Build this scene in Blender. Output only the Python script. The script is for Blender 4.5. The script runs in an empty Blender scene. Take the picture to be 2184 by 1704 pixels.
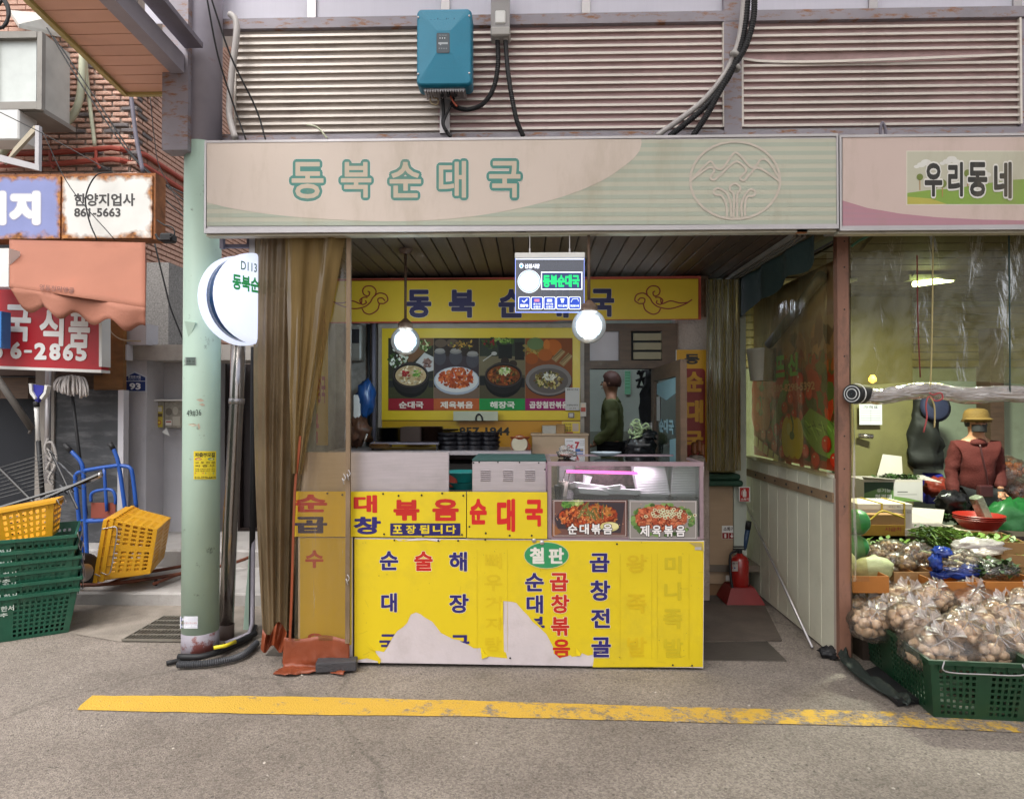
import bpy, bmesh, math, random
from mathutils import Vector, Matrix, Euler, noise
random.seed(7)
C = bpy.context.scene
COL = C.collection
R = math.radians
# ------------------------------------------------------------------ camera
FPX, CU, CV = 1400.0, 1092.0, 852.0
YAW, PIT = math.atan(38 / 1400), math.atan(18 / 1400)
CAM = Vector((0, 0, 1.5))
_f0 = Vector((-math.sin(YAW), math.cos(YAW), 0)); _rt = Vector((math.cos(YAW), math.sin(YAW), 0)); _z = Vector((0, 0, 1))
FWD = _f0 * math.cos(PIT) + _z * math.sin(PIT); UPV = _z * math.cos(PIT) - _f0 * math.sin(PIT)
cd = bpy.data.cameras.new('camera'); cam = bpy.data.objects.new('camera', cd); COL.objects.link(cam)
cd.sensor_width = 36; cd.lens = 36 * FPX / 2184; cd.clip_end = 500; cd.clip_start = 0.05
cam.location = CAM; cam.rotation_euler = (math.pi / 2 + PIT, 0, YAW)
C.camera = cam
# ------------------------------------------------------------------ world, sun, exposure
W = bpy.data.worlds.new('World'); C.world = W; W.use_nodes = True
nt = W.node_tree; bg = nt.nodes['Background']
sky = nt.nodes.new('ShaderNodeTexSky'); sky.sky_type = 'NISHITA'; sky.sun_disc = False
SUN_EL, SUN_AZ = R(58), R(200)
sky.sun_elevation = SUN_EL; sky.sun_rotation = SUN_AZ; sky.air_density = 1.0; sky.dust_density = 5.0; sky.ozone_density = 0.6
hs = nt.nodes.new('ShaderNodeHueSaturation'); hs.inputs['Saturation'].default_value = 0.22
nt.links.new(sky.outputs[0], hs.inputs['Color']); nt.links.new(hs.outputs[0], bg.inputs[0]); bg.inputs[1].default_value = 0.13
sd = bpy.data.lights.new('sun', 'SUN'); so = bpy.data.objects.new('sun', sd); COL.objects.link(so)
sd.energy = 1.2; sd.angle = R(50); sd.color = (1, .96, .9)
_sd = Vector((math.sin(SUN_AZ) * math.cos(SUN_EL), math.cos(SUN_AZ) * math.cos(SUN_EL), math.sin(SUN_EL)))
so.rotation_euler = (-_sd).to_track_quat('-Z', 'Y').to_euler(); so.location = (0, -3, 9)
C.view_settings.view_transform = 'Standard'; C.view_settings.look = 'None'
C.view_settings.gamma = 1; C.view_settings.exposure = 0.9; C.view_settings.use_curve_mapping = False
C.cycles.max_bounces = 8; C.cycles.transparent_max_bounces = 24; C.cycles.sample_clamp_indirect = 6
C.cycles.caustics_reflective = False; C.cycles.caustics_refractive = False
# ------------------------------------------------------------------ geometry of the view
def ray(u, v): return FWD + _rt * ((u - CU) / FPX) + UPV * ((CV - v) / FPX)
def hit(u, v, p0, n):
    d = ray(u, v); return CAM + d * ((p0 - CAM).dot(n) / d.dot(n))
def at(u, v, Y): d = ray(u, v); return CAM + d * (Y / d.y)
def atz(u, v, z=0.0): d = ray(u, v); return CAM + d * ((z - CAM.z) / d.z)
def atx(u, v, x): d = ray(u, v); return CAM + d * (x / d.x)
# ------------------------------------------------------------------ colours, materials
def lin(c): return c / 12.92 if c <= .04045 else ((c + .055) / 1.055) ** 2.4
def H(h, a=1.0):
    h = h.lstrip('#'); return tuple(lin(int(h[i:i + 2], 16) / 255) for i in (0, 2, 4)) + (a,)
MATS = {}
def mat(name, col='808080', rough=.6, metal=0., var=.12, vs=5., bump=.08, bs=60., dirt=None, dcol='3a2a1c', ds=4., dlo=.55, dhi=.7,
        emis=None, es=1., vc=False, spec=.5, streak=None, coat=0., trans=0., stretch=None, dmap=None):
    if name in MATS: return MATS[name]
    m = bpy.data.materials.new(name); MATS[name] = m; m.use_nodes = True
    t = m.node_tree; N = t.nodes; L = t.links; b = N['Principled BSDF']
    b.inputs['Roughness'].default_value = rough; b.inputs['Metallic'].default_value = metal
    b.inputs['Specular IOR Level'].default_value = spec
    b.inputs['Coat Weight'].default_value = coat
    tc = N.new('ShaderNodeTexCoord'); vec = tc.outputs['Object']
    if stretch:
        mp = N.new('ShaderNodeMapping'); mp.inputs['Scale'].default_value = stretch; L.new(vec, mp.inputs[0]); vec = mp.outputs[0]
    if vc:
        a = N.new('ShaderNodeAttribute'); a.attribute_name = 'Col'; base = a.outputs['Color']
    else:
        r = N.new('ShaderNodeRGB'); r.outputs[0].default_value = H(col) if isinstance(col, str) else col; base = r.outputs[0]
    if var:
        n = N.new('ShaderNodeTexNoise'); n.inputs['Scale'].default_value = vs; n.inputs['Detail'].default_value = 6; L.new(vec, n.inputs['Vector'])
        mr = N.new('ShaderNodeMapRange'); mr.inputs[1].default_value = .3; mr.inputs[2].default_value = .7
        mr.inputs[3].default_value = 1 - var; mr.inputs[4].default_value = 1 + var; L.new(n.outputs[0], mr.inputs[0])
        h = N.new('ShaderNodeHueSaturation'); L.new(base, h.inputs['Color']); L.new(mr.outputs[0], h.inputs['Value']); base = h.outputs[0]
    if dirt:
        n = N.new('ShaderNodeTexNoise'); n.inputs['Scale'].default_value = ds; n.inputs['Detail'].default_value = 10; n.inputs['Roughness'].default_value = .7
        if streak:
            mp = N.new('ShaderNodeMapping'); mp.inputs['Scale'].default_value = streak; L.new(tc.outputs['Object'], mp.inputs[0]); L.new(mp.outputs[0], n.inputs['Vector'])
        else: L.new(tc.outputs['Object'], n.inputs['Vector'])
        mr = N.new('ShaderNodeMapRange'); mr.inputs[1].default_value = dlo; mr.inputs[2].default_value = dhi; mr.inputs[4].default_value = dirt; L.new(n.outputs[0], mr.inputs[0])
        fac = mr.outputs[0]
        mx = N.new('ShaderNodeMix'); mx.data_type = 'RGBA'; L.new(fac, mx.inputs[0]); L.new(base, mx.inputs[6]); mx.inputs[7].default_value = H(dcol); base = mx.outputs[2]
    L.new(base, b.inputs['Base Color'])
    if bump:
        n = N.new('ShaderNodeTexNoise'); n.inputs['Scale'].default_value = bs; n.inputs['Detail'].default_value = 5; L.new(vec, n.inputs['Vector'])
        bp = N.new('ShaderNodeBump'); bp.inputs['Strength'].default_value = bump; bp.inputs['Distance'].default_value = .01; L.new(n.outputs[0], bp.inputs['Height']); L.new(bp.outputs[0], b.inputs['Normal'])
    if emis:
        if vc: L.new(base, b.inputs['Emission Color'])
        else: b.inputs['Emission Color'].default_value = H(emis)
        b.inputs['Emission Strength'].default_value = es
    if trans: b.inputs['Transmission Weight'].default_value = trans
    return m
def rnd(m, lo, hi):
    """each copy of a piece is a little lighter or darker than the next"""
    t = m.node_tree; b = t.nodes['Principled BSDF']; src = b.inputs['Base Color'].links[0].from_socket
    oi = t.nodes.new('ShaderNodeObjectInfo'); mr = t.nodes.new('ShaderNodeMapRange'); mr.inputs[3].default_value = lo; mr.inputs[4].default_value = hi; t.links.new(oi.outputs['Random'], mr.inputs[0])
    h = t.nodes.new('ShaderNodeHueSaturation'); t.links.new(src, h.inputs['Color']); t.links.new(mr.outputs[0], h.inputs['Value']); t.links.new(h.outputs[0], b.inputs['Base Color']); return m
def film(name, tint='d8d0b0', opac=.12, gloss=.18, rough=.18, bump=.5, bs=9., dcol='b0a88a', stretch=(1, 1, 1)):
    """thin see-through plastic: tinted transparency, a milky diffuse share and a gloss coat"""
    if name in MATS: return MATS[name]
    m = bpy.data.materials.new(name); MATS[name] = m; m.use_nodes = True
    t = m.node_tree; N = t.nodes; L = t.links; N.remove(N['Principled BSDF']); out = N['Material Output']
    tc = N.new('ShaderNodeTexCoord'); mp = N.new('ShaderNodeMapping'); mp.inputs['Scale'].default_value = stretch; L.new(tc.outputs['Object'], mp.inputs[0])
    tr = N.new('ShaderNodeBsdfTransparent'); tr.inputs[0].default_value = H(tint)
    df = N.new('ShaderNodeBsdfDiffuse'); df.inputs[0].default_value = H(dcol)
    gl = N.new('ShaderNodeBsdfGlossy'); gl.inputs['Roughness'].default_value = rough; gl.inputs[0].default_value = (1, 1, 1, 1)
    n = N.new('ShaderNodeTexNoise'); n.inputs['Scale'].default_value = bs; n.inputs['Detail'].default_value = 5; n.inputs['Distortion'].default_value = 1.2; L.new(mp.outputs[0], n.inputs['Vector'])
    bp = N.new('ShaderNodeBump'); bp.inputs['Strength'].default_value = bump; bp.inputs['Distance'].default_value = .03; L.new(n.outputs[0], bp.inputs['Height'])
    L.new(bp.outputs[0], gl.inputs['Normal'])
    n2 = N.new('ShaderNodeTexNoise'); n2.inputs['Scale'].default_value = 2.3; n2.inputs['Detail'].default_value = 8; L.new(mp.outputs[0], n2.inputs['Vector'])
    mr = N.new('ShaderNodeMapRange'); mr.inputs[1].default_value = .3; mr.inputs[2].default_value = .75; mr.inputs[3].default_value = opac * .5; mr.inputs[4].default_value = min(1, opac * 1.7); L.new(n2.outputs[0], mr.inputs[0])
    m1 = N.new('ShaderNodeMixShader'); L.new(mr.outputs[0], m1.inputs[0]); L.new(tr.outputs[0], m1.inputs[1]); L.new(df.outputs[0], m1.inputs[2])
    fr = N.new('ShaderNodeFresnel'); fr.inputs[0].default_value = 1.35; L.new(bp.outputs[0], fr.inputs['Normal'])
    ad = N.new('ShaderNodeMath'); ad.operation = 'MULTIPLY_ADD'; L.new(fr.outputs[0], ad.inputs[0]); ad.inputs[1].default_value = min(1.2, gloss * 4.5 + .12); ad.inputs[2].default_value = gloss * .3; ad.use_clamp = True
    m2 = N.new('ShaderNodeMixShader'); L.new(ad.outputs[0], m2.inputs[0]); L.new(m1.outputs[0], m2.inputs[1]); L.new(gl.outputs[0], m2.inputs[2])
    L.new(m2.outputs[0], out.inputs[0]); return m
# ------------------------------------------------------------------ objects
WM = {}
def link(o, parent=None):
    COL.objects.link(o)
    if parent is not None: o.parent = parent
    return o
def tag(o, label=None, cat=None, group=None, kind=None):
    for k, v in (('label', label), ('category', cat), ('group', group), ('kind', kind)):
        if v: o[k] = v
    return o
def thing(name, label, cat, loc=(0, 0, 0), group=None, rot=(0, 0, 0)):
    o = bpy.data.objects.new(name, None); o.empty_display_size = .1; o.location = loc; o.rotation_euler = rot; link(o)
    WM[o] = Matrix.LocRotScale(Vector(loc), Euler(rot), None); tag(o, label, cat, group); return o
class MB:
    def __init__(s): s.v = []; s.f = []; s.c = []; s.col = None
    def add(s, vs, fs, col=None):
        k = len(s.v); s.v += [Vector(p) for p in vs]; s.f += [tuple(i + k for i in f) for f in fs]
        s.c += [col or s.col or (1, 1, 1, 1)] * len(fs); return s
    def box(s, a, b, col=None):
        x0, y0, z0 = [min(a[i], b[i]) for i in range(3)]; x1, y1, z1 = [max(a[i], b[i]) for i in range(3)]
        return s.hexa([(x0, y0, z0), (x1, y0, z0), (x1, y1, z0), (x0, y1, z0), (x0, y0, z1), (x1, y0, z1), (x1, y1, z1), (x0, y1, z1)], col)
    def hexa(s, p, col=None):
        return s.add(p, [(0, 3, 2, 1), (4, 5, 6, 7), (0, 1, 5, 4), (1, 2, 6, 5), (2, 3, 7, 6), (3, 0, 4, 7)], col)
    def pbox(s, u0, v0, u1, v1, Y, d, col=None):
        """box whose front face, on plane y=Y, spans that rectangle of the picture; d metres deep"""
        a = at(u0, v1, Y); b = at(u1, v0, Y); z0 = (at(u0, v1, Y).z + at(u1, v1, Y).z) / 2; z1 = (at(u0, v0, Y).z + at(u1, v0, Y).z) / 2
        return s.box((a.x, Y, z0), (b.x, Y + d, z1), col)
    def cbox(s, a, b, c=.004, seg=1):
        bm = bmesh.new(); bmesh.ops.create_cube(bm, size=1)
        sz = [abs(b[i] - a[i]) for i in range(3)]; ce = [(a[i] + b[i]) / 2 for i in range(3)]
        bmesh.ops.scale(bm, vec=sz, verts=bm.verts); bmesh.ops.translate(bm, vec=ce, verts=bm.verts)
        bmesh.ops.bevel(bm, geom=bm.edges[:], offset=min(c, min(sz) * .45), segments=seg, affect='EDGES', profile=.5)
        bm.verts.index_update(); s.add([v.co.copy() for v in bm.verts], [tuple(v.index for v in f.verts) for f in bm.faces]); bm.free(); return s
    def prism(s, pts, d, col=None):
        n = len(pts); d = Vector(d); P = [Vector(p) for p in pts]
        return s.add(P + [p + d for p in P], [tuple(range(n)), tuple(range(2 * n - 1, n - 1, -1))] + [(i, i + n, (i + 1) % n + n, (i + 1) % n) for i in range(n)], col)
    def tube(s, pts, r, n=8, caps=True, col=None):
        P = [Vector(p) for p in pts]; rs = r if isinstance(r, (list, tuple)) else [r] * len(P); vs = []; fs = []
        t = (P[1] - P[0]).normalized(); a = t.orthogonal().normalized()
        for i, p in enumerate(P):
            t = ((P[min(i + 1, len(P) - 1)] - P[max(i - 1, 0)])).normalized(); a = (a - t * a.dot(t)).normalized(); b = t.cross(a)
            for k in range(n):
                w = 2 * math.pi * k / n; vs.append(p + (a * math.cos(w) + b * math.sin(w)) * rs[i])
        for i in range(len(P) - 1):
            for k in range(n): fs.append((i * n + k, i * n + (k + 1) % n, (i + 1) * n + (k + 1) % n, (i + 1) * n + k))
        if caps: fs += [tuple(range(n - 1, -1, -1)), tuple((len(P) - 1) * n + k for k in range(n))]
        return s.add(vs, fs, col)
    def lathe(s, prof, c, n=20, M=None, col=None):
        vs = []; fs = []; c = Vector(c)
        for r, z in prof:
            for k in range(n):
                w = 2 * math.pi * k / n; p = Vector((r * math.cos(w), r * math.sin(w), z))
                if M: p = M @ p
                vs.append(c + p)
        m = len(prof)
        for i in range(m - 1):
            for k in range(n): fs.append((i * n + k, i * n + (k + 1) % n, (i + 1) * n + (k + 1) % n, (i + 1) * n + k))
        if prof[0][0] > 1e-4: fs.append(tuple(range(n - 1, -1, -1)))
        if prof[-1][0] > 1e-4: fs.append(tuple((m - 1) * n + k for k in range(n)))
        return s.add(vs, fs, col)
    def grid(s, fn, nu, nv, col=None):
        vs = [fn(i / nu, j / nv) for j in range(nv + 1) for i in range(nu + 1)]
        return s.add(vs, [(j * (nu + 1) + i, j * (nu + 1) + i + 1, (j + 1) * (nu + 1) + i + 1, (j + 1) * (nu + 1) + i) for j in range(nv) for i in range(nu)], col)
    def build(s, name, m, parent=None, smooth=False, local=False, weld=False, base=None, solid=0, **props):
        me = bpy.data.meshes.new(name)
        if parent is not None:
            M = WM.get(parent, Matrix()); inv = Matrix() if local else M.inverted(); V = [inv @ p for p in s.v]; loc = None
        else:
            if base is None:
                xs = [p.x for p in s.v]; ys = [p.y for p in s.v]; zs = [p.z for p in s.v]
                base = Vector(((min(xs) + max(xs)) / 2, (min(ys) + max(ys)) / 2, min(zs)))
            loc = Vector(base); V = [p - loc for p in s.v]
        me.from_pydata([tuple(p) for p in V], [], s.f); me.validate()
        if len(me.polygons) == len(s.c) and any(c != (1, 1, 1, 1) for c in s.c):
            ca = me.color_attributes.new('Col', 'FLOAT_COLOR', 'CORNER'); buf = []
            for p, c in zip(me.polygons, s.c): buf += list(c) * p.loop_total
            ca.data.foreach_set('color', buf)
        if weld or smooth:
            bm = bmesh.new(); bm.from_mesh(me)
            if weld: bmesh.ops.remove_doubles(bm, verts=bm.verts, dist=.0005)
            if smooth: bmesh.ops.recalc_face_normals(bm, faces=bm.faces)
            bm.to_mesh(me); bm.free()
        if smooth:
            me.polygons.foreach_set('use_smooth', [True] * len(me.polygons))
            if smooth == 'auto':
                try: me.set_sharp_from_angle(angle=R(40))
                except Exception: pass
        me.materials.append(m); o = bpy.data.objects.new(name, me); link(o, parent)
        if parent is None: o.location = loc; WM[o] = Matrix.Translation(loc)
        else: WM[o] = WM.get(parent, Matrix())
        if solid:
            md = o.modifiers.new('solid', 'SOLIDIFY'); md.thickness = solid; md.offset = 0
        for k, v in props.items(): o['category' if k == 'cat' else k] = v
        return o
def curve(pts, n=8):
    """Catmull-Rom through the points"""
    P = [Vector(p) for p in pts]; P = [2 * P[0] - P[1]] + P + [2 * P[-1] - P[-2]]; out = []
    for i in range(1, len(P) - 2):
        for k in range(n):
            t = k / n; a, b, c, d = P[i - 1:i + 3]
            out.append(.5 * ((2 * b) + (-a + c) * t + (2 * a - 5 * b + 4 * c - d) * t * t + (-a + 3 * b - 3 * c + d) * t ** 3))
    out.append(P[-2]); return out
def pcurve(uv, Y, n=8): return curve([at(u, v, Y if not isinstance(Y, (list, tuple)) else Y[i]) for i, (u, v) in enumerate(uv)], n)
def cable(name, uv, Y, r, m, label=None, cat='cable', parent=None, rib=False, n=8, group=None, pts=None):
    P = pts or pcurve(uv, Y, n)
    if rib:
        L = 0; Q = [P[0]]; Rr = [r]
        Pn = curve([P[0]] + P[3:-1:3] + [P[-1]], 14); Q = Pn; Rr = [r * (1 + (.14 if i % 2 else 0)) for i in range(len(Pn))]
        mb = MB().tube(Q, Rr, 10)
    else: mb = MB().tube(P, r, 8)
    o = mb.build(name, m, parent, smooth=True)
    if label: tag(o, label, cat, group)
    return o
_mc = {}
def dup(o, parent=None, loc=None, rot=None, scale=None):
    c = o.copy(); COL.objects.link(c); c.parent = parent
    for ch in o.children: dup(ch, c)
    if loc is not None: c.location = loc
    if rot is not None: c.rotation_euler = rot
    if scale is not None: c.scale = scale
    return c
# ------------------------------------------------------------------ flat print
ORD = 'lowest|second from the bottom|third from the bottom|fourth from the bottom|fifth from the bottom|sixth from the bottom|seventh from the bottom|eighth from the bottom|eighth from the top|seventh from the top|sixth from the top|fifth from the top|fourth from the top|third from the top|second from the top|topmost'.split('|')
def od(k, n):
    h = n // 2 + n % 2
    return ORD[k] if k < min(h, 8) else (ORD[16 - (n - k)] if n - k <= 8 else 'middle')
_tc = {}
def glyphs(txt, off, sp=1.0, shear=0.):
    k = (txt, round(off, 4), sp, shear)
    if k in _tc: return _tc[k]
    cu = bpy.data.curves.new('t', 'FONT'); cu.body = txt; cu.size = 1; cu.offset = off; cu.resolution_u = 3; cu.space_character = sp; cu.shear = shear
    ob = bpy.data.objects.new('t', cu); me = bpy.data.meshes.new_from_object(ob)
    vs = [v.co.copy() for v in me.vertices]; fs = [tuple(p.vertices) for p in me.polygons]
    bpy.data.objects.remove(ob); bpy.data.curves.remove(cu); bpy.data.meshes.remove(me)
    _tc[k] = (vs, fs); return _tc[k]
def plane_map(Y=None, p0=None, n=None):
    if Y is not None: p0 = Vector((0, Y, 0)); n = Vector((0, -1, 0))
    n = n.normalized()
    return lambda u, v, o: hit(u, v, p0 + n * o, n)
def cyl_map(cx, cy, r):
    def f(u, v, o):
        d = ray(u, v); ax, ay = CAM.x - cx, CAM.y - cy; rr = r + o
        a = d.x ** 2 + d.y ** 2; b = 2 * (ax * d.x + ay * d.y); c = ax * ax + ay * ay - rr * rr; q = b * b - 4 * a * c
        t = (-b - math.sqrt(max(q, 0))) / (2 * a); return CAM + d * t
    return f
def rect_map(p00, pu, pv, w, h, n):
    """local rectangle: u across 0..w, v DOWN 0..h from its top-left corner p00"""
    p00 = Vector(p00); pu = Vector(pu); pv = Vector(pv); n = Vector(n)
    return lambda u, v, o: p00 + pu * (u / w) + pv * (v / h) + n * o
class Print(MB):
    def __init__(s, mp, eps=.0006): MB.__init__(s); s.m = mp; s.eps = eps * .22; s.l = 3
    def up(s, k=1): s.l += k; return s
    def poly(s, pts, col, step=1):
        if isinstance(col, str): col = H(col)
        s.l += step; P = [s.m(u, v, s.l * s.eps) for u, v in pts]
        # keep the face towards the viewer
        s.add(P, [tuple(range(len(P)))], col); return s
    def rect(s, u0, v0, u1, v1, col, step=1): return s.poly([(u0, v1), (u1, v1), (u1, v0), (u0, v0)], col, step)
    def ell(s, cu, cv, ru, rv, col, n=24, step=1, a0=0, a1=2 * math.pi):
        m = n if a1 - a0 > 6.2 else n + 1
        return s.poly([(cu + ru * math.cos(a0 + (a1 - a0) * k / n), cv - rv * math.sin(a0 + (a1 - a0) * k / n)) for k in range(m)], col, step)
    def rrect(s, u0, v0, u1, v1, r, col):
        pts = []
        for cx, cy, a in ((u1 - r, v0 + r, 0), (u0 + r, v0 + r, 90), (u0 + r, v1 - r, 180), (u1 - r, v1 - r, 270)):
            for k in range(5): w = R(a + k * 22.5); pts.append((cx + r * math.cos(w), cy - r * math.sin(w)))
        return s.poly(pts, col)
    def stroke(s, pts, w, col, smooth=True):
        if isinstance(col, str): col = H(col)
        P = [Vector((a, b, 0)) for a, b in pts]
        if smooth and len(P) > 2: P = curve(P, 6)
        s.l += 1; vs = []
        for i, p in enumerate(P):
            t = (P[min(i + 1, len(P) - 1)] - P[max(i - 1, 0)]).normalized(); q = Vector((-t.y, t.x, 0)) * w / 2
            for e in (p + q, p - q): vs.append(s.m(e.x, e.y, s.l * s.eps))
        s.add(vs, [(2 * i, 2 * i + 1, 2 * i + 3, 2 * i + 2) for i in range(len(P) - 1)], col); return s
    def text(s, txt, u0, v0, u1, v1, col, bold=.012, out=(), sp=1.0, rot=0):
        """fit the words into that rectangle; out = [(extra width, colour)] drawn behind"""
        off = min(bold, .012); ex = max(0, bold - off); vs, fs = glyphs(txt, off, sp)
        if not vs: return s
        x0 = min(p.x for p in vs) - ex; x1 = max(p.x for p in vs) + ex; y0 = min(p.y for p in vs) - ex; y1 = max(p.y for p in vs) + ex
        cu, cv = (u0 + u1) / 2, (v0 + v1) / 2; cr, sr = math.cos(rot), math.sin(rot)
        def put(dx, dy, c):
            s.l += .04; P = []
            for p in vs:
                a = u0 + (p.x + dx - x0) / max(x1 - x0, 1e-6) * (u1 - u0); b = v1 - (p.y + dy - y0) / max(y1 - y0, 1e-6) * (v1 - v0)
                if rot: a, b = cu + (a - cu) * cr - (b - cv) * sr, cv + (a - cu) * sr + (b - cv) * cr
                P.append(s.m(a, b, s.l * s.eps))
            s.add(P, fs, H(c) if isinstance(c, str) else c)
        for e, c in list(out) + [(0, col)]:
            s.l += .5; w = ex + e
            if w > 1e-4:
                n = 12 if w > .03 else 8
                for k in range(n): put(w * math.cos(6.2832 * k / n), w * math.sin(6.2832 * k / n), c)
                if w > .05:
                    for k in range(8): put(w * .5 * math.cos(6.2832 * k / 8), w * .5 * math.sin(6.2832 * k / 8), c)
            put(0, 0, c)
        return s
    def chunks(s, cu, cv, ru, rv, cols, n, size, elong=1.8, pile=0.):
        e = s.eps; s.eps = e
        for i in range(n):
            a = random.uniform(0, 6.283); q = math.sqrt(random.random()); x = cu + ru * q * math.cos(a); y = cv + rv * q * math.sin(a)
            w = random.uniform(0, 3.14); z = size * random.uniform(.6, 1.3); k = random.choice([5, 6, 7]); c = H(random.choice(cols)); g = random.uniform(.7, 1.25); c = (c[0] * g, c[1] * g, c[2] * g, 1)
            pts = []
            for j in range(k):
                b = 2 * math.pi * j / k; rr = random.uniform(.75, 1.1); px = z * elong * rr * math.cos(b); py = z * rr * math.sin(b)
                pts.append((x + px * math.cos(w) - py * math.sin(w), y - (px * math.sin(w) + py * math.cos(w))))
            s.poly(pts, c, .05)
        return s
# ================================================================== materials used all over
M_steel = mat('painted steel', '9a95a0', .5, .05, dirt=.8, dcol='8a5a3a', ds=5, dlo=.6, dhi=.72)
M_steel2 = mat('dark painted steel', '716c78', .6, .05, dirt=.8, dcol='4a3526', dlo=.58, dhi=.7)
M_black = mat('black rubber', '17171a', .6, var=.2)
M_blackg = mat('black gloss', '101013', .25)
M_white = mat('white plastic', 'd8d8d6', .45, var=.05)
M_grey = mat('grey plastic', 'a3a09c', .5)
M_alu = mat('aluminium', 'b3afb0', .38, .75, var=.06)
M_stain = mat('stainless steel', 'b9b0b4', .42, .6, var=.07, stretch=(1, 1, 20), dirt=.25, dcol='6a6058', dlo=.5, dhi=.8)
M_print = mat('print', vc=True, var=.05, vs=3, bump=.02, rough=.5, dirt=.25, dcol='6b5a40', dlo=.6, dhi=.85)
M_printg = mat('glossy print', vc=True, var=.03, bump=.01, rough=.28)
M_printc = mat('clean print', vc=True, var=.06, bump=0, rough=.6)
M_conc = mat('concrete', 'a19d99', .85, var=.14, vs=3, bump=.25, bs=90, dirt=.5, dcol='5f5850', dlo=.5, dhi=.75)
M_wood = mat('brown wood', '5a4536', .6, var=.25, stretch=(1, 1, 8), dirt=.6, dcol='2a1f16')
# ================================================================== ground
def asphalt(name, col, wet=0, yellow=False):
    m = mat(name, col, .82, var=.13, vs=1.6, bump=.9, bs=150, dirt=.6, dcol='574d45', ds=.9, dlo=.45, dhi=.72)
    t = m.node_tree; N = t.nodes; L = t.links; b = N['Principled BSDF']; src = b.inputs['Base Color'].links[0].from_socket
    tc = N.new('ShaderNodeTexCoord')
    vo = N.new('ShaderNodeTexVoronoi'); vo.inputs['Scale'].default_value = 130; L.new(tc.outputs['Object'], vo.inputs['Vector'])
    h = N.new('ShaderNodeHueSaturation'); L.new(src, h.inputs['Color'])
    mr = N.new('ShaderNodeMapRange'); mr.inputs[1].default_value = 0; mr.inputs[2].default_value = 1; mr.inputs[3].default_value = .68; mr.inputs[4].default_value = 1.32
    sp = N.new('ShaderNodeSeparateColor'); L.new(vo.outputs['Color'], sp.inputs[0]); L.new(sp.outputs[0], mr.inputs[0]); L.new(mr.outputs[0], h.inputs['Value'])
    # hairline cracks
    n = N.new('ShaderNodeTexNoise'); n.inputs['Scale'].default_value = 1.5; n.inputs['Detail'].default_value = 5; L.new(tc.outputs['Object'], n.inputs['Vector'])
    mx = N.new('ShaderNodeMix'); mx.data_type = 'VECTOR'; mx.inputs[0].default_value = .35; L.new(tc.outputs['Object'], mx.inputs[4]); L.new(n.outputs['Color'], mx.inputs[5])
    v2 = N.new('ShaderNodeTexVoronoi'); v2.feature = 'DISTANCE_TO_EDGE'; v2.inputs['Scale'].default_value = .55; L.new(mx.outputs[1], v2.inputs['Vector'])
    r2 = N.new('ShaderNodeMapRange'); r2.inputs[1].default_value = .0015; r2.inputs[2].default_value = .007; r2.inputs[3].default_value = .8; r2.inputs[4].default_value = 1; L.new(v2.outputs[0], r2.inputs[0])
    mm = N.new('ShaderNodeMix'); mm.data_type = 'RGBA'; mm.blend_type = 'MULTIPLY'; mm.inputs[0].default_value = 1; L.new(h.outputs[0], mm.inputs[6]); L.new(r2.outputs[0], mm.inputs[7])
    # dark pits and a few pale chips
    v3 = N.new('ShaderNodeTexVoronoi'); v3.inputs['Scale'].default_value = 38; L.new(tc.outputs['Object'], v3.inputs['Vector'])
    s3 = N.new('ShaderNodeSeparateColor'); L.new(v3.outputs['Color'], s3.inputs[0])
    g3 = N.new('ShaderNodeMath'); g3.operation = 'GREATER_THAN'; g3.inputs[1].default_value = .86; L.new(s3.outputs[1], g3.inputs[0])
    d3 = N.new('ShaderNodeMapRange'); d3.inputs[1].default_value = .16; d3.inputs[2].default_value = .3; d3.inputs[3].default_value = .6; d3.inputs[4].default_value = 0; L.new(v3.outputs['Distance'], d3.inputs[0])
    p3 = N.new('ShaderNodeMath'); p3.operation = 'MULTIPLY'; L.new(g3.outputs[0], p3.inputs[0]); L.new(d3.outputs[0], p3.inputs[1])
    m4 = N.new('ShaderNodeMix'); m4.data_type = 'RGBA'; L.new(p3.outputs[0], m4.inputs[0]); L.new(mm.outputs[2], m4.inputs[6]); m4.inputs[7].default_value = H('3a3430')
    res = m4.outputs[2]
    if yellow:
        nz = N.new('ShaderNodeTexNoise'); nz.inputs['Scale'].default_value = 9; nz.inputs['Detail'].default_value = 12; nz.inputs['Roughness'].default_value = .8; L.new(tc.outputs['Object'], nz.inputs['Vector'])
        sx = N.new('ShaderNodeSeparateXYZ'); L.new(tc.outputs['Object'], sx.inputs[0])
        mr2 = N.new('ShaderNodeMapRange'); mr2.inputs[1].default_value = -2.9; mr2.inputs[2].default_value = 2.6; mr2.inputs[3].default_value = .29; mr2.inputs[4].default_value = .5; L.new(sx.outputs[0], mr2.inputs[0])
        sb = N.new('ShaderNodeMath'); sb.operation = 'SUBTRACT'; L.new(nz.outputs[0], sb.inputs[0]); L.new(mr2.outputs[0], sb.inputs[1])
        r4 = N.new('ShaderNodeMapRange'); r4.inputs[1].default_value = 0; r4.inputs[2].default_value = .09; r4.inputs[4].default_value = .93; L.new(sb.outputs[0], r4.inputs[0])
        m3 = N.new('ShaderNodeMix'); m3.data_type = 'RGBA'; L.new(r4.outputs[0], m3.inputs[0]); L.new(res, m3.inputs[6]); m3.inputs[7].default_value = H('d6ab38'); res = m3.outputs[2]
    L.new(res, b.inputs['Base Color']); return m
M_road = asphalt('asphalt', '8a8077'); M_line = asphalt('worn yellow paint', '8a8077', yellow=True)
MB().add([(-25, -14, 0), (25, -14, 0), (25, 30, 0), (-25, 30, 0)], [(0, 1, 2, 3)]).build('road', M_road, kind='structure', base=(0, 0, 0))
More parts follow.
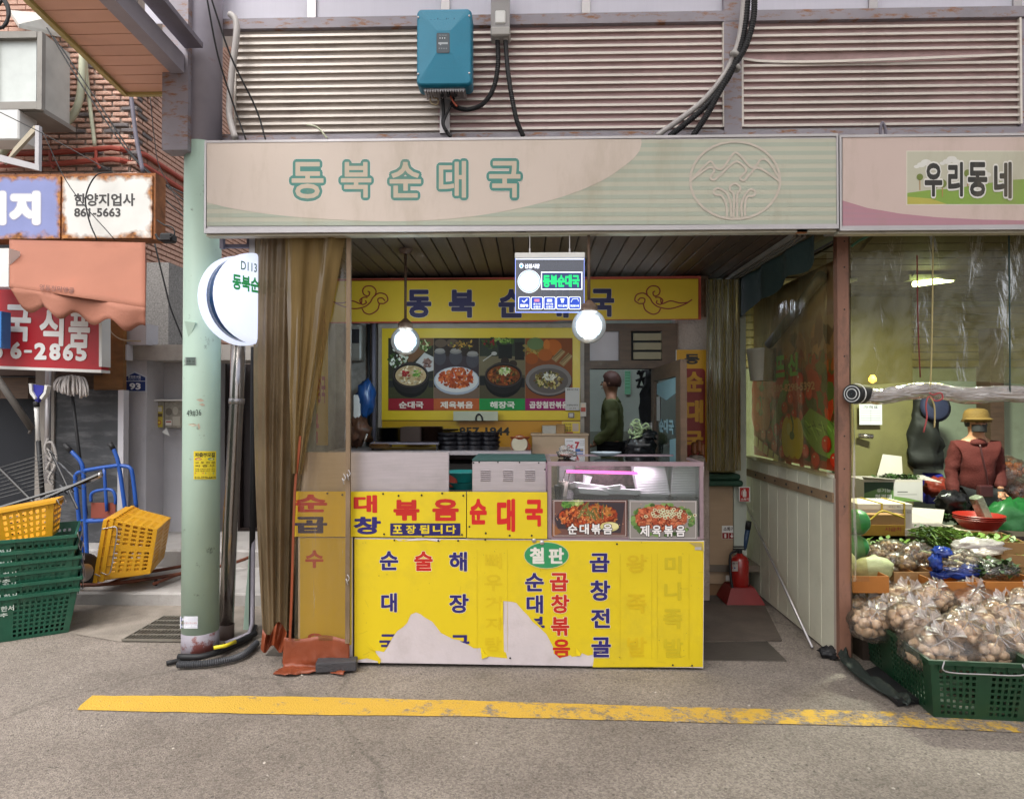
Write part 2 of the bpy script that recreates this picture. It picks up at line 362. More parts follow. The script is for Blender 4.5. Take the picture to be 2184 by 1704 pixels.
pl = [(165, 1513), (172, 1503), (196, 1483), (600, 1484), (1000, 1493), (1500, 1508), (1900, 1516), (2184, 1532), (2500, 1552), (2500, 1588), (2184, 1562), (1900, 1548), (1500, 1540), (1000, 1527), (600, 1523), (300, 1516)]
P_ = [atz(u, v, .004) for u, v in pl]; Q_ = []
for i_, p_ in enumerate(P_):
    q_ = P_[(i_ + 1) % len(P_)]; n_ = max(1, int((q_ - p_).length / .05))
    for k_ in range(n_): w_ = p_.lerp(q_, k_ / n_); w_.y += noise.noise(w_ * 7) * .007 + noise.noise(w_ * 31) * .004; Q_.append(w_)
P_ = Q_
MB().add(P_, [tuple(range(len(P_) - 1, -1, -1))]).build('painted_line', M_line, kind='structure', base=(0, 0, 0))
# sandy strip by the kerb
M_sand = mat('sandy concrete', '8e857b', .9, var=.25, vs=4, bump=.6, bs=80, dirt=.6, dcol='5f564d', ds=2.2, dlo=.48, dhi=.7)
sp = [atz(u, v, .004) for u, v in [(540, 1372), (440, 1352), (390, 1362), (255, 1368), (150, 1350), (60, 1300)]] + [Vector((-6, 5.1, .004)), Vector((-1.2, 5.1, .004))]
MB().add(sp, [tuple(range(len(sp) - 1, -1, -1))]).build('gutter_strip', M_sand, kind='structure')
M_pave = mat('pale concrete', 'a39f9c', .85, var=.12, vs=2.5, bump=.25, bs=70, dirt=.5, dcol='6d655c', ds=3, dlo=.5, dhi=.7)
def rough_edge_slab(name, x0, x1, y0, y1, z, m):
    mb = MB(); n = 60; top = []; 
    for i in range(n + 1):
        x = x0 + (x1 - x0) * i / n; j = noise.noise(Vector((x * 3, z * 9, 0))) * .02; k = noise.noise(Vector((x * 9, z, 3))) * .008
        top.append((Vector((x, y0 + j, 0)), Vector((x, y0 + j + k, z - .015)), Vector((x, y0 + j + k + .015, z)), Vector((x, y1, z))))
    vs = [p for t in top for p in t]
    mb.add(vs, [(i * 4 + a, (i + 1) * 4 + a, (i + 1) * 4 + a + 1, i * 4 + a + 1) for i in range(n) for a in range(3)])
    return mb.build(name, m, kind='structure', base=(0, 0, 0))
rough_edge_slab('pavement', -6.2, -1.25, 4.92, 6.5, .1, M_pave)
rough_edge_slab('step', -4.4, -1.25, 5.72, 6.6, .25, M_pave)
random.seed(8); lt = MB()
for k in range(70):
    p = Vector((random.uniform(-3.2, 3), random.uniform(2.3, 3.7), .001)); s = random.uniform(.003, .009); q = [p + Vector((s * random.uniform(.6, 1.2) * math.cos(a), s * random.uniform(.6, 1.2) * math.sin(a), 0)) for a in (0, 1.3, 2.6, 3.9, 5.1)]; n_ = len(lt.v)
    lt.add(q + [p + Vector((0, 0, s * .6))], [(i, (i + 1) % 5, 5) for i in range(5)])
lt.build('pebbles', mat('pale grit', 'b5aca2', .9, var=.3, vs=30), kind='stuff', label='scattered pale grit and small pebbles on the asphalt', cat='pebbles')
# drain grate
M_grate = mat('galvanised grate', '7f7a70', .6, .4, dirt=.6, dcol='5a4430')
g = thing('drain_grate', 'steel drain grate set flush in the sandy ground behind the green pole', 'drain grate', atz(320, 1340, 0))
GP = [atz(256, 1366, .012), atz(385, 1366, .012), atz(400, 1316, .012), atz(318, 1316, .012)]
GP = [Vector((-3.05 + .0, 4.28, .012)), Vector((-2.1, 4.28, .012)), Vector((-2.1, 4.72, .012)), Vector((-3.05, 4.72, .012))]
GX0, GX1 = atz(258, 1366, .012).x, atz(420, 1366, .012).x; GY0, GY1 = atz(320, 1366, .012).y, atz(320, 1315, .012).y
MB().box((GX0 + .01, GY0 + .01, .005), (GX1 - .01, GY1 - .01, .0075)).build('pit', mat('drain pit', '1c1a18', .9), g)
for k in range(6):
    y = GY0 + (GY1 - GY0) * k / 5; MB().box((GX0, y, .008), (GX1, y + .012, .02)).build('bar', M_grate, g)
for k in range(22):
    x = GX0 + (GX1 - GX0) * k / 21; MB().box((x, GY0 + .001, .009), (x + .007, GY1, .0185)).build('cross_bar', M_grate, g)
# ================================================================== brick building
bb = thing('brick_building', 'red brick building with grey window bay and red pipes behind the rusty sign', 'building', (-5.3, 8.5, 0))
M_mort = mat('pale mortar', 'b5a59b', .9, bump=.3)
XC, YC = -5.28, 8.5
MB().box((-11, YC + .012, 2.2), (XC - .012, YC + .3, 9)).build('front_wall', M_mort, bb)
MB().box((XC - .3, YC + .31, 1.0), (XC - .012, 17, 9)).build('side_wall', M_mort, bb)
def brick_mat():
    m = mat('clay brick', 'cba391', .8, var=.3, vs=14, bump=.5, bs=40, stretch=(3, 3, 12), dirt=.5, dcol='6d5a54', ds=1.6, dlo=.62, dhi=.66)
    return m
M_brick = rnd(brick_mat(), .78, 1.25); M_brick2 = mat('dark clay brick', '777070', .8, var=.25, vs=14, bump=.5, bs=40, stretch=(3, 3, 12))
def brick_mesh(L, h, d, m):
    mb = MB(); c = .012; vs = []
    for y, e in ((0, .014), (-d * .7, .006), (-d, .016)):
        for x, z in ((e, e), (L - e, e), (L - e, h - e), (e, h - e)): vs.append((x, y, z))
    mb.add(vs, [(8, 9, 10, 11)] + [(a + k, a + (k + 1) % 4, a + 4 + (k + 1) % 4, a + 4 + k) for a in (0, 4) for k in range(4)])
    o = mb.build('brick', m, bb, local=True); o.data.polygons.foreach_set('use_smooth', [False] * len(o.data.polygons)); return o
RH, BL = .072, .235
proto = [brick_mesh(BL - .010, RH - .009, .03, M_brick), brick_mesh(BL - .010, RH - .009, .03, M_brick2)]
used = [False, False]; nb = 0; rest = MB()
cells = []
r0 = int((9.2 - 1.6) / RH)
for r in range(r0):
    z = 1.6 + r * RH; sh = (r % 2) * BL / 2
    for k in range(22):                                   # front face, from the corner to the bay
        x = XC - (k + 1) * BL + sh
        u = 1130 + x / YC * FPX; v = 870 - (z - 1.5) / YC * FPX
        if v > 420 or v < -60: continue
        cells.append(('f', x, z, u))
    for k in range(26):                                   # side face
        y = YC + k * BL - sh + .0
        if k == 0 and sh: y = YC
        u = 1130 + XC / y * FPX; v = 870 - (z - 1.5) / y * FPX
        if v > 760 or v < 80: continue
        cells.append(('s', y, z, u))
vis = [c for c in cells if c[0] == 'f' and c[3] > 60 and -20 < 870 - (c[2] - 1.5) / YC * FPX < 380] + [c for c in cells if c[0] == 's' and c[3] < 415]
vis.sort(key=lambda c: (0 if c[0] == 'f' else c[1]))
ind = set(vis[:290])
for c in cells:
    q = 1 if random.random() < .16 else 0
    if c in ind:
        o = proto[q] if not used[q] else proto[q].copy()
        if used[q]: COL.objects.link(o); o.parent = bb
        used[q] = True
        if c[0] == 'f': o.rotation_euler = (0, 0, 0); o.location = (c[1] - bb.location.x, YC - bb.location.y, c[2] - bb.location.z); 
        else: o.location = (XC - bb.location.x, c[1] - bb.location.y, c[2]); o.rotation_euler = (0, 0, math.pi / 2)
        o.scale = (random.uniform(.97, 1.0), random.uniform(.7, 1.2), random.uniform(.9, 1.02))
    else:
        e = .01; z0, z1 = c[2] + e * .5, c[2] + RH - .016
        if c[0] == 'f': rest.box((c[1] + .006, YC - .028, z0), (c[1] + BL - .006, YC + .02, z1))
        else: rest.box((XC - .02, c[1] + .006, z0), (XC + .028, c[1] + BL - .006, z1))
rest.build('far_bricks', M_brick, bb, kind='stuff')
# window bay of the building
M_frameg = mat('grey window frame', '8a8680', .5, .2); M_frost = mat('frosted glass', 'c8cecb', .25, var=.08)
MB().pbox(-120, 70, 88, 232, 7.6, .49).build('window_bay', mat('bay side', 'bdbcb6', .6), bb)
w = MB().pbox(-110, 82, 78, 218, 7.56, .035).build('window', M_frost, bb)
for u0, v0, u1, v1 in ((78, 68, 90, 234), (-120, 68, 78, 82), (-120, 218, 78, 234), (-20, 82, -12, 218)): MB().pbox(u0, v0, u1, v1, 7.5, .06).build('frame', M_frameg, w)
MB().prism([at(92, 90, 7.7) + Vector((.012, 0, 0)), at(92, 222, 7.7) + Vector((.012, 0, 0)), at(92, 222, 7.7) + Vector((.012, .36, 0)), at(92, 90, 7.7) + Vector((.012, .36, 0))], (.01, 0, 0)).build('window_return', M_frost, bb); MB().pbox(-120, 232, 92, 242, 7.56, .56).build('sill', M_frameg, bb)
MB().hexa([at(40, 60, 7.5), at(130, 80, 8.3), at(130, 40, 8.4), at(20, 30, 8.4), at(40, 52, 7.5), at(130, 72, 8.3), at(130, 32, 8.4), at(20, 22, 8.4)]).build('glass_roof', M_frost, bb)
M_redp = mat('red painted pipe', 'a04536', .5)
for dv in (0, 24):
    P = [at(-20, 330 + dv, 8.4), at(120, 326 + dv, 8.4), at(238, 316 + dv, 8.4), at(254, 318 + dv, 8.4), Vector((XC + .08, 8.7, at(262, 322 + dv, 8.55).z)), Vector((XC + .08, 13, at(262, 322 + dv, 8.55).z))]
    MB().tube(P, .035, 8).build('red_pipe', M_redp, bb, smooth='auto')
for uu in (107, 205): MB().tube([at(uu, 322, 8.38), at(uu, 344, 8.38), at(uu + 8, 360, 8.4)], .02, 6).build('pipe_bracket', M_redp, bb)
# masonry of the ground floor: beam, grey pier, recess, granite pier
M_gran = mat('grey granite', '8a8886', .8, var=.35, vs=60, bump=.2)
gw = thing('grey_annex', 'grey plastered annex with concrete lintel and recessed entrance beside the alley', 'building', (-4.2, 6.3, .25))
YP = 6.25
MB().pbox(308, 560, 360, 738, 6.75, .3).build('granite_pier', M_gran, gw)
MB().pbox(262, 735, 620, 768, 6.2, .5).build('lintel', M_conc, gw)
M_gp = mat('grey plaster', 'b2b1b6', .85, var=.07, vs=2, bump=.15, dirt=.35, dcol='5b5a5e', ds=1.3, dlo=.5, dhi=.7)
M_gp2 = mat('pale grey plaster', 'bebcc2', .85, var=.07, vs=2, bump=.15, dirt=.35, dcol='77747a', ds=1.3)
a0 = at(262, 900, YP); a1 = at(312, 900, YP); rx = at(392, 900, YP + .5).x
zt = at(300, 768, YP).z
MB().box((a0.x, YP, .1), (a1.x, YP + .3, zt)).build('pier', M_gp2, gw)
MB().box((a1.x - .01, YP + .301, .1), (at(470, 900, YP + .3).x, YP + .4, zt)).build('recess_wall', M_gp, gw)
MB().box((at(470, 900, YP + .3).x + .002, YP + .6, .1), (-1.6, YP + .7, zt)).build('entrance_wall', mat('dark entrance', '2b2426', .7), gw)
for uu in (476, 505, 533): MB().pbox(uu, 768, uu + 8, 1140, YP + .5, .08).build('door_frame', mat('dark brown door frame', '2e2320', .5), gw)
MB().pbox(470, 1128, 600, 1138, YP + .48, .1).build('door_sill', mat('dark brown door frame', '2e2320', .5), gw)
# plywood wall and black sheet hoarding of the food shop
ls = thing('food_shop_front', 'old shop front with plywood wall, black sheet panel and concrete pier under the red sign', 'shop front', (-4.9, 6.05, .1))
M_ply = mat('stained plywood', '7a5733', .75, var=.2, stretch=(1, 1, 4), dirt=.8, dcol='b0712a', ds=1.2, dlo=.5, dhi=.75)
MB().pbox(200, 640, 264, 832, 6.02, .05).build('plywood_panel', M_ply, ls)
MB().pbox(262, 690, 312, 735, 6.1, .2).pbox(262, 735, 270, 768, 6.05, .1).build('plaster_post', M_gp2, ls)
M_sheet = mat('black rubber sheet', '3c3e42', .55, var=.35, vs=3, bump=.3, bs=12, dirt=.9, dcol='8f8f92', ds=2.2, dlo=.5, dhi=.9, streak=(1, 1, 5))
zb = .1
def ybox(u0, u1, v0, Y, d, z0=.1): a = at(u0, v0, Y); b = at(u1, v0, Y); return ((a.x, Y, z0), (b.x, Y + d, a.z))
MB().box(*ybox(113, 252, 832, 6.0, .04)).build('black_panel', M_sheet, ls)
MB().box(*ybox(252, 264, 832, 5.98, .08)).build('white_trim', M_gp2, ls)
MB().box(*ybox(76, 116, 790, 5.98, .25)).build('concrete_pier', mat('stained concrete', '89837d', .85, var=.15, dirt=.6, dcol='554a40', ds=4, bump=.3, streak=(2, 2, .5)), ls)
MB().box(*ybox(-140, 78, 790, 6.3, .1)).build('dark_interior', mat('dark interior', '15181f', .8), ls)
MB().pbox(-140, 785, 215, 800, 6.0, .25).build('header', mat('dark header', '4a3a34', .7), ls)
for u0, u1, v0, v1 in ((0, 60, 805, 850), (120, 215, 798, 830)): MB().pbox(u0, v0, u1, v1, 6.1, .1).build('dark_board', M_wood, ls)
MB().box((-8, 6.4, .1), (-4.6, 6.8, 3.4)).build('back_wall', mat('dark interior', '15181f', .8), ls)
# ------------------------------------------------------------------ signs of the left shops
M_rust = mat('rusted steel', '8f5a35', .8, var=.35, vs=12, bump=.4, dirt=.9, dcol='4a2c1c', ds=8)
def rusty(name, col, xw, zw):
    """white panel whose enamel has rusted away along its rim"""
    m = mat(name, col, .5, var=.06, bump=.1); t = m.node_tree; N = t.nodes; L = t.links; b = N['Principled BSDF']; src = b.inputs['Base Color'].links[0].from_socket
    tc = N.new('ShaderNodeTexCoord'); sx = N.new('ShaderNodeSeparateXYZ'); L.new(tc.outputs['Object'], sx.inputs[0])
    def ma(op, a, c=None):
        q = N.new('ShaderNodeMath'); q.operation = op
        for i, z in enumerate((a, c)):
            if z is None: continue
            if isinstance(z, (int, float)): q.inputs[i].default_value = z
            else: L.new(z, q.inputs[i])
        return q.outputs[0]
    ex = ma('SUBTRACT', xw, ma('ABSOLUTE', sx.outputs[0])); ez = ma('SUBTRACT', zw, ma('ABSOLUTE', ma('SUBTRACT', sx.outputs[2], zw)))
    e = ma('MINIMUM', ex, ez); n = N.new('ShaderNodeTexNoise'); n.inputs['Scale'].default_value = 7; n.inputs['Detail'].default_value = 10; L.new(tc.outputs['Object'], n.inputs['Vector'])
    q = ma('SUBTRACT', ma('MULTIPLY', n.outputs[0], .2), e)
    cr = N.new('ShaderNodeValToRGB'); L.new(q, cr.inputs[0]); el = cr.color_ramp.elements
    el[0].position = .055; el[0].color = (0, 0, 0, 1); el[1].position = .1; el[1].color = (1, 1, 1, 1)
    mx = N.new('ShaderNodeMix'); mx.data_type = 'RGBA'; L.new(cr.outputs[0], mx.inputs[0]); L.new(src, mx.inputs[6])
    n2 = N.new('ShaderNodeTexNoise'); n2.inputs['Scale'].default_value = 25; n2.inputs['Detail'].default_value = 8; L.new(tc.outputs['Object'], n2.inputs['Vector'])
    c2 = N.new('ShaderNodeValToRGB'); L.new(n2.outputs[0], c2.inputs[0]); c2.color_ramp.elements[0].color = H('5a3018'); c2.color_ramp.elements[0].position = .35; c2.color_ramp.elements[1].color = H('b97a38'); c2.color_ramp.elements[1].position = .65
    L.new(c2.outputs[0], mx.inputs[7]); L.new(mx.outputs[2], b.inputs['Base Color']); return m
ps = thing('rusty_sign_box', 'long rusty sign box with blue and white panels reading 한양지업사 861-5663', 'sign', at(160, 510, 5.6))
MB().pbox(-160, 372, 332, 512, 5.62, .16).build('box', M_rust, ps)
wc = at(228, 509, 5.6); q0, q1 = at(132, 440, 5.6).x, at(324, 440, 5.6).x; zz0, zz1 = at(228, 508, 5.6).z, at(228, 375, 5.6).z
mb = MB(); c = Vector(((q0 + q1) / 2, 5.6, zz0)); me_ = mb.box((q0, 5.603, zz0), (q1, 5.62, zz1))
o = me_.build('white_panel', rusty('rusting white enamel', 'd6d6d2', (q1 - q0) / 2, (zz1 - zz0) / 2), None, base=c); o.parent = ps; o.location = c - ps.location
b0 = at(-158, 440, 5.6).x; b1 = at(128, 440, 5.6).x; c = Vector(((b0 + b1) / 2, 5.6, zz0))
o = MB().box((b0, 5.603, zz0), (b1, 5.62, zz1)).build('blue_panel', rusty('rusting blue enamel', '7f88b8', (b1 - b0) / 2, (zz1 - zz0) / 2), None, base=c); o.parent = ps; o.location = c - ps.location
pr = Print(plane_map(5.602))
pr.text('한양지업사', 158, 413, 288, 440, '3c3a3a', .03).text('861-5663', 158, 444, 257, 463, '3c3a3a', .03)
pr.build('lettering', M_print, ps)
pr = Print(plane_map(5.602)); 
for t_, x0, x1 in (('벽', -45, 13), ('지', 20, 86)): pr.text(t_, x0, 408, x1, 480, 'e4e4ea', .075, out=[(.03, 'a9a9bb')])
pr.build('white_lettering', M_print, ps)
# awning
aw = thing('awning', 'faded salmon canvas awning with scalloped valance hanging over the red sign', 'awning', at(165, 600, 5.3))
M_aw = mat('faded canvas', '96604c', .8, var=.08, vs=2, bump=.2, bs=120, dirt=.4, dcol='a85f4a', ds=1.5)
def awf(a, b):
    u = 20 + (310 - 20) * a; vt = 512 + 6 * a
    prof = [(0, 5.6), (.06, 5.56), (.14, 5.5), (1, 5.05)]
    v = (612 + 44 * a) * b + vt * (1 - b)
    y = 5.6 - .02 - .5 * b + .03 * math.sin(a * 9) * b; return at(u, v, y)
MB().grid(awf, 24, 10).build('canopy', M_aw, aw, smooth=True, solid=.004)
def vaf(a, b):
    u = 20 + 290 * a + (8 * b if a < .2 else 0) - (12 * b * (1 - a)) * 0; vt = 612 + 44 * a; u += 18 * b * (1 - a)
    vb = vt + 42 + 10 * math.sin(a * 24) + 6 * a
    return at(u, vt + (vb - vt) * b, 5.09 + .03 * math.sin(a * 14 + b) * b)
MB().grid(vaf, 48, 4).build('valance', mat('canvas valance', '9c6653', .8, var=.12, vs=3, bump=.2), aw, smooth=True, solid=.004)
MB().add([at(310, 518, 5.58), at(310, 656, 5.08), at(310, 700, 5.09), at(313, 560, 5.6)], [(0, 1, 2, 3)]).build('side_flap', M_aw, aw)
# the words sit on the sloping cloth
A0, A1, A2 = awf(0, .6), awf(1, .6), awf(.3, .95); nn = (A1 - A0).cross(A2 - A0); nn = -nn if nn.y > 0 else nn
pr = Print(plane_map(p0=A2, n=nn), eps=.001); pr.l = 130; pr.text('영동천막앵글', 84, 610, 158, 622, '5a2e24', .012, rot=.1); pr.build('lettering', M_printc, aw)
MB().pbox(-60, 530, 19, 612, 5.3, .12).build('sign_panel', M_white, None, label='blank white sign board beside the salmon awning', cat='sign', base=at(-20, 612, 5.3))
# red sign
rs = thing('red_food_sign', 'red shop sign with white letters 국식품 and phone number under the salmon awning', 'sign', at(100, 790, 5.55))
rp = plane_map(5.55)
def quad_box(u0, v0, u1, v1, du, Y, d, name, m, par):
    a, b, c_, e = at(u0, v1, Y), at(u1, v1 + du, Y), at(u1, v0 + du, Y), at(u0, v0, Y)
    return MB().prism([a, b, c_, e], (0, d, 0)).build(name, m, par)
quad_box(-150, 608, 216, 775, 14, 5.56, .1, 'board', mat('red sign face', 'a81d28', .45, var=.06, dirt=.2, dcol='5a1015'), rs)
quad_box(-150, 775, 216, 781, 14, 5.55, .12, 'frame', M_white, rs); quad_box(211, 622, 217, 782, 0, 5.548, .12, 'frame', M_white, rs)
pr = Print(plane_map(5.555))
for t_, x0, y0, x1, y1 in (('국', 8, 650, 66, 728), ('식', 84, 658, 136, 738), ('품', 146, 664, 192, 742)): pr.text(t_, x0, y0, x1, y1, 'dcdcdc', .035, rot=.03)
for t_, x0, x1 in (('6', -14, 6), ('6', 22, 46), ('-', 51, 68), ('2', 73, 99), ('8', 105, 129), ('6', 134, 156), ('5', 161, 185)):
    k = (x0 + 20) * .035; pr.text(t_, x0, (744 if t_ == '-' else 728) + k, x1, (750 if t_ == '-' else 764) + k, 'dcdcdc', .05)
pr.build('lettering', M_print, rs)
MB().pbox(-60, 664, 3, 742, 5.35, .1).build('small_blue_sign', mat('blue sign', '2c6fb0', .4), None, label='small blue sign board cut by the picture edge, over the red sign', cat='sign')
# ================================================================== things of the left side
# air conditioner with bracket
ac = thing('air_conditioner', 'white air conditioner outdoor unit on a steel bracket above the rusty sign', 'air conditioner', at(0, 340, 7.4))
MB().cbox(at(-110, 300, 7.5), at(40, 232, 7.5) + Vector((0, .3, 0)), .015).build('casing', M_white, ac)
MB().prism([at(30, 315, 7.4), at(72, 268, 7.4), at(82, 272, 7.4), at(8, 350, 7.4)], (0, .04, 0)).build('bracket', mat('cream steel', 'b8ad98', .6, dirt=.6, dcol='6a4a30'), ac)
MB().pbox(74, 268, 83, 362, 7.38, .05).build('bracket', M_alu, ac)
MB().prism([at(-40, 335, 7.36), at(0, 330, 7.36), at(83, 352, 7.36), at(83, 364, 7.36)], (0, .04, 0)).build('bracket', M_alu, ac)
M_hose = mat('cream hose', 'bcbfa6', .6)
cable('insulated_hose', [(-10, 345), (20, 310), (40, 275), (70, 262), (110, 268), (142, 262), (165, 228), (174, 180), (177, 115)], 8.3, .045, M_hose, 'thick cream insulated hose curving up the brick wall', 'hose', n=6)
cable('thin_pipe', [(181, 120), (190, 210), (203, 315)], 8.42, .025, M_hose, 'thin cream pipe running straight down the brick wall', 'pipe')
# black cables in the air
cl = [([(100, 60), (160, 160), (220, 250), (270, 320), (330, 380), (395, 415)], 7.0, .008), ([(115, 80), (200, 205), (262, 300), (300, 350), (395, 430)], 7.1, .007),
      ([(130, 100), (240, 265), (330, 400), (400, 470)], 7.2, .006)]
for (P, y, r), w_ in zip(cl, ('thickest', 'middle', 'lowest')): cable('overhead_cable', P, y, r, M_black, w_ + ' black cable of the three sagging across the brick wall', 'cable', group='cables across the brick wall')
cable('drop_pipe', [(279, 200), (290, 290), (305, 368)], 7.0, .022, M_steel2, 'thin dark conduit hanging from the soffit to the rusty sign', 'conduit')
for P, w_ in (([(320, 205), (330, 300), (342, 360), (395, 455)], 'falling from the soffit past the brick side wall'), ([(0, 240), (100, 290), (240, 368)], 'sloping past the air conditioner to the rusty sign'), ([(90, 280), (150, 400), (245, 512)], 'crossing the white sign panel down to the awning')): cable('loose_wire', P, 6.6 if P[0][0] > 300 else 5.5, .004, M_black, 'thin loose wire ' + w_, 'wire', group='loose wires by the rusty sign')
cable('loose_wire', [(240, 368), (205, 375), (183, 420), (190, 470), (207, 512)], 5.5, .006, M_black, 'thin grey wire looping over the white rusty panel', 'wire')
cable('wall_wire', [(330, 520), (352, 610), (365, 660), (395, 735)], 6.4, .008, M_black, 'black wire falling from the floodlight past the granite pier', 'wire')
fl = thing('floodlight', 'small black floodlight fixed at the rusty corner of the sign box', 'floodlight', at(350, 505, 5.5))
MB().cbox(at(338, 515, 5.5), at(366, 496, 5.5) + Vector((0, .1, 0)), .015).build('housing', M_black, fl)
cable('bracket', [(332, 500), (338, 510), (345, 512)], 5.55, .012, M_black, parent=fl)
cable('lead', [(335, 470), (350, 480), (368, 486), (372, 500), (362, 508)], 5.5, .006, M_black, parent=fl)
cable('coiled_cable', [(0, -10), (16, 20), (14, 50), (-5, 60), (-12, 30), (8, 0), (20, 30), (5, 62)], 5.2, .012, M_black, 'coil of black cable hanging at the upper picture edge', 'cable')
cable('cream_wire', [(228, 690), (240, 712), (262, 725), (300, 728)], 5.9, .006, mat('cream wire', 'a8977a', .6), 'thin cream wire drooping from the awning to the lintel', 'wire')
# address plate
ad = thing('address_plate', 'blue house number plate reading 관천로19길 93 on the pale grey pier', 'house number', at(286, 836, 6.2))
D_ = [(262, 836), (312, 836), (312, 804), (287, 793), (262, 805)]
MB().prism([at(u, v, 6.22) for u, v in D_], (0, .015, 0)).build('plate', mat('white plate', 'c5cad4', .4), ad)
pr = Print(plane_map(6.219)); pr.poly([(264, 834), (310, 834), (310, 805), (287, 795), (264, 806)], '1d3270').rect(263, 812.3, 311, 813.6, 'c5cad4')
pr.text('관천로19길', 273, 801, 300, 806.5, 'e0e4ee', .02).text('Gwancheon-ro 19-gil', 273, 808, 300, 810.5, 'e0e4ee', .01).text('93', 276, 817, 300, 831, 'f0f2f8', .04); pr.build('lettering', M_printc, ad)
# meter box
mbx = thing('meter_box', 'small dirty meter box with stickers on the grey recess wall', 'meter box', at(358, 912, 6.35))
MB().pbox(329, 855, 388, 912, 6.45, .12).build('case', mat('dirty clear box', '8a867c', .4, var=.25, vs=30), mbx)
MB().pbox(325, 852, 390, 855, 6.38, .2).build('hood', M_white, mbx)
pr = Print(plane_map(6.449)); pr.rect(332, 866, 347, 911, 'b9a83a').rect(334, 868, 345, 878, 'c9c4b8').rect(333, 882, 346, 889, '5a4a30').ell(339, 901, 5, 5, 'a8483a').ell(339, 901, 3, 3, 'd9c040').rect(353, 896, 366, 907, 'd8d4cc').rect(354, 898, 365, 901, '9a3c3c').ell(360, 878, 7, 8, '6a655c').ell(374, 876, 6, 9, 'a8a498').rect(368, 888, 384, 908, 'b0aca0').rect(350, 857, 351.5, 912, '5a564e'); pr.build('sticker', M_print, mbx)
MB().add([at(345, 922, 6.4), at(362, 930, 6.4), at(355, 912, 6.4)], [(0, 1, 2)]).build('paper_scrap', M_white, mbx)
# galvanised post, stick, rope
MB().tube([at(101, 1030, 5.88), at(103, 785, 5.88)], .024, 12).build('galvanised_post', M_alu, None, True, label='thin galvanised post standing against the concrete pier', cat='post')
MB().tube([at(-10, 800, 5.5), at(68, 915, 5.62)], .028, 10).tube([at(68, 912, 5.62), at(62, 925, 5.6)], .012, 6).build('wooden_pole', mat('old wood pole', '4f4a46', .7), None, True, label='old grey wooden pole slanting in front of the dark shop interior', cat='pole')
P = curve([at(103, 935, 5.83), at(96, 955, 5.8), at(104, 975, 5.82), at(116, 990, 5.8), at(112, 1010, 5.82), at(100, 1000, 5.8), at(110, 975, 5.79), at(98, 950, 5.82), at(112, 945, 5.8), at(120, 985, 5.79), at(104, 1020, 5.8), at(112, 1035, 5.82)], 6)
MB().tube(P, .011, 6).build('white_rope', mat('white rope', 'b5b0ac', .9), None, True, label='tangled white rope tied round the galvanised post', cat='rope')
P = curve([at(118, 980, 5.85), at(140, 1000, 5.7), at(165, 1030, 5.6), at(150, 1050, 5.6), at(128, 1035, 5.7)], 6)
MB().tube(P, .007, 6).build('grey_hose', mat('grey hose', '5f6064', .5), None, True, label='grey hose looped in front of the black sheet panel', cat='hose')
# broom
br = thing('broom', 'blue and white push broom standing head up beside the rope', 'broom', at(100, 1085, 5.6))
MB().prism([at(u, v, 5.62) for u, v in [(70, 820), (94, 823), (90, 838), (82, 845), (81, 858), (75, 858), (73, 845), (66, 836)]], (0, .035, 0)).build('head', mat('blue plastic', '33359a', .4), br)
MB().prism([at(u, v, 5.6) for u, v in [(61, 818), (67, 818), (68, 834), (76, 848), (73, 852), (63, 838)]], (0, .05, 0)).prism([at(u, v, 5.6) for u, v in [(95, 821), (101, 823), (97, 840), (88, 852), (84, 848), (93, 836)]], (0, .05, 0)).build('bristles', M_white, br)
MB().tube([at(77, 858, 5.63), at(82, 940, 5.64)], .018, 8).build('grip', M_white, br, True)
MB().tube([at(77, 856, 5.63), at(78, 868, 5.63)], .024, 8).build('collar', M_black, br, True)
MB().tube([at(82, 940, 5.64), at(92, 1075, 5.66)], .019, 8).build('handle', M_black, br, True)
# mop
mp_ = thing('mop', 'white string mop head drying upside down against the wall', 'mop', at(150, 845, 5.7))
random.seed(3)
for k in range(80):
    a = random.random(); u0 = 140 + 20 * random.random(); u1 = 117 + 72 * a + random.uniform(-3, 3); top = 800 + 8 * abs(a - .5) + random.uniform(-2, 2)
    um = 128 + 50 * a; bot = 832 + 10 * math.sin(a * 3.1) * random.uniform(.3, 1.3) + (10 if a > .75 else 0)
    yy = 5.72 + random.uniform(-.05, .05)
    MB().tube(curve([at(150, 812, yy + .02), at(um, top + 2, yy), at(u1, (top + bot) / 2, yy - .03), at(u1 + random.uniform(-3, 3), bot, yy - .02)], 4), .0075, 5).build('strand', mat('mop cotton', 'b9b4b2', .95), mp_, True)
MB().tube([at(150, 812, 5.78), at(185, 1100, 5.82)], .014, 8).build('handle', M_black, mp_, True)
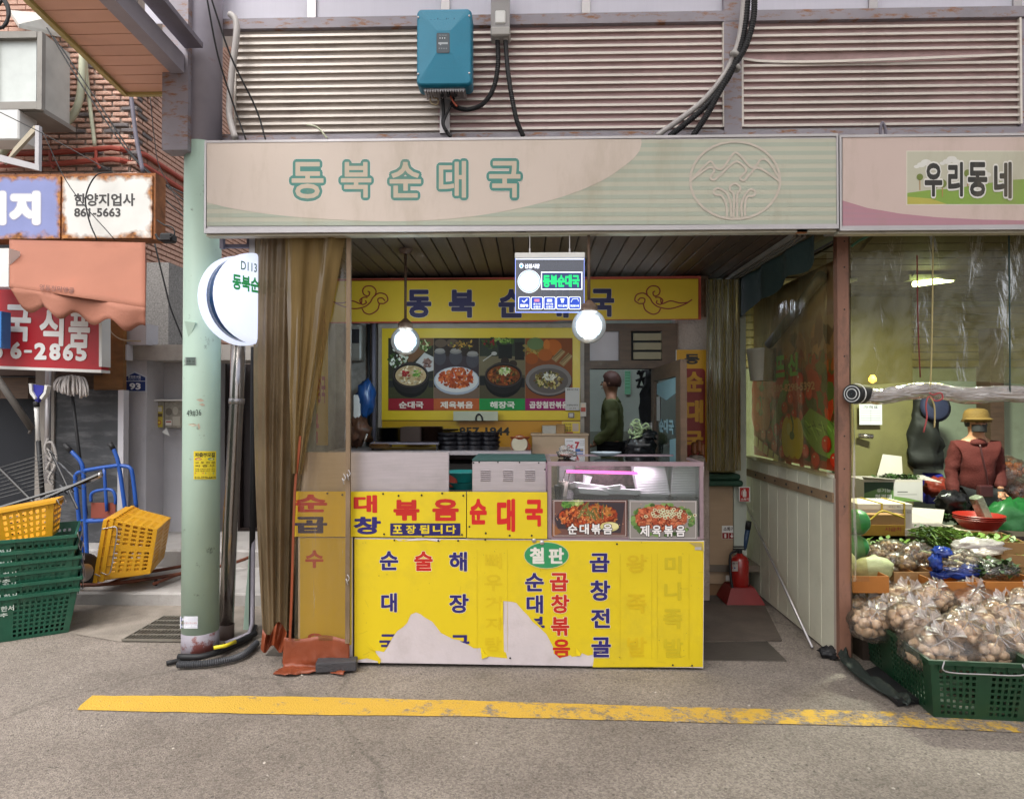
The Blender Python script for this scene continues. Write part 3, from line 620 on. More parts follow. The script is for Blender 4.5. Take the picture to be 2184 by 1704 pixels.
# ------------------------------------------------------------------ crates
def crate_mesh(name, m, parent, L=.52, Wd=.36, Hh=.3, tap=.03, rows=7, colsL=22, colsW=14, mid=True, solid=.004):
    """open basket with slotted walls, welded into one shell"""
    mb = MB()
    def wall(p00, p10, p01, p11, nc, nr):
        us = [0]; 
        for i in range(nc): us += [(i + .22) / nc, (i + .78) / nc]
        us.append(1); vsn = [0]
        for j in range(nr): vsn += [.06 + .8 * (j + .18) / nr, .06 + .8 * (j + .8) / nr]
        vsn.append(1); P = []
        for b in vsn:
            for a in us: P.append(p00 * (1 - a) * (1 - b) + p10 * a * (1 - b) + p01 * (1 - a) * b + p11 * a * b)
        F = []; nu = len(us)
        for j in range(len(vsn) - 1):
            for i in range(nu - 1):
                hole = (i % 2 == 1) and (j % 2 == 1)
                ci = (i - 1) / 2 / nc
                if hole and mid and .42 < ci < .56: hole = False
                if hole and (ci < .03 or ci > .93): hole = False
                if not hole: F.append((j * nu + i, j * nu + i + 1, (j + 1) * nu + i + 1, (j + 1) * nu + i))
        mb.add(P, F)
    a, b = L / 2, Wd / 2; c, d = a - tap, b - tap; V = Vector
    bt = [V((-c, -d, 0)), V((c, -d, 0)), V((c, d, 0)), V((-c, d, 0))]; tp = [V((-a, -b, Hh)), V((a, -b, Hh)), V((a, b, Hh)), V((-a, b, Hh))]
    for i in range(4):
        j = (i + 1) % 4; wall(bt[i], bt[j], tp[i], tp[j], colsL if i % 2 == 0 else colsW, rows)
    wall(bt[0] + V((0, 0, 0)), bt[1], bt[3], bt[2], colsL, 8)
    body = mb.build('basket', m, parent, local=True, weld=True, solid=solid)
    rb = MB(); e = .012
    for i in range(4):
        j = (i + 1) % 4; p, q = tp[i], tp[j]; n = V(((p + q) / 2).to_tuple()); n.z = 0; n.normalize(); t = (q - p).normalized()
        rb.hexa([p - t * e * 0 - V((0, 0, .02)), q - V((0, 0, .02)), q + n * e + t * e - V((0, 0, .02)), p + n * e - t * e - V((0, 0, .02)), p, q, q + n * e + t * e, p + n * e - t * e])
        for k in range(9 if i % 2 == 0 else 6):           # little fins under the rim
            w = (k + .5) / (9 if i % 2 == 0 else 6); s_ = p.lerp(q, w); rb.hexa([s_ - t * .002 - V((0, 0, .05)), s_ + t * .002 - V((0, 0, .05)), s_ + t * .002 - V((0, 0, .05)) + n * .004, s_ - t * .002 + n * .004 - V((0, 0, .05)), s_ - t * .002 - V((0, 0, .015)), s_ + t * .002 - V((0, 0, .015)), s_ + t * .002 + n * .012 - V((0, 0, .015)), s_ - t * .002 + n * .012 - V((0, 0, .015))])
    rb.build('rim', m, parent, local=True)
    for s_ in (-1, 1):
        x = s_ * (a + .012); hb = MB().tube(curve([V((x, -b * .75, Hh - .0)), V((x + s_ * .012, -b * .75, Hh - .045)), V((x + s_ * .014, 0, Hh - .05)), V((x + s_ * .012, b * .75, Hh - .045)), V((x, b * .75, Hh))], 5), .0035, 6)
        hb.build('handle', M_alu, parent, True, local=True)
M_gcr = mat('green crate plastic', '1a523e', .42, var=.1, dirt=.3, dcol='6a6a5a', dlo=.55, dhi=.8)
M_ycr = mat('yellow crate plastic', 'd29a1c', .42, var=.06, dirt=.3, dcol='8a6020', dlo=.55, dhi=.8)
gx = atz(60, 1350).x
GY = 4.33
ang = R(34); base_c = atz(146, 1348) - Matrix.Rotation(ang, 3, 'Z') @ Vector((.36, -.25, 0)); base_c.z = 0
labels = ['bottom green crate of the nested stack, standing on the ground', 'second green crate from the bottom of the nested stack', 'third green crate from the bottom of the nested stack', 'fourth green crate from the bottom of the nested stack', 'second green crate from the top of the nested stack', 'topmost green crate of the stack, holding the yellow crate']
gc = None
LV = [0, .075, .145, .215, .285, .36]
for k in range(6):
    zk = LV[k]
    if gc is None:
        gc = thing('green_crate', labels[0], 'crate', base_c, 'nested green crates', rot=(0, 0, ang)); crate_mesh('basket', M_gcr, gc, .82, .6, .30, .05, 8, 26, 18); o = gc
        pr = Print(rect_map((-.41, -.3, .3), (.82, 0, 0), (0, .03, -.3), 820, 300, (0, -1, 0)), eps=.001); pr.l = 8
        pr.text('경기 한서', 330, 60, 480, 95, 'c5d0c8', .02).text('상추', 360, 105, 450, 130, 'c5d0c8', .02); pr.build('lettering', M_printc, gc, local=True)
    else:
        o = dup(gc, None); WM[o] = Matrix(); tag(o, labels[k])
        o.location = base_c + Vector((random.uniform(-.012, .012), random.uniform(-.01, .01), zk)); o.rotation_euler = (0, 0, ang + random.uniform(-.03, .03))
# move the stack so that its corner stands where the photograph shows it
c0 = atz(160, 1345, 0)
yc = thing('yellow_crate', 'yellow crate tilted inside the top of the green crate stack', 'crate', (base_c.x - .08, base_c.y + .04, .57), 'yellow crates', rot=(R(-3), R(-9), R(30)))
crate_mesh('basket', M_ycr, yc, .74, .42, .24, .05, 5, 20, 12)
y2 = dup(yc, None); tag(y2, 'outer yellow crate of the tilted pair on the rusty trolley')
y3 = dup(yc, None); tag(y3, 'inner yellow crate nested in its twin on the rusty trolley')
# two nested crates stand on their ends, bottoms to the viewer's right
for o, s_ in ((y2, 0), (y3, 1)):
    o.scale = (.9, 1.05, 1.32)
    o.rotation_euler = (Matrix.Rotation(R(20), 3, 'Z') @ Matrix.Rotation(R(8), 3, 'Y') @ Matrix.Rotation(R(-90), 3, 'Y') @ Matrix.Rotation(R(90), 3, 'Z')).to_euler()
    o.location = Vector((-2.97 - .05 * s_, 5.22, .385)) + Vector((0, 0, .02 - .01 * s_))
# rusty flat trolley
tr = thing('flat_trolley', 'low rusty tube trolley lying under the two tilted yellow crates', 'trolley', (-3.3, 5.2, .1))
M_rt = mat('rusty tube', '6e3d2a', .7, var=.3, bump=.3, dirt=.6, dcol='3a2a24')
MB().tube(curve([(-3.75, 5.0, .14), (-3.2, 4.98, .15), (-2.62, 5.45, .17), (-2.45, 5.75, .2), (-2.6, 5.85, .21)], 5), .014, 8).tube(curve([(-3.75, 5.3, .14), (-3.2, 5.32, .15), (-2.75, 5.6, .18)], 5), .014, 8).build('frame', M_rt, tr, True)
for x in (-3.6, -3.25, -2.9): MB().tube([(x, 5.0, .145), (x + .05, 5.45, .145)], .012, 6).build('cross_tube', M_rt, tr)
for x, y in ((-3.5, 5.05), (-2.95, 5.12), (-3.3, 5.4)): MB().tube([(x, y, .1), (x, y, .145)], .012, 6).build('foot', M_black, tr)
# blue hand truck
ht = thing('hand_truck', 'blue steel hand truck leaning on the black sheet panel behind the yellow crates', 'hand truck', (-3.85, 5.35, .1))
M_blue = mat('blue enamel', '1f4fa0', .4, dirt=.3, dcol='6a4a3a', dlo=.6, dhi=.7)
Yh = 5.55
def bt(name, uv, r=.017, Y=Yh): return MB().tube(pcurve(uv, Y, 5), r, 8).build(name, M_blue, ht, True)
bt('side_rail', [(150, 960), (172, 985), (178, 1010), (180, 1060), (187, 1220)]); bt('side_rail', [(241, 955), (252, 985), (262, 1050), (270, 1110)])
bt('cross_bar', [(178, 1004), (220, 997), (256, 992)]); bt('cross_bar', [(184, 1112), (230, 1108), (266, 1090)]); bt('middle_rail', [(222, 997), (228, 1090)], .014)
bt('hoop', [(184, 1004), (164, 1010), (161, 1030), (168, 1100), (176, 1190)]); bt('hoop', [(256, 993), (276, 997), (283, 1015), (291, 1085)])
bt('inner_hoop', [(194, 1070), (196, 1052), (215, 1045), (238, 1045), (246, 1060), (246, 1075)], .013); bt('lower_bar', [(172, 1110), (200, 1108)], .012)
for a, b in (((137, 948), (152, 963)), ((234, 945), (242, 958))): MB().tube([at(*a, Yh), at(*b, Yh)], .021, 10).build('grip', M_black, ht, True)
MB().pbox(194, 1072, 246, 1105, Yh + .02, .008).build('backing_plate', mat('rust red plate', '8a4434', .7), ht)
M_ = Matrix.Rotation(R(90), 3, 'Y') @ Matrix.Rotation(R(20), 3, 'X')
for uu, vv, Y in ((181, 1228, 5.12),):
    c = at(uu - 8, 1220, 5.1); wv = MB().lathe([(.02, -.04), (.13, -.04), (.15, -.02), (.15, .02), (.13, .04), (.02, .04)], c, 28, M_); wv.build('wheel', M_black, ht, True)
    MB().lathe([(.01, -.045), (.07, -.045), (.07, .045), (.01, .045)], c, 16, M_).build('hub', M_alu, ht)
# black wire shelf parts leaning on the crates
wr = thing('wire_rack', 'black folded wire display rack lying across the yellow crate', 'wire rack', at(80, 1100, 4.9))
def wt(a, b, r, Ya, Yb): return MB().tube([at(*a, Ya), at(*b, Yb)], r, 5).build('wire', M_blackg, wr)
wt((0, 1105), (215, 1010), .014, 4.75, 5.0); wt((-10, 1085), (200, 1022), .012, 4.8, 5.02); wt((0, 1120), (90, 1075), .018, 4.7, 4.8)
for k in range(9): wt((-10, 1000 + k * 8), (108 - k * 2, 965 + k * 9), .0025, 5.2, 5.3)
for k in range(4): wt((100, 960 + k * 20), (205 - k * 8, 1025 + k * 6), .0025, 5.3, 5.1)
for k in range(12): wt((10 + k * 14, 1092 - k * 5), (18 + k * 14, 1108 - k * 6), .004, 4.82, 4.86)
MB().tube([at(108, 962, 5.3), at(165, 1085, 5.1)], .009, 6).build('wire', M_blackg, wr); MB().tube([at(0, 1000, 5.2), at(85, 1085, 5.0)], .01, 6).build('wire', M_blackg, wr)
MB().tube([at(196, 1022, 5.02), at(216, 1011, 5.0)], .02, 8).build('grip', M_alu, wr, True)
# ================================================================== green pole
PX, PY, PR = at(427, 1395, 4.02).x, 4.02, .108
gp = thing('steel_pole', 'thick round steel pole painted pale green below and grey above, left of the shop', 'pole', (PX, PY, 0))
gp['label'] = 'thick round steel pole painted pale green below and grey above, beside the shop sign'
M_gpole = mat('pale green paint', 'b3ccbc', .5, var=.07, vs=2, bump=.1, bs=20, dirt=.8, dcol='5f6e60', ds=9, dlo=.62, dhi=.68)
zg = at(427, 312, PY).z
def pole_seg(z0, z1, name, m, r=PR): MB().lathe([(r, z0), (r, (z0 + z1) / 2), (r, z1)], (PX + .0, PY, 0), 40).build(name, m, gp, True)
pole_seg(.0, .13, 'rusty_foot', mat('flaking pole base', '8f8a93', .6, var=.1, dirt=.95, dcol='6a3028', ds=7, dlo=.5, dhi=.56)); pole_seg(.13, zg, 'lower_shaft', M_gpole)
pole_seg(zg, 5.4, 'upper_shaft', M_steel)
pc = lambda r=0: cyl_map(PX, PY, PR + .001 + r)
pr = Print(pc(), .0004); pr.rect(413, 962, 461, 1022, 'd9c42e'); pr.build('poster_sheet', M_printc, gp)
st = thing('yellow_poster', 'yellow job poster headed 파출부모집 glued to the green pole', 'poster', at(437, 1022, 3.9))
pr = Print(cyl_map(PX, PY, PR + .003), .0003)
for k in range(6): pr.rect(413 + k * 8, 962, 421 + k * 8, 1022, 'dcc72c', 0)
pr.l += 1; pr.text('파출부모집', 416, 965, 458, 975, '2a2a1c', .04).ell(423, 979, 7, 2.6, 'a8342c').ell(450, 979, 7, 2.6, '2c7a5c').text('조정문', 418, 977.8, 428, 980.2, 'f0e8e0', 0).text('여성문', 445, 977.8, 455, 980.2, 'f0e8e0', 0)
pr.text('교 포 전 문', 416, 984, 459, 989, '6a5a1c', .02).text('파 출 부', 416, 991, 458, 996, '6a5a1c', .02).text('호텔 간병인 청소 회사', 416, 999, 459, 1002, '5a4c1c', .005).text('공장 농공 야간 식당', 416, 1003, 459, 1006, '5a4c1c', .005)
pr.rect(416, 1008, 434, 1010.5, 'c46a4a').rect(438, 1008, 456, 1010.5, '5a9a80').text('010-3770-6419', 415, 1016, 460, 1021, '3a3218', .02); pr.build('sheet', M_printc, st)
gp.children[-1].name and bpy.data.objects.remove([c for c in gp.children if c.name.startswith('poster_sheet')][0])
def sticker(u0, v0, u1, v1, bg_, texts, label, cat='sticker'):
    pr = Print(cyl_map(PX, PY, PR + .003), .0003); n = 4
    for k in range(n): pr.rect(u0 + (u1 - u0) * k / n, v0, u0 + (u1 - u0) * (k + 1) / n, v1, bg_, 0)
    pr.l += 1
    for t in texts:
        if len(t) == 5: pr.rect(*t)
        else: pr.text(*t)
    pr.build('sticker', M_printc, None, label=label, cat=cat)
sticker(384, 1314, 422, 1340, 'd0d2da', [(386, 1317, 421, 1325, '3a3f80'), ('퀵드', 387, 1318, 402, 1324.5, 'e8e8f0', .03), ('(전동판매택)', 404, 1319, 420, 1323.5, 'd8d8e8', .0), (386, 1331, 421, 1339, '3a3f80'), ('이사·철거·청소·용달', 387, 1326.5, 420, 1330, 'b05a5a', .0), ('010-6597-7744', 387, 1333, 420, 1338, 'f0f0f8', .02)], 'white and navy phone number sticker near the foot of the green pole')
sticker(395, 762, 418, 779, '5c6a64', [(396, 763, 417, 778, 'd0d6d2'), ('관리용 가로등', 397, 764, 416, 767, '3a4a44', 0), ('전화 161', 397, 768.5, 416, 773, '2a3430', .02), ('02-879-6762', 397, 775, 416, 777.5, '3a4a44', 0)], 'small grey number sticker high on the green pole')
pr = Print(cyl_map(PX, PY, PR + .003), .0003); pr.text('49#36', 398, 874, 429, 888, '26332e', .0, rot=-.06)
for (x, y, w, h) in ((418, 852, 18, 5), (424, 862, 14, 4), (400, 905, 22, 4), (421, 905, 6, 12)): pr.poly([(x, y), (x + w * .6, y - 2), (x + w, y + h * .6), (x + w * .5, y + h)], 'b9a894')
pr.build('paint_mark', M_printc, gp)
MB().prism([at(393, 685, 3.9), at(417, 688, 3.9), at(403, 725, 3.92)], (0, .03, 0)).build('bracket', M_gpole, gp)
# round lit sign
rd = thing('round_light_sign', 'glowing round double sided sign reading D113 동북순대국 beside the green pole', 'sign', at(520, 640, 4.1))
nA = Vector((.85, -.527, 0)); cR = at(541, 639, 3.86); Rd = .268
tA = Vector((.527, .85, 0)); MR = Matrix((tA, Vector((0, 0, 1)), nA)).transposed()
M_lit = mat('lit acrylic', 'b8bcd0', .3, var=0, bump=0, emis='dfe8ff', es=.5)
def drum(z0, z1, m, nm, r=Rd): MB().lathe([(r * .9, z0), (r * .97, z0 + .012), (r, z0 + .03), (r, z1 - .03), (r * .97, z1 - .012), (r * .9, z1)], cR, 48, MR).build(nm, m, rd, 'auto')
drum(-.015, .07, M_lit, 'front_drum'); drum(-.165, -.075, M_lit, 'rear_drum')
MB().lathe([(Rd * .94, -.078), (Rd * .94, -.012)], cR, 48, MR).build('blue_band', mat('blue band', '123f6e', .15, var=.2), rd, True)
fc = cR + nA * .071
pr = Print(plane_map(p0=fc, n=nA), .001); pr.m = rect_map(fc - tA * Rd + Vector((0, 0, Rd)), tA * Rd * 2, Vector((0, 0, -2 * Rd)), 200, 200, nA)
pr.text('D113', 50, 26, 89, 45, '2f5a46', .01).text('동북순대국', 30, 56, 138, 90, '1c8a4a', .04)
pr.build('lettering', mat('lit print', vc=True, var=0, bump=0, emis='ffffff', es=.2), rd)
MB().box(cR + Vector((-.02, -.02, Rd - .01)), cR + Vector((.02, .02, Rd + .12))).build('bracket', M_alu, rd)
MB().pbox(468, 495, 476, 530, 3.84, .03).pbox(468, 521, 545, 528, 3.875, .03).pbox(526, 492, 536, 524, 3.91, .03).build('hanger', M_steel2, rd)
# flue pipe
fp = thing('stainless_flue', 'tall polished stainless flue pipe leaning beside the green pole', 'pipe', at(480, 1365, 4.25))
M_chrome = mat('polished stainless', 'a8a29e', .22, .95, var=.1, bump=.04, dirt=.3, dcol='6a5545', ds=4)
MB().tube([at(508, 735, 4.25), at(505, 857, 4.25), at(492, 1100, 4.25), at(481, 1368, 4.25)], .046, 24).build('pipe', M_chrome, fp, True)
MB().tube([at(505.2, 850, 4.25), at(504.7, 862, 4.25)], .05, 24).build('joint_band', M_alu, fp, True)
MB().tube([at(482, 1330, 4.25), at(481, 1369, 4.25)], .052, 20).build('foot_collar', mat('brown tape', '5a4a44', .6), fp, True)
# narrow frame and cables beside the curtain
MB().prism([at(534, 1140, 4.4), at(540, 1140, 4.4), at(532, 1362, 4.4), at(517, 1362, 4.4)], (0, .03, 0)).build('metal_strip', M_gpole, None, label='narrow pale green metal strip standing by the brown drapes', cat='metal strip')
MB().tube([at(541, 740, 4.35), at(537, 1335, 4.35)], .02, 8).build('black_downpipe', M_black, None, True, label='thin black pipe upright behind the drapes beside the flue', cat='pipe')
MB().tube([atz(480, 1372, .02), at(530, 1352, 4.2), at(538, 1330, 4.25), at(540, 1150, 4.35)], .014, 8).build('grey_bracket_bar', M_steel, None, True, label='grey bent bar between the flue foot and the drapes', cat='bar')
zc = lambda uv, z: [atz(u, v, z) for u, v in uv]
MB().tube(curve(zc([(355, 1414), (420, 1400), (480, 1385), (530, 1362), (545, 1335)], .02), 5), .014, 8).build('black_cable', M_black, None, True, label='smooth black cable on the ground passing the pole foot', cat='cable')
MB().tube(curve(zc([(380, 1400), (440, 1398), (500, 1372), (545, 1350)], .04), 5), .018, 8).build('thick_black_cable', M_black, None, True, label='thick black cable lying on top behind the corrugated one', cat='cable')
Pn = curve(zc([(378, 1417), (430, 1415), (480, 1408), (520, 1395), (548, 1370)], .03), 22)
MB().tube(Pn, [.021 if i % 2 else .017 for i in range(len(Pn))], 10).build('corrugated_conduit', mat('grey corrugated conduit', '3a3b3f', .5), None, 'auto', label='dark grey corrugated conduit lying at the foot of the green pole', cat='conduit')
MB().tube(zc([(456, 1381), (480, 1377), (502, 1368)], .075), .012, 6).build('yellow_tape', mat('yellow tape', 'd8c62a', .5), None, True, label='short yellow tape strip lying on the black cables', cat='tape')
# ================================================================== steel gallery above the shops
YL = 4.10
gal = thing('steel_gallery', 'purple grey steel arcade frame with louvred panels above the shop signs', 'arcade frame', (0, YL, 2.9))
M_rail = mat('weathered purple steel', '908a92', .6, .05, dirt=.95, dcol='8a5a34', ds=9, dlo=.52, dhi=.64, streak=(1, 1, 3))
def yb(u0, v0, u1, v1, Y, d, name, m, par): return MB().pbox(u0, v0, u1, v1, Y, d).build(name, m, par)
yb(345, -60, 402, 320, 3.87, .1, 'column', M_rail, gal); 
yb(402, 292, 500, 322, YL + .01, .08, 'bottom_rail', M_rail, gal)
yb(1545, -60, 1581, 300, YL - .01, .1, 'column', M_rail, gal)
xa, xb = at(400, 50, YL).x, at(2400, 50, YL).x; zt0, zt1 = at(1100, 55, YL).z, at(1100, 33, YL).z
MB().box((xa, YL - .012, zt0), (xb, YL + .07, zt1)).build('top_rail', M_rail, gal)
zb0, zb1 = at(1100, 300, YL).z, at(1100, 284, YL).z
MB().box((xa, YL - .005, zb0 - .05), (xb, YL + .07, zb1)).build('lower_rail', M_rail, gal)
MB().box((xa, YL + .02, zb1), (xb, YL + .06, zb1 + .02)).build('lower_channel', M_alu, gal)
M_slat = mat('painted metal slat', 'd2cac2', .42, .25, var=.08, vs=2, dirt=.35, dcol='6a5f55', ds=3, bump=.03)
M_back = mat('mauve louvre sheet', 'b79798', .6, .1, var=.08, vs=1.2, bump=.03, dirt=.5, dcol='74685f', ds=1.0, dlo=.45, dhi=.6)
M_backl = mat('grey louvre sheet', 'bbafa6', .6, .1, var=.1, vs=1.2, bump=.03, dirt=.6, dcol='6f625a', ds=1.2, dlo=.45, dhi=.6)
def louvre(u0, u1, back, sag=None, n=14):
    x0, x1 = at(u0, 150, YL).x, at(u1, 150, YL).x; a, b = zb1 + .02, zt0 - .003
    xm = x0 + (x1 - x0) * .42 if u0 == 500 else x0
    if xm > x0: MB().box((x0, YL + .0185, a), (xm, YL + .03, b)).build('back_sheet', M_backl, gal)
    MB().box((xm, YL + .0185, a), (x1, YL + .03, b)).build('back_sheet', back, gal)
    st = (b - a) / n; first = None
    for k in range(n):
        z = a + st * k + .004; prof = [(0, -.002), (0, .0135), (.004, .015), (.018, .018), (.018, .003), (.004, -.001)]
        if sag is not None and k == sag:
            N = 18; mb = MB(); rings = []
            for i in range(N + 1):
                t = i / N; dz = -.035 * (math.sin(math.pi * t ** .6)); dy = -.02 * math.sin(math.pi * t); rings += [(x0 + (x1 - x0) * t, YL + p + dy, z + q + dz) for p, q in prof]
            mb.add(rings, [(i * 6 + j, i * 6 + (j + 1) % 6, (i + 1) * 6 + (j + 1) % 6, (i + 1) * 6 + j) for i in range(N) for j in range(6)]).build('slat', M_slat, gal); continue
        if first is None:
            first = MB().prism([(x0, YL + p, a + .004 + q) for p, q in prof], (x1 - x0, 0, 0)).build('slat', M_slat, gal)
        else:
            o = first.copy(); COL.objects.link(o); o.parent = gal; o.location = (0, 0, st * k)
    for x in (x0, x1 - .012): MB().box((x, YL - .008, a), (x + .012, YL + .018, b)).build('edge_channel', M_slat, gal)
louvre(500, 1545, M_back); louvre(1581, 2178, M_back, 9); louvre(2200, 2500, M_back); louvre(374, 402, M_backl)
yb(2178, 40, 2200, 300, YL - .004, .06, 'column', M_rail, gal)
# translucent sheets over it
M_poly = mat('polycarbonate', 'e6e4ee', .5, var=.03, vs=1, bump=.15, bs=4, stretch=(60, 1, .2))
_n = M_poly.node_tree; _b = _n.nodes['Principled BSDF']; _tl = _n.nodes.new('ShaderNodeBsdfTranslucent'); _tl.inputs[0].default_value = (.9, .9, .95, 1); _mx = _n.nodes.new('ShaderNodeMixShader'); _mx.inputs[0].default_value = .5
_n.links.new(_b.outputs[0], _mx.inputs[1]); _n.links.new(_tl.outputs[0], _mx.inputs[2]); _n.links.new(_mx.outputs[0], _n.nodes['Material Output'].inputs[0])
mull = [300, 400, 665, 950, 1250, 1560, 1862, 2170, 2480]
for a, b in zip(mull[:-1], mull[1:]):
    x0, x1 = at(a + 9, 20, YL + .03).x, at(b - 9, 20, YL + .03).x; MB().box((x0, YL + .03, zt1 + .002), (x1, YL + .036, 5.4)).build('panel', M_poly, gal)
for a in mull[1:]:
    x0, x1 = at(a - 9, 20, YL + .02).x, at(a + 9, 20, YL + .02).x; MB().box((x0, YL + .015, zt1 + .001), (x1, YL + .05, 5.4)).build('mullion', M_alu, gal)
# soffit canopy of peach planks
sf = thing('plank_soffit', 'salmon coloured metal plank soffit with yellow trim reaching over the alley', 'canopy', (-2.9, 3.6, 3.5))
M_peach = mat('salmon metal plank', 'd9ab95', .45, .1, var=.05, vs=2, dirt=.3, dcol='8a5a44', ds=3, dlo=.55, dhi=.8, bump=.02)
ZS = 3.52
A_, B_ = atz(270, 197, ZS), atz(345, 197, ZS); A2_ = atz(60, -8, ZS); B2_ = atz(205, -8, ZS)
def lerp2(P, Q, t): return P + (Q - P) * t
y0_, y1_ = 1.9, A_.y; npk = 22; pw = .108
XR0, XR1 = atz(205, -8, ZS), atz(345, 135, ZS)
def xq(y): return XR0.x + (XR1.x - XR0.x) * (y - XR0.y) / (XR1.y - XR0.y)
def xl(y): return A_.x + (A2_.x - A_.x) * (y - A_.y) / (A2_.y - A_.y)
xr_ = B_.x + .05
k = 0; y = y1_
while y > y0_:
    ya = y - pw + .007; xr = xr_
    MB().prism([(xl(y), y, ZS), (xq(y), y, ZS), (xq(ya), ya, ZS), (xl(ya), ya, ZS)], (0, 0, .012)).build('plank', M_peach, sf); y -= pw
MB().prism([(xl(y0_), y0_, ZS + .014), (xq(y0_), y0_, ZS + .014), (xq(y1_), y1_, ZS + .014), (xl(y1_), y1_, ZS + .014)], (0, 0, .02)).build('backing', M_black, sf)
M_ytrim = mat('yellowed trim', 'b0a266', .5)
MB().hexa([(xl(y0_) - .03, y0_, ZS - .02), (xl(y0_), y0_, ZS - .02), (xl(y1_), y1_ + .02, ZS - .02), (xl(y1_) - .03, y1_ + .02, ZS - .02), (xl(y0_) - .03, y0_, ZS + .1), (xl(y0_), y0_, ZS + .1), (xl(y1_), y1_ + .02, ZS + .1), (xl(y1_) - .03, y1_ + .02, ZS + .1)]).build('edge_trim', M_ytrim, sf)
MB().box((xl(y1_), y1_ + .002, ZS - .018), (xq(y1_), y1_ + .03, ZS + .1)).build('end_trim', M_ytrim, sf)
bm0, bm1 = at(345, 150, YL), at(345, 150, YL)
be = thing('roof_beam', 'dark steel roof beam running along the salmon soffit to the column', 'beam', (-2.2, 3, 3.5))
def bslab(x0_, x1_, za, zb, nm, m): MB().hexa([(xq(y0_) + x0_, y0_, za), (xq(y0_) + x1_, y0_, za), (xq(3.865) + x1_, 3.865, za), (xq(3.865) + x0_, 3.865, za), (xq(y0_) + x0_, y0_, zb), (xq(y0_) + x1_, y0_, zb), (xq(3.865) + x1_, 3.865, zb), (xq(3.865) + x0_, 3.865, zb)]).build(nm, m, be)
bslab(.003, .085, ZS - .01, ZS + .1, 'bottom_flange', M_steel); bslab(.087, .2, ZS + .14, ZS + .17, 'deck', M_steel2)
M_cond = mat('white conduit', 'a9a4a2', .5, dirt=.4, dcol='6a6560')
for dv, w_ in ((0, 'upper'), (9, 'lower')): cable('flexible_conduit', [(205 + dv, -20), (260, 45 + dv), (318, 92 + dv), (345, 98 + dv), (375, 88 + dv), (404, 62 + dv)], [3.4, 3.6, 3.85, 3.95, 3.97, 3.97], .022, M_cond, w_ + ' grey white flexible conduit curving from the roof beam to the pole', 'conduit', group='conduits bending to the pole')
MB().tube(curve([at(490, 30, 4.0), at(503, 45, 4.0), at(504, 80, 4.0), at(494, 160, 4.02), at(489, 230, 4.02), at(492, 262, 4.0), at(502, 296, 3.95)], 6), .02, 8).build('white_conduit', M_cond, None, True, label='white conduit dropping beside the pole to the top of the shop sign', cat='conduit')
for P, w_ in (([(440, -10), (465, 120), (500, 230), (525, 300)], 'inner'), ([(448, -10), (492, 120), (545, 230), (567, 300)], 'outer')): cable('taut_wire', P, [3.5, 3.6, 3.7, 3.72], .005, M_black, w_ + ' thin black wire running down past the pole to the sign top', 'wire', group='thin wires past the pole')
# ------------------------------------------------------------------ big sign
YS = 3.66
sg = thing('shop_sign_box', 'long pale shop sign box reading 동북순대국 with mountain emblem over the yellow stall', 'shop sign', at(1110, 490, YS))
SB = [(437, 300), (1788, 292), (1787, 483), (435, 488)]
xs0, xs1 = at(437, 400, YS).x, at(1787, 400, YS).x; zs1 = (at(437, 299, YS).z + at(1787, 292, YS).z) / 2; zs0 = (at(437, 487, YS).z + at(1787, 484, YS).z) / 2
MB().box((xs0, YS + .004, zs0), (xs1, YS + .2, zs1)).build('box', M_alu, sg)
for a, b in (((xs0, YS - .004, zs1 - .008), (xs1, YS + .01, zs1 + .006)), ((xs0, YS - .004, zs0 - .02), (xs1, YS + .01, zs0 + .006)), ((xs0 - .002, YS - .0045, zs0 - .02), (xs0 + .009, YS + .011, zs1)), ((xs1 - .008, YS - .0045, zs0 - .02), (xs1 + .002, YS + .011, zs1))): MB().box(a, b).build('frame', M_alu, sg)
MB().box((xs0, YS + .02, zs0 - .032), (xs1, YS + .075, zs0 - .003)).build('bottom_rail', mat('yellowed aluminium', 'b5ae9c', .4, .3, dirt=.5, dcol='5a5040'), sg)
def fascia(name, px0, px1, z0, z1, Y, par, stripe):
    return None
def sv(v, u): return v
M_pp = mat('sign print', vc=True, var=.04, vs=1.2, rough=.42, bump=.02, bs=8, dirt=.55, dcol='8f8064', ds=1.6, dlo=.5, dhi=.85, streak=(2.5, 1, .8))
pr = Print(plane_map(YS), .0004); T0 = lambda u: 300 - 8 * (u - 437) / 1350; B0 = lambda u: 488 - 4 * (u - 437) / 1350
def band(u0, u1, a, b, c): pr.poly([(u0, T0(u0) + (B0(u0) - T0(u0)) * b), (u1, T0(u1) + (B0(u1) - T0(u1)) * b), (u1, T0(u1) + (B0(u1) - T0(u1)) * a), (u0, T0(u0) + (B0(u0) - T0(u0)) * a)], c)
GA, GB = 'b4b3a2', 'a3aa9b'
band(441, 1784, .02, .97, GA)
for k in range(10): band(441, 1784, .06 + k * .096, .06 + k * .096 + .046, GB)
PKc = 'c7b9ae'
arc = [(441, 432)] + [(441 + (1367 - 441) * 0, 432)]
pts = [(441, 303), (441, 432)]
for u, v in [(500, 446), (580, 458), (680, 467), (800, 472), (900, 471), (1000, 463), (1100, 446), (1200, 420), (1280, 388), (1335, 352), (1360, 328), (1368, 308), (1367, 297)]: pts.append((u, v))
P2 = curve([Vector((a, b, 0)) for a, b in pts[1:]], 5); pr.poly([(p.x, p.y) for p in P2] + [(441, 303)], PKc)
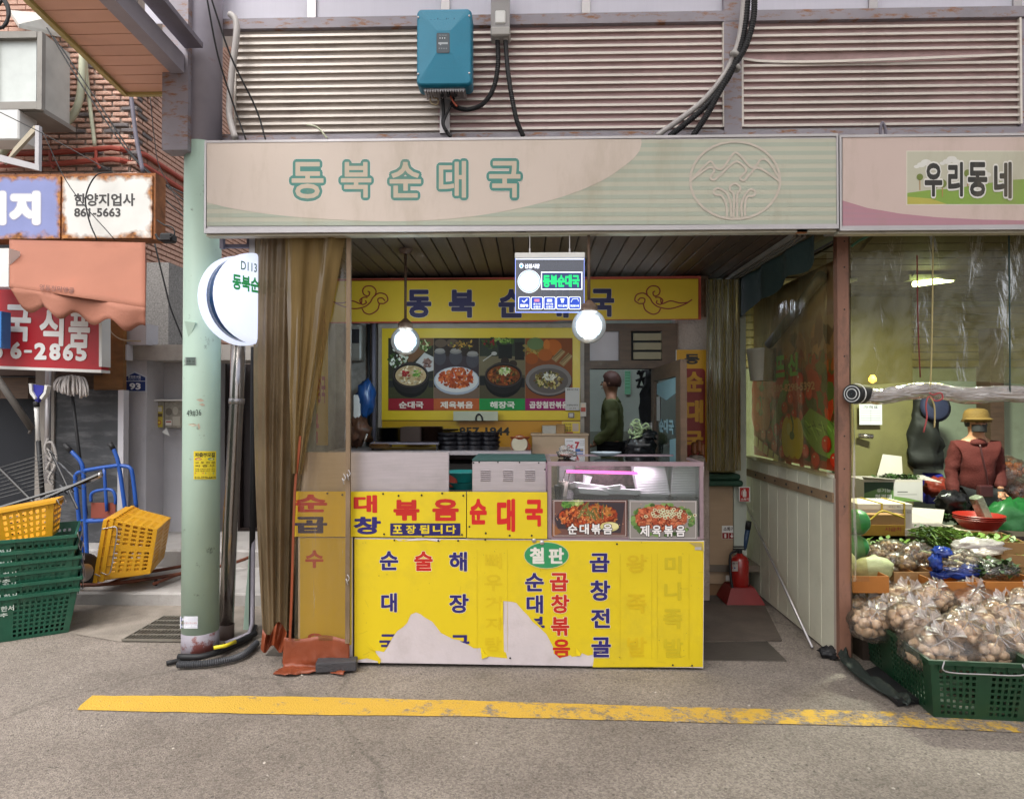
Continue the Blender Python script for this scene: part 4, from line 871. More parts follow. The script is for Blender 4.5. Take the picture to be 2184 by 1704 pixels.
for t_, a, b, c, d in (('동', 616, 340, 696, 430), ('북', 721, 340, 798, 428), ('순', 825, 340, 904, 428), ('대', 930, 338, 1000, 428), ('국', 1037, 338, 1116, 428)):
    pr.text(t_, a + 6, b + 6, c - 6, d - 6, 'bcae9c', .022, out=[(.088, 'd3c9c2'), (.074, '3f7d74')])
    pr.l += .3
# logo
LG = 'bcb2a6'
cx, cy, rr = 1568, 385, 96
pr.stroke([(cx + rr * math.cos(R(a)), cy + rr * .86 * math.sin(R(a))) for a in range(0, 361, 12)], 5, LG, False)
mt = lambda x, y: (1192 + x * .4541, y * .4541)
for Q in ([(620, 845), (690, 775), (715, 760), (740, 790), (770, 790), (820, 722), (850, 730), (900, 785), (925, 780), (950, 750), (985, 760), (1040, 845)],
          [(618, 850), (700, 790), (730, 800), (712, 835), (730, 845), (765, 815), (820, 765), (850, 765), (880, 800), (852, 835), (870, 848), (900, 815), (940, 790), (1035, 850)],
          [(790, 1020), (785, 960), (765, 920), (735, 915), (728, 895), (750, 885), (785, 905), (805, 950), (810, 1020)], [(820, 1030), (822, 920), (805, 895), (805, 875), (828, 862), (850, 878), (850, 895), (838, 920), (838, 1030)],
          [(860, 1020), (858, 960), (875, 915), (900, 890), (922, 900), (915, 920), (885, 925), (875, 960), (875, 1020)]):
    pr.stroke([mt(*q) for q in Q], 4.5, LG)
pr.build('front_print', M_pp, sg)
for u in (478, 1100, 1700): MB().pbox(u, 487, u + 22, 496, YS + .02, .03).build('clip', M_rust, sg)
# neighbour sign
sn = thing('market_sign_box', 'pale pink market sign box reading 우리동네 with green hill picture beside the long sign', 'shop sign', at(2000, 488, YS))
xn0, xn1 = at(1791, 400, YS).x, at(2500, 400, YS).x; zn1 = at(1791, 291, YS).z; zn0 = at(1791, 485, YS).z
MB().box((xn0, YS + .004, zn0), (xn1, YS + .2, zn1)).build('box', M_alu, sn)
for a, b in (((xn0, YS - .004, zn1 - .008), (xn1, YS + .01, zn1 + .006)), ((xn0, YS - .004, zn0 - .02), (xn1, YS + .01, zn0 + .006)), ((xn0 - .002, YS - .0045, zn0 - .02), (xn0 + .008, YS + .011, zn1))): MB().box(a, b).build('frame', M_alu, sn)
pr = Print(plane_map(YS), .0004); pr.rect(1797, 293, 2480, 484, 'c6b2aa')
Q = [(1797, 428)] + [(1850, 444), (1920, 456), (2000, 464), (2100, 469), (2250, 472), (2480, 474)]
pr.poly(Q + [(2480, 484), (1797, 484)], 'ad7f8b')
for k in range(4): pr.poly([(1797, 440 + k * 12), (1797, 446 + k * 12), (min(2480, 1850 + 80 * k * k), 446 + k * 12)], 'a8808c', .3)
pr.rect(1933, 322, 2230, 438, 'cfcabc').rect(1935, 324, 2230, 436, 'b9b7a4')
pr.poly([(1935, 436), (1935, 412), (1980, 406), (2040, 402), (2100, 392), (2160, 384), (2230, 380), (2230, 436)], '7d9c3c').poly([(1935, 436), (1935, 420), (1985, 424), (2020, 436)], 'b0a84a')
for x, y in ((1965, 352), (2020, 345), (2085, 372)):
    for dx, dy, r in ((0, 0, 9), (10, -5, 11), (20, 1, 9), (-10, 4, 6)): pr.ell(x + dx, y + dy, r, r * .6, 'd3d2cc')
for x, y, r in ((1962, 378, 7), (1994, 398, 6), (2010, 392, 9), (2064, 370, 8)): pr.rect(x - 1, y, x + 1, y + 28, 'a8804a').ell(x, y, r, r, '6c7a33')
for t_, a, b, c, d in (('우', 1972, 348, 2010, 420), ('리', 2022, 346, 2054, 420), ('동', 2064, 346, 2106, 420), ('네', 2120, 346, 2158, 424)): pr.text(t_, a, b, c, d, '26241f', .04, out=[(.05, 'd8d6d0')])
pr.build('front_print', M_pp, sn)
MB().box((xn0, YS + .02, zn0 - .032), (xn1, YS + .075, zn0 - .003)).build('bottom_rail', MATS['yellowed aluminium'], sn)
cable('wire_hook', [(1878, 292), (1878, 275), (1882, 262), (1888, 275), (1890, 292)], 3.75, .008, M_steel2, 'small bent hook on top of the pink market sign', 'hook')
# ------------------------------------------------------------------ inverter, breaker box, conduits
iv = thing('solar_inverter', 'teal solar inverter with small display fixed on the louvred wall', 'inverter', at(947, 190, 3.9))
M_teal = mat('teal enamel', '137a98', .42, var=.05, bump=.1, bs=150, dirt=.25, dcol='1d4a5a', dlo=.5, dhi=.8)
a, b = at(888, 183, 3.88), at(1006, 17, 3.88); mb = MB(); x0, x1, z0, z1 = a.x, b.x, a.z, b.z; r_ = .03
def rr_ring(ins, y):
    out = []
    for cx_, cz_, an in ((x1 - r_, z1 - r_, 0), (x0 + r_, z1 - r_, 90), (x0 + r_, z0 + r_, 180), (x1 - r_, z0 + r_, 270)):
        for k in range(6): w = R(an + k * 18); out.append((cx_ + (r_ - ins) * math.cos(w), y, cz_ + (r_ - ins) * math.sin(w)))
    return out
rings = [rr_ring(0, 4.0), rr_ring(0, 3.9), rr_ring(.006, 3.885), rr_ring(.012, 3.88)]; n_ = 24
mb.add([p for q in rings for p in q], [(i * n_ + k, i * n_ + (k + 1) % n_, (i + 1) * n_ + (k + 1) % n_, (i + 1) * n_ + k) for i in range(3) for k in range(n_)])
k0 = 3 * n_; cxm, czm = (x0 + x1) / 2, at(945, 92, 3.88).z; w_, h_ = .042, .064
inn = [(cxm + w_, 3.862, czm + h_), (cxm - w_, 3.862, czm + h_), (cxm - w_, 3.862, czm - h_), (cxm + w_, 3.862, czm - h_)]
mb.v += [Vector(p) for p in inn]; q0 = len(mb.v) - 4
for i in range(4):
    seg = list(range(k0 + i * 6, k0 + i * 6 + 6)); mb.f.append(tuple(seg + [q0 + i])); mb.c.append((1, 1, 1, 1))
    mb.f.append((k0 + i * 6 + 5, k0 + (i * 6 + 6) % n_, q0 + (i + 1) % 4, q0 + i)); mb.c.append((1, 1, 1, 1))
mb.f.append((q0, q0 + 1, q0 + 2, q0 + 3)); mb.c.append((1, 1, 1, 1))
mb.build('cover', M_teal, iv)
MB().pbox(904, 182, 992, 193, 3.92, .12).build('heat_sink', M_alu, iv)
for k in range(16): MB().pbox(906 + k * 5.4, 183, 908 + k * 5.4, 196, 3.915, .1).build('fin', M_alu, iv)
pr = Print(plane_map(3.861)); pr.rrect(931, 71, 959, 114, 3, '39424a'); pr.rrect(932.5, 72.5, 957.5, 112.5, 2, '4b555d').rect(935, 91, 955, 95, 'a8b0b5').rect(938, 94, 941, 97, 'a8b0b5')
for k in range(3): pr.ell(938.5 + k * 5, 82, 1.2, 1.4, 'c5ced2')
for k in range(4): pr.ell(937 + k * 5, 104, 1.5, 1.5, '7c878e')
pr.text('PV SOLAR', 937, 75, 953, 77, '9aa4aa', 0); pr.build('display', M_printg, iv)
pr = Print(plane_map(3.872)); pr.text('solarlink', 916, 39, 976, 49, '0f5a72', .01); pr.text('POWER CONDITIONER', 921, 144, 972, 147, '0f6480', 0); pr.build('lettering', M_printc, iv)
for u, v in ((892, 38), (1001, 35), (892, 159), (1001, 157)): MB().lathe([(.006, 0), (.006, .004), (.001, .006)], at(u, v, 3.879), 8, Matrix.Rotation(R(90), 3, 'X')).build('screw', M_alu, iv)
for u in (943, 956, 971): MB().tube([at(u, 190, 3.95), at(u, 206, 3.95)], .011, 8).build('gland', M_black, iv, True)
bk = thing('breaker_box', 'clear grey breaker box with two black corrugated conduits above the inverter', 'breaker box', at(1067, 75, 3.95))
MB().pbox(1047, -40, 1087, 60, 3.97, .1).build('case', mat('smoky clear box', '8d8a8a', .25, var=.1), bk)
MB().cbox(at(1046, 76, 3.955), at(1088, 56, 3.955) + Vector((0, .1, 0)), .008).build('base', M_grey, bk)
MB().cbox(at(1056, 50, 3.96), at(1078, 22, 3.96) + Vector((0, .02, 0)), .006).build('breaker', M_white, bk)
for u in (1061, 1078): MB().tube([at(u, 74, 4.0), at(u, 88, 4.0)], .018, 10).build('gland', M_grey, bk, True)
def rib(name, uv, Y, r, label):
    P = curve([at(u, v, Y) for u, v in uv], 24); o = MB().tube(P, [r * (1.0 if i % 2 else .82) for i in range(len(P))], 10).build(name, M_black, None, 'auto'); tag(o, label, 'conduit'); return o
rib('black_conduit', [(1061, 86), (1062, 140), (1052, 190), (1030, 222), (1000, 234), (975, 230), (962, 220)], 4.0, .0155, 'black corrugated conduit looping from the breaker box to the inverter')
rib('black_conduit', [(1078, 86), (1083, 150), (1092, 210), (1103, 260), (1116, 291)], 4.0, .0155, 'black corrugated conduit dropping from the breaker box behind the sign')
cable('inverter_cable', [(943, 204), (946, 240), (945, 265), (955, 285), (962, 292)], 4.02, .011, M_black, 'black cable hanging under the inverter to the sign top', 'cable')
cable('inverter_cable', [(971, 200), (962, 225), (950, 250), (946, 265), (952, 280)], 4.0, .008, M_black, 'second thinner black cable crossing under the inverter', 'cable')
cable('cream_wire', [(928, 196), (918, 205), (920, 220), (932, 224), (934, 212), (922, 207), (930, 196)], 4.0, .005, MATS['cream wire'] if 'cream wire' in MATS else M_hose, 'small coil of cream wire under the inverter', 'wire')
MB().pbox(938, 208, 959, 284, 4.08, .02).build('strut_channel', M_alu, None, label='short aluminium channel fixed below the inverter', cat='channel')
cable('orange_wire', [(960, 205), (967, 218), (975, 228)], 3.98, .006, mat('orange wire', 'b0553a', .5), 'short orange wire under the inverter', 'wire')
cable('loose_cream_wire', [(654, 267), (672, 270), (685, 280), (698, 296)], 4.05, .006, M_hose, 'short cream wire sticking up behind the long sign', 'wire')
cable('white_cable', [(1588, -20), (1582, 50), (1572, 100), (1545, 160), (1500, 215), (1450, 255), (1400, 291)], 4.0, .017, M_cond, 'white cable of the bundle sweeping down the louvres to the sign', 'cable')
rib('black_bundle_cable', [(1596, -20), (1590, 50), (1577, 110), (1552, 168), (1510, 222), (1465, 262), (1428, 291)], 3.99, .019, 'corrugated black cable beside the white one in the sweeping bundle')
rib('black_bundle_cable', [(1609, -20), (1607, 40), (1590, 100), (1560, 150), (1530, 205), (1505, 250), (1478, 290)], 3.96, .019, 'outermost black cable of the sweeping bundle')
for u, v, w_ in ((1562, 118, 'upper'), (1564, 145, 'lower')): MB().lathe([(.03, -.012), (.033, 0), (.03, .012)], at(u + 5, v, 3.98), 12, Matrix.Rotation(R(35), 3, 'Y')).build('cable_clamp', M_grey, None, True, label=w_ + ' grey clamp holding the black cables on the rusty column', cat='clamp', group='clamps on the black cables')
for P in ([(1605, 140), (1800, 145), (2000, 142), (2178, 132)],): pass
# ================================================================== shop interior shell
sh = thing('stall_room', 'dark plank ceiled food stall room with white rear wall and door opening', 'building', (0, 5.2, 0))
YB = 5.16; ZC = 2.53; XL, XR = -1.5, 1.86
M_plank = mat('dark brown plank', '3a2a20', .5, var=.3, vs=3, stretch=(6, .6, 1), bump=.15, dirt=.4, dcol='1d1611', ds=3)
rnd(M_plank, .7, 1.25); rnd(M_slat, .93, 1.06); rnd(M_peach, .94, 1.06)
def ceil_planks(x0, x1, y0, y1, z, m, par, w=.1):
    n = int((x1 - x0) / w); first = None
    for k in range(n):
        if first is None: first = MB().cbox((x0, y0, z), (x0 + w - .008, y1, z + .018), .004).build('plank', m, par)
        else: o = first.copy(); COL.objects.link(o); o.parent = par; o.location = (w * k, 0, 0)
ceil_planks(-1.6, 1.84, 3.86, 6.4, ZC, M_plank, sh)
MB().box((-1.62, 3.87, ZC + .02), (1.9, 8.6, ZC + .06)).build('ceiling_backing', M_black, sh)
M_wallw = mat('old white brick paint', '8f8a84', .8, var=.2, vs=9, bump=.5, bs=22, dirt=.6, dcol='453a33', ds=5)
M_plaster = mat('rough pink plaster', 'a8998f', .85, var=.1, bump=.8, bs=60)
def wallx(u0, u1, v0, v1, Y, name, m, d=.1): return MB().pbox(u0, v0, u1, v1, Y, d).build(name, m, sh)
xo0, xo1 = at(1240, 800, YB).x, at(1440, 800, YB).x
MB().box((XL - .12, YB, 0), (xo0, YB + .1, ZC)).build('rear_wall', M_wallw, sh)
MB().box((xo1, YB, 0), (at(1512, 900, YB).x, YB + .1, ZC)).build('rear_wall', M_plaster, sh)
MB().box((1.35, 6.0, 0), (XR + .06, 6.1, ZC)).build('passage_wall', M_plaster, sh)
zh = at(1300, 768, YB).z
MB().box((XL - .12, 4.12, 0), (XL - .04, YB, ZC)).build('side_wall', M_wallw, sh)
# transom and frame of the opening
M_frame = mat('brown door frame', '54402f', .5, var=.25, dirt=.6, dcol='2a1d14', stretch=(1, 1, 6))
for a in ((1236, 706, 1258, 990), (1396, 786, 1420, 985), (1236, 690, 1445, 706), (1258, 769, 1412, 786), (1321, 706, 1346, 769), (1412, 706, 1445, 786)): MB().pbox(*a, YB - .03, .14).build('door_frame', M_frame, sh)
MB().pbox(1258, 706, 1322, 769, YB + .02, .01).build('transom_pane', mat('milky pane', 'b2a9ab', .3, var=.05), sh)
for k in range(3): MB().pbox(1351, 711 + k * 20, 1411, 726 + k * 20, YB - .01, .02).build('louvre_slat', mat('olive louvre', '8b8166', .5), sh)
MB().pbox(1346, 706, 1412, 770, YB + .03, .01).build('louvre_back', M_black, sh)
# back room
YR = 7.6
M_room = mat('pale green room wall', 'b6bdb2', .8, var=.05)
MB().box((xo0 - 1.2, YR, 0), (2.6, YR + .1, ZC)).build('room_wall', M_room, sh); MB().box((xo0 - 1.3, YB + .1, 0), (xo0 - 1.2, YR, ZC)).build('room_wall', M_room, sh)
MB().box((1.62, YB + .11, 0), (1.72, YR, ZC)).build('room_wall', M_room, sh)
MB().box((xo0 - 1.2, YB + .11, .2), (2.6, YR, .25)).build('room_floor', mat('room floor', '6d6358', .6), sh)
MB().box((xo0 - 1.2, YB + .11, ZC - .02), (2.6, YR, ZC)).build('room_ceiling', M_room, sh)
MB().pbox(1240, 920, 1460, 1010, YR - .02, .02).build('room_dado', mat('grey green dado', '8a8e80', .6), sh)
rl = MB().cbox((.1, 6.2, ZC - .09), (1.3, 6.35, ZC - .03), .01).build('ceiling_lamp', mat('lamp cover', 'ffffff', .4, var=0, bump=0, emis='e8f0ff', es=6.0), None, label='long fluorescent ceiling lamp of the back room behind the door', cat='ceiling lamp')
# shop floor patches
MB().box((XL - .1, 3.95, -.02), (1.52, YB, .006)).build('stall_floor', M_black if 0 else mat('dark shop floor', '4a443e', .6, var=.2, bump=.3), None, kind='structure', base=(0, 4.5, 0))
fm = [atz(1503, 1370, .006), atz(1668, 1366, .006), atz(1630, 1290, .006), atz(1503, 1290, .006)]
MB().prism(fm, (0, 0, .006)).build('floor_mat', mat('brown grey mat', '5a5048', .8, var=.25, bump=.5, bs=90), None, label='flat worn brown mat on the ground in the passage', cat='mat')
rm = [atz(1500, 1292, .005), (2.0, atz(1500, 1292).y, .005), (2.0, 7, .005), (.9, 7, .005)]
MB().add(rm, [(0, 1, 2, 3)]).build('passage_floor', mat('dark passage concrete', '57504a', .8, var=.2, vs=4, bump=.4, dirt=.5, dcol='37312c'), kind='structure')

# arcade roof over the street
ar = thing('arcade_roof', 'translucent arcade roof on thin steel purlins high over the market street', 'roof', (5, 0, 5.6))
M_roof = bpy.data.materials.new('roof sheet'); M_roof.use_nodes = True; t_ = M_roof.node_tree; t_.nodes.remove(t_.nodes['Principled BSDF']); a_ = t_.nodes.new('ShaderNodeBsdfTranslucent'); a_.inputs[0].default_value = (.8, .78, .76, 1); b_ = t_.nodes.new('ShaderNodeBsdfTransparent'); b_.inputs[0].default_value = (.8, .8, .8, 1); c_ = t_.nodes.new('ShaderNodeMixShader'); c_.inputs[0].default_value = .62; t_.links.new(a_.outputs[0], c_.inputs[1]); t_.links.new(b_.outputs[0], c_.inputs[2]); t_.links.new(c_.outputs[0], t_.nodes['Material Output'].inputs[0])
for k in range(8): MB().box((-1.75 + k * 1.5, -7, 5.6), (-.28 + k * 1.5, 4.3, 5.61)).build('roof_panel', M_roof, ar)
for k in range(6): MB().box((-1.75, -6.8 + k * 2.2, 5.5), (10.2, -6.75 + k * 2.2, 5.59)).build('purlin', M_steel, ar)
# ================================================================== banner and menu boards
bn = thing('shop_banner', 'yellow cloth banner with red border, navy letters 동북순대국 and cloud scrolls under the ceiling', 'banner', at(1120, 690, 5.0))
YN = 5.02
def bf(a, b):
    u = 700 + 795 * a; v = (595 - 6 * a) * (1 - b) + (690 - 6 * a - (2 if a > .6 else 0)) * b; return at(u, v, YN + .004 * math.sin(a * 22) + .008 * math.sin(a * 6 + b * 2))
MB().grid(bf, 40, 4).build('cloth', mat('banner red cloth', 'b04a38', .7, var=.05), bn, True)
pr = Print(plane_map(YN - .018))
pr.poly([(700, 687), (1489, 680), (1489, 595), (700, 600)], 'c9a526')
NV = '2a2348'
for t_, a, b, c, d in (('동', 867, 618, 920, 678), ('북', 957, 618, 1013, 678), ('순', 1063, 617, 1118, 678), ('대', 1155, 616, 1213, 678), ('국', 1259, 616, 1310, 676)): pr.text(t_, a, b, c, d, NV, .045, out=[(.012, 'c9b9a8')])
RS = '7c2320'
for s_, x0 in ((1, 0), (-1, 0)):
    f = (lambda x, y: (1073 + x * .2974, 477 + y * .2974)) if s_ == 1 else (lambda x, y: (795 - (x - 1100) * .2974 - 14 + 0, 477 + y * .2974))
    for Q in ([(975, 575), (945, 550), (960, 510), (1010, 500), (1050, 530), (1075, 570), (1120, 600), (1200, 610), (1300, 580), (1355, 545)], [(975, 575), (1010, 570), (1015, 540), (985, 535), (965, 555)],
              [(1035, 520), (1030, 480), (1060, 450), (1105, 452), (1125, 480), (1115, 510), (1085, 520), (1075, 495), (1090, 485)], [(1090, 530), (1120, 530), (1145, 550), (1130, 580), (1100, 570), (1105, 550)], [(1130, 540), (1140, 575), (1200, 555), (1270, 570), (1330, 565)],
              [(1005, 575), (1020, 620), (1070, 650), (1110, 640), (1130, 610)]): pr.stroke([f(*q) for q in Q], 2.6, RS)
pr.build('front_print', M_print, bn)
# window + menu board
mb_ = thing('menu_board', 'big yellow menu board with four dish photographs and Korean dish names on the rear wall', 'menu board', at(1025, 897, 5.08))
YM = 5.1
MB().pbox(813, 700, 1238, 896, YM, .03).build('board', mat('yellow board', 'c9ac14', .4, var=.04), mb_)
for a in ((806, 700, 814, 960), (806, 690, 1246, 699.5), (1238, 700, 1246, 960)): MB().pbox(*a, YM - .012, .06).build('frame', mat('old white frame', '8f857a', .6, dirt=.6, dcol='5a4a3a'), mb_)
pr = Print(plane_map(YM), .0003)
def bowl(pr, cu, cv, ru, rv, dark='1d1a1a', inner='8a6a3a', cols=(), n=60, sz=2.2):
    pr.ell(cu, cv + 10, ru * 1.02, rv + 12, '0f0d0d').ell(cu, cv + 6, ru, rv + 8, dark).ell(cu, cv, ru, rv, '3a3230').ell(cu, cv, ru - 2.5, rv - 2.5, '15110f').ell(cu, cv + 1, ru - 5, rv - 4.5, inner); pr.chunks(cu, cv + 1, ru - 9, rv - 7, cols, n, sz)
X = [828, 925, 1022, 1120, 1221]
pr.rect(828, 721, 925, 850, '2b2a20').poly([(860, 790), (925, 735), (925, 721), (880, 721), (850, 760)], '6a4a30')
pr.chunks(850, 765, 20, 22, ['c9cfc0', '4a6030', 'd8dcd0', '2f4020'], 60, 2.4); pr.chunks(905, 735, 16, 12, ['4a6a30', 'b8c090', '3a4a20'], 30, 2.5)
pr.poly([(885, 775), (905, 752), (925, 762), (925, 790), (905, 795)], 'b5b3b0').chunks(912, 775, 10, 8, ['6a4a44', '8a6a60'], 25, 2.5)
pr.rect(828, 808, 925, 850, '3a3a22'); pr.rect(828, 812, 840, 826, '242424').rect(914, 812, 925, 826, '242424'); bowl(pr, 876, 800, 38, 26, inner='b8a078', cols=['c8b898', 'a88a60', 'd8ccb0', '8a7048', 'b89a70'], n=80); pr.chunks(866, 798, 8, 7, ['8a1c24', 'a82a2c'], 26, 1.8); pr.chunks(889, 797, 9, 7, ['5c8a34', '88aa50', '3f6a28'], 28, 1.8)
pr.rect(925, 721, 1022, 850, '2e241e').rect(925, 760, 1022, 800, '3a3034')
for x, y, r in ((938, 762, 13), (972, 762, 14), (1008, 768, 14)): pr.ell(x, y, r, 17, '454146').ell(x, y - 12, r * .9, 5, '7a7672').ell(x, y - 15, r * .75, 4, '8f8a84')
for x in (940, 965): pr.ell(x, 732, 13, 9, '5a4a3c')
pr.chunks(985, 735, 30, 9, ['8a6a2a', '5a6a30', '4a3a24', 'b08a3a'], 40, 2); pr.rect(925, 826, 1022, 850, '6a5648').ell(974, 812, 49, 30, '9aa0ac').ell(974, 810, 46, 27, 'c4c2c0').chunks(974, 806, 38, 20, ['a8441e', 'b85a2a', '8a3014', 'c26a34', '94401c'], 150, 3.2)
pr.rect(1022, 721, 1120, 850, '6a6048').rect(1022, 721, 1120, 760, '30342a').chunks(1045, 732, 18, 10, ['7a1c20', '3a4a20', '2a2a1c'], 40, 3).chunks(1075, 728, 20, 8, ['6a8a3a', '3a5020', '8aa050'], 30, 3).rect(1063, 735, 1092, 765, '1e1e1c').rect(1098, 730, 1118, 768, '25221e').ell(1077, 770, 9, 8, '2c221c').ell(1094, 776, 9, 8, '32261e')
pr.stroke([(1030, 770), (1050, 756), (1058, 752)], 2, 'b0aca4').ell(1054, 754, 6, 4, 'a8a49c').rect(1022, 800, 1120, 850, '4a4230'); pr.rect(1022, 802, 1034, 822, '1e1e1e').rect(1108, 806, 1120, 826, '1e1e1e'); bowl(pr, 1074, 800, 40, 26, inner='6a3818', cols=['8a3a18', '5a2a14', 'a85a24', '3a3a1c', '7a5a28', '2a1c12'], n=90); pr.chunks(1078, 792, 12, 7, ['a8b878', '5a8a3a', 'd0d0b0'], 40, 1.8, 2.5)
pr.rect(1120, 721, 1221, 850, '7a4426').chunks(1140, 745, 22, 16, ['8a7a40', 'a0702a', '6a5a2a'], 60, 3).ell(1142, 733, 18, 13, '5f7048').ell(1179, 741, 19, 17, 'a85a24').ell(1166, 736, 7, 12, 'b4682c').ell(1163, 757, 15, 13, '9c5424').ell(1134, 765, 14, 12, '8f4a20')
for (x, y) in ((1190, 757), (1206, 766)): pr.poly([(x - 14, y + 8), (x + 6, y - 14), (x + 16, y - 6), (x - 4, y + 16)], '8a7450').stroke([(x - 10, y + 6), (x + 10, y - 12)], 1.2, '4a3a24').stroke([(x - 6, y + 12), (x + 14, y - 8)], 1.2, 'b09a70')
pr.ell(1170, 812, 50, 34, '3c302c').ell(1170, 810, 49, 33, '77706c').ell(1170, 812, 42, 27, '5c5450').chunks(1170, 810, 30, 17, ['8a7a3c', '6a5a2c', 'a89a60', '4a4a20', 'b8a870', '5a3a1c'], 120, 2.4).chunks(1172, 804, 12, 7, ['d0cdc0', 'b8b4a0'], 26, 1.4, 4)
pr.l += 2
for a, b, c in zip(X[:-1], X[1:], ('8a1c28', 'a8552c', '25803f', '8a1c56')): pr.rect(a, 850, b, 875, c)
for t_, a, b in (('순대국', 851, 903), ('제육볶음', 939, 1009), ('해장국', 1045, 1098), ('곱창철판볶음', 1129, 1212)): pr.text(t_, a, 856, b, 871, 'd6d0c4', .035)
for u in X[1:-1]: pr.rect(u - .4, 721, u + .4, 850, '8a7a60')
pr.build('front_print', mat('matt dish print', vc=True, var=.03, bump=0, rough=.65, spec=.25), mb_)
ph = thing('phone_board', 'orange yellow board lettered 857-1944 behind the bowl stacks', 'sign board', at(1030, 945, 5.1))
pr = Print(plane_map(5.11)); pr.rect(814, 898, 1238, 962, 'b07a18').rect(814, 898, 980, 962, 'a88414', 1).text('857-1944', 979, 911, 1087, 929, '1c1a16', .04).build('front_print', M_printg, ph)
MB().pbox(812, 896, 1240, 968, 5.112, .03).build('board', mat('board edge', '6a5020', .6), ph)
MB().pbox(967, 877, 1062, 897, 5.03, .02).build('white_tray', mat('pale tray', 'a8aa94', .4), None, label='pale plastic tray edge hanging under the menu board', cat='tray')
cable('handle_loop', [(1015, 897), (1016, 888), (1021, 883), (1027, 888), (1029, 897)], 5.02, .006, M_black, 'small black wire loop on the pale tray', 'handle')
def notice(name, u0, v0, u1, v1, Y, bgc, items, label, m=None, d=.004):
    o = thing(name, label, 'notice', at((u0 + u1) / 2, v1, Y)); MB().pbox(u0, v0, u1, v1, Y, d).build('sheet', M_white, o)
    pr = Print(plane_map(Y)); pr.rect(u0 + .2, v0 + .2, u1 - .2, v1 - .2, bgc)
    for t in items:
        if isinstance(t[0], str): pr.text(*t)
        elif len(t) == 5: pr.rect(*t)
        else: pr.ell(*t[:5])
    pr.build('front_print', m or M_printc, o); return o
notice('white_notice', 1206, 827, 1236, 875, 5.07, 'b5b0aa', [('결제수단 안내', 1209, 829, 1232, 833, '3a3436', .02), ('수정북순대국수', 1209, 862, 1233, 866, '3a3436', .02), ('QR 결제', 1214, 869, 1228, 873, '3a3436', .0)], 'white payment notice sheet at the corner of the menu board')
notice('small_black_notice', 1212, 880, 1225, 891, 5.08, '3a2424', [(1214, 881.5, 1223, 889.5, 'b0a8a0')], 'tiny dark framed notice under the white payment sheet')
notice('shop_licence', 1238, 859, 1250, 888, 5.05, 'b8aca0', [(1239, 869, 1249, 878, '9a3c2c'), (1244, 865, 4, 4, 'c9b09a', 0)], 'small white and red paper on the door post')
notice('yellow_notice', 1199, 899, 1237, 928, 4.95, 'c0a428', [(1221, 903, 1234, 920, 'a89484'), ('공지사항', 1202, 903, 1218, 907, '2a2a20', .02), ('온누리', 1202, 909, 1218, 914, '2a2a20', .02), ('상품권', 1202, 915, 1218, 920, '2a2a20', .02), (1207, 921, 1222, 928, '8a3428')], 'yellow voucher notice standing on the beige cabinet')
# beige cabinet
cb = thing('beige_cabinet', 'beige wood cabinet with notice, standing behind the glass display case', 'cabinet', at(1195, 975, 4.85))
M_beige = mat('beige laminate', 'a68d72', .5, var=.05, stretch=(1, 1, 6))
MB().box(at(1135, 1300, 4.85), at(1236, 928, 4.85) + Vector((0, .25, 0))).build('body', M_beige, cb); MB().box(at(1236.8, 1300, 4.85), at(1254, 928, 4.85) + Vector((0, .25, 0))).build('door', M_beige, cb); MB().pbox(1132, 925, 1256, 929, 4.84, .27).build('top', M_beige, cb)
notice('ok_notice', 1205, 935, 1247, 973, 4.838, 'cfcaca', [('OK', 1209, 948, 1224, 957, 'a82430', .04), ('7', 1226, 942, 1236, 957, 'a82430', .06), ('순대국밥', 1208, 939, 1222, 942, '4a3a3c', .0), (1208, 960, 1223, 970, '5f6a8a'), (1227, 957, 1244, 964, '3f5a8a'), (1227, 966, 1244, 972, '4a6a9a'), (1238, 958, 1243, 961, 'b8a050'), ('7가지 약속', 1237, 940, 1246, 942, '3a3a44', 0), ('안심 시장', 1237, 944, 1246, 946, '3a3a44', 0), ('국내산', 1237, 948, 1246, 950, '3a3a44', 0)], 'white notice reading OK 7 taped to the beige cabinet')
MB().pbox(1157, 908, 1196, 927, 4.9, .18).build('plastic_tub', mat('cloudy plastic', '9a948a', .35), None, label='cloudy plastic tub on the beige cabinet', cat='tub')
MB().cbox(at(1186, 927, 4.88), at(1206, 905, 4.88) + Vector((0, .1, 0)), .01).build('paper_bag', mat('brown paper', '8a6a44', .8, var=.3), None, label='crumpled brown paper pack beside the yellow notice', cat='paper bag')
# ------------------------------------------------------------------ back counter with bowls
bc = thing('back_counter', 'steel back counter with black shelf carrying plates and bowls', 'counter', at(950, 1100, 4.75))
MB().pbox(700, 962, 1133, 970, 4.6, .5).build('top', M_stain, bc); MB().box((at(700, 970, 4.7).x, 4.7, 0), (at(1130, 970, 4.7).x, 5.1, 1.1)).build('body', mat('dark counter body', '26211f', .6), bc)
MB().pbox(790, 944, 935, 948, 4.65, .3).build('shelf_top', M_steel2, bc)
for u in (792, 930): MB().pbox(u, 946, u + 4, 963, 4.66, .03).build('shelf_leg', M_black, bc)
M_stone = mat('black stoneware', '16151a', .28, var=.2)
def bowl_mesh(r, h, m, name='bowl'): return MB().lathe([(r * .5, 0), (r * .85, h * .25), (r, h * .8), (r * 1.04, h), (r * .98, h), (r * .92, h * .8)], (0, 0, 0), 20).build(name, m, None, 'auto', base=(0, 0, 0))
first = bowl_mesh(.083, .042, M_stone, 'stone_bowl'); tag(first, 'x', 'bowl', 'black stone bowls stacked on the back counter'); f = True
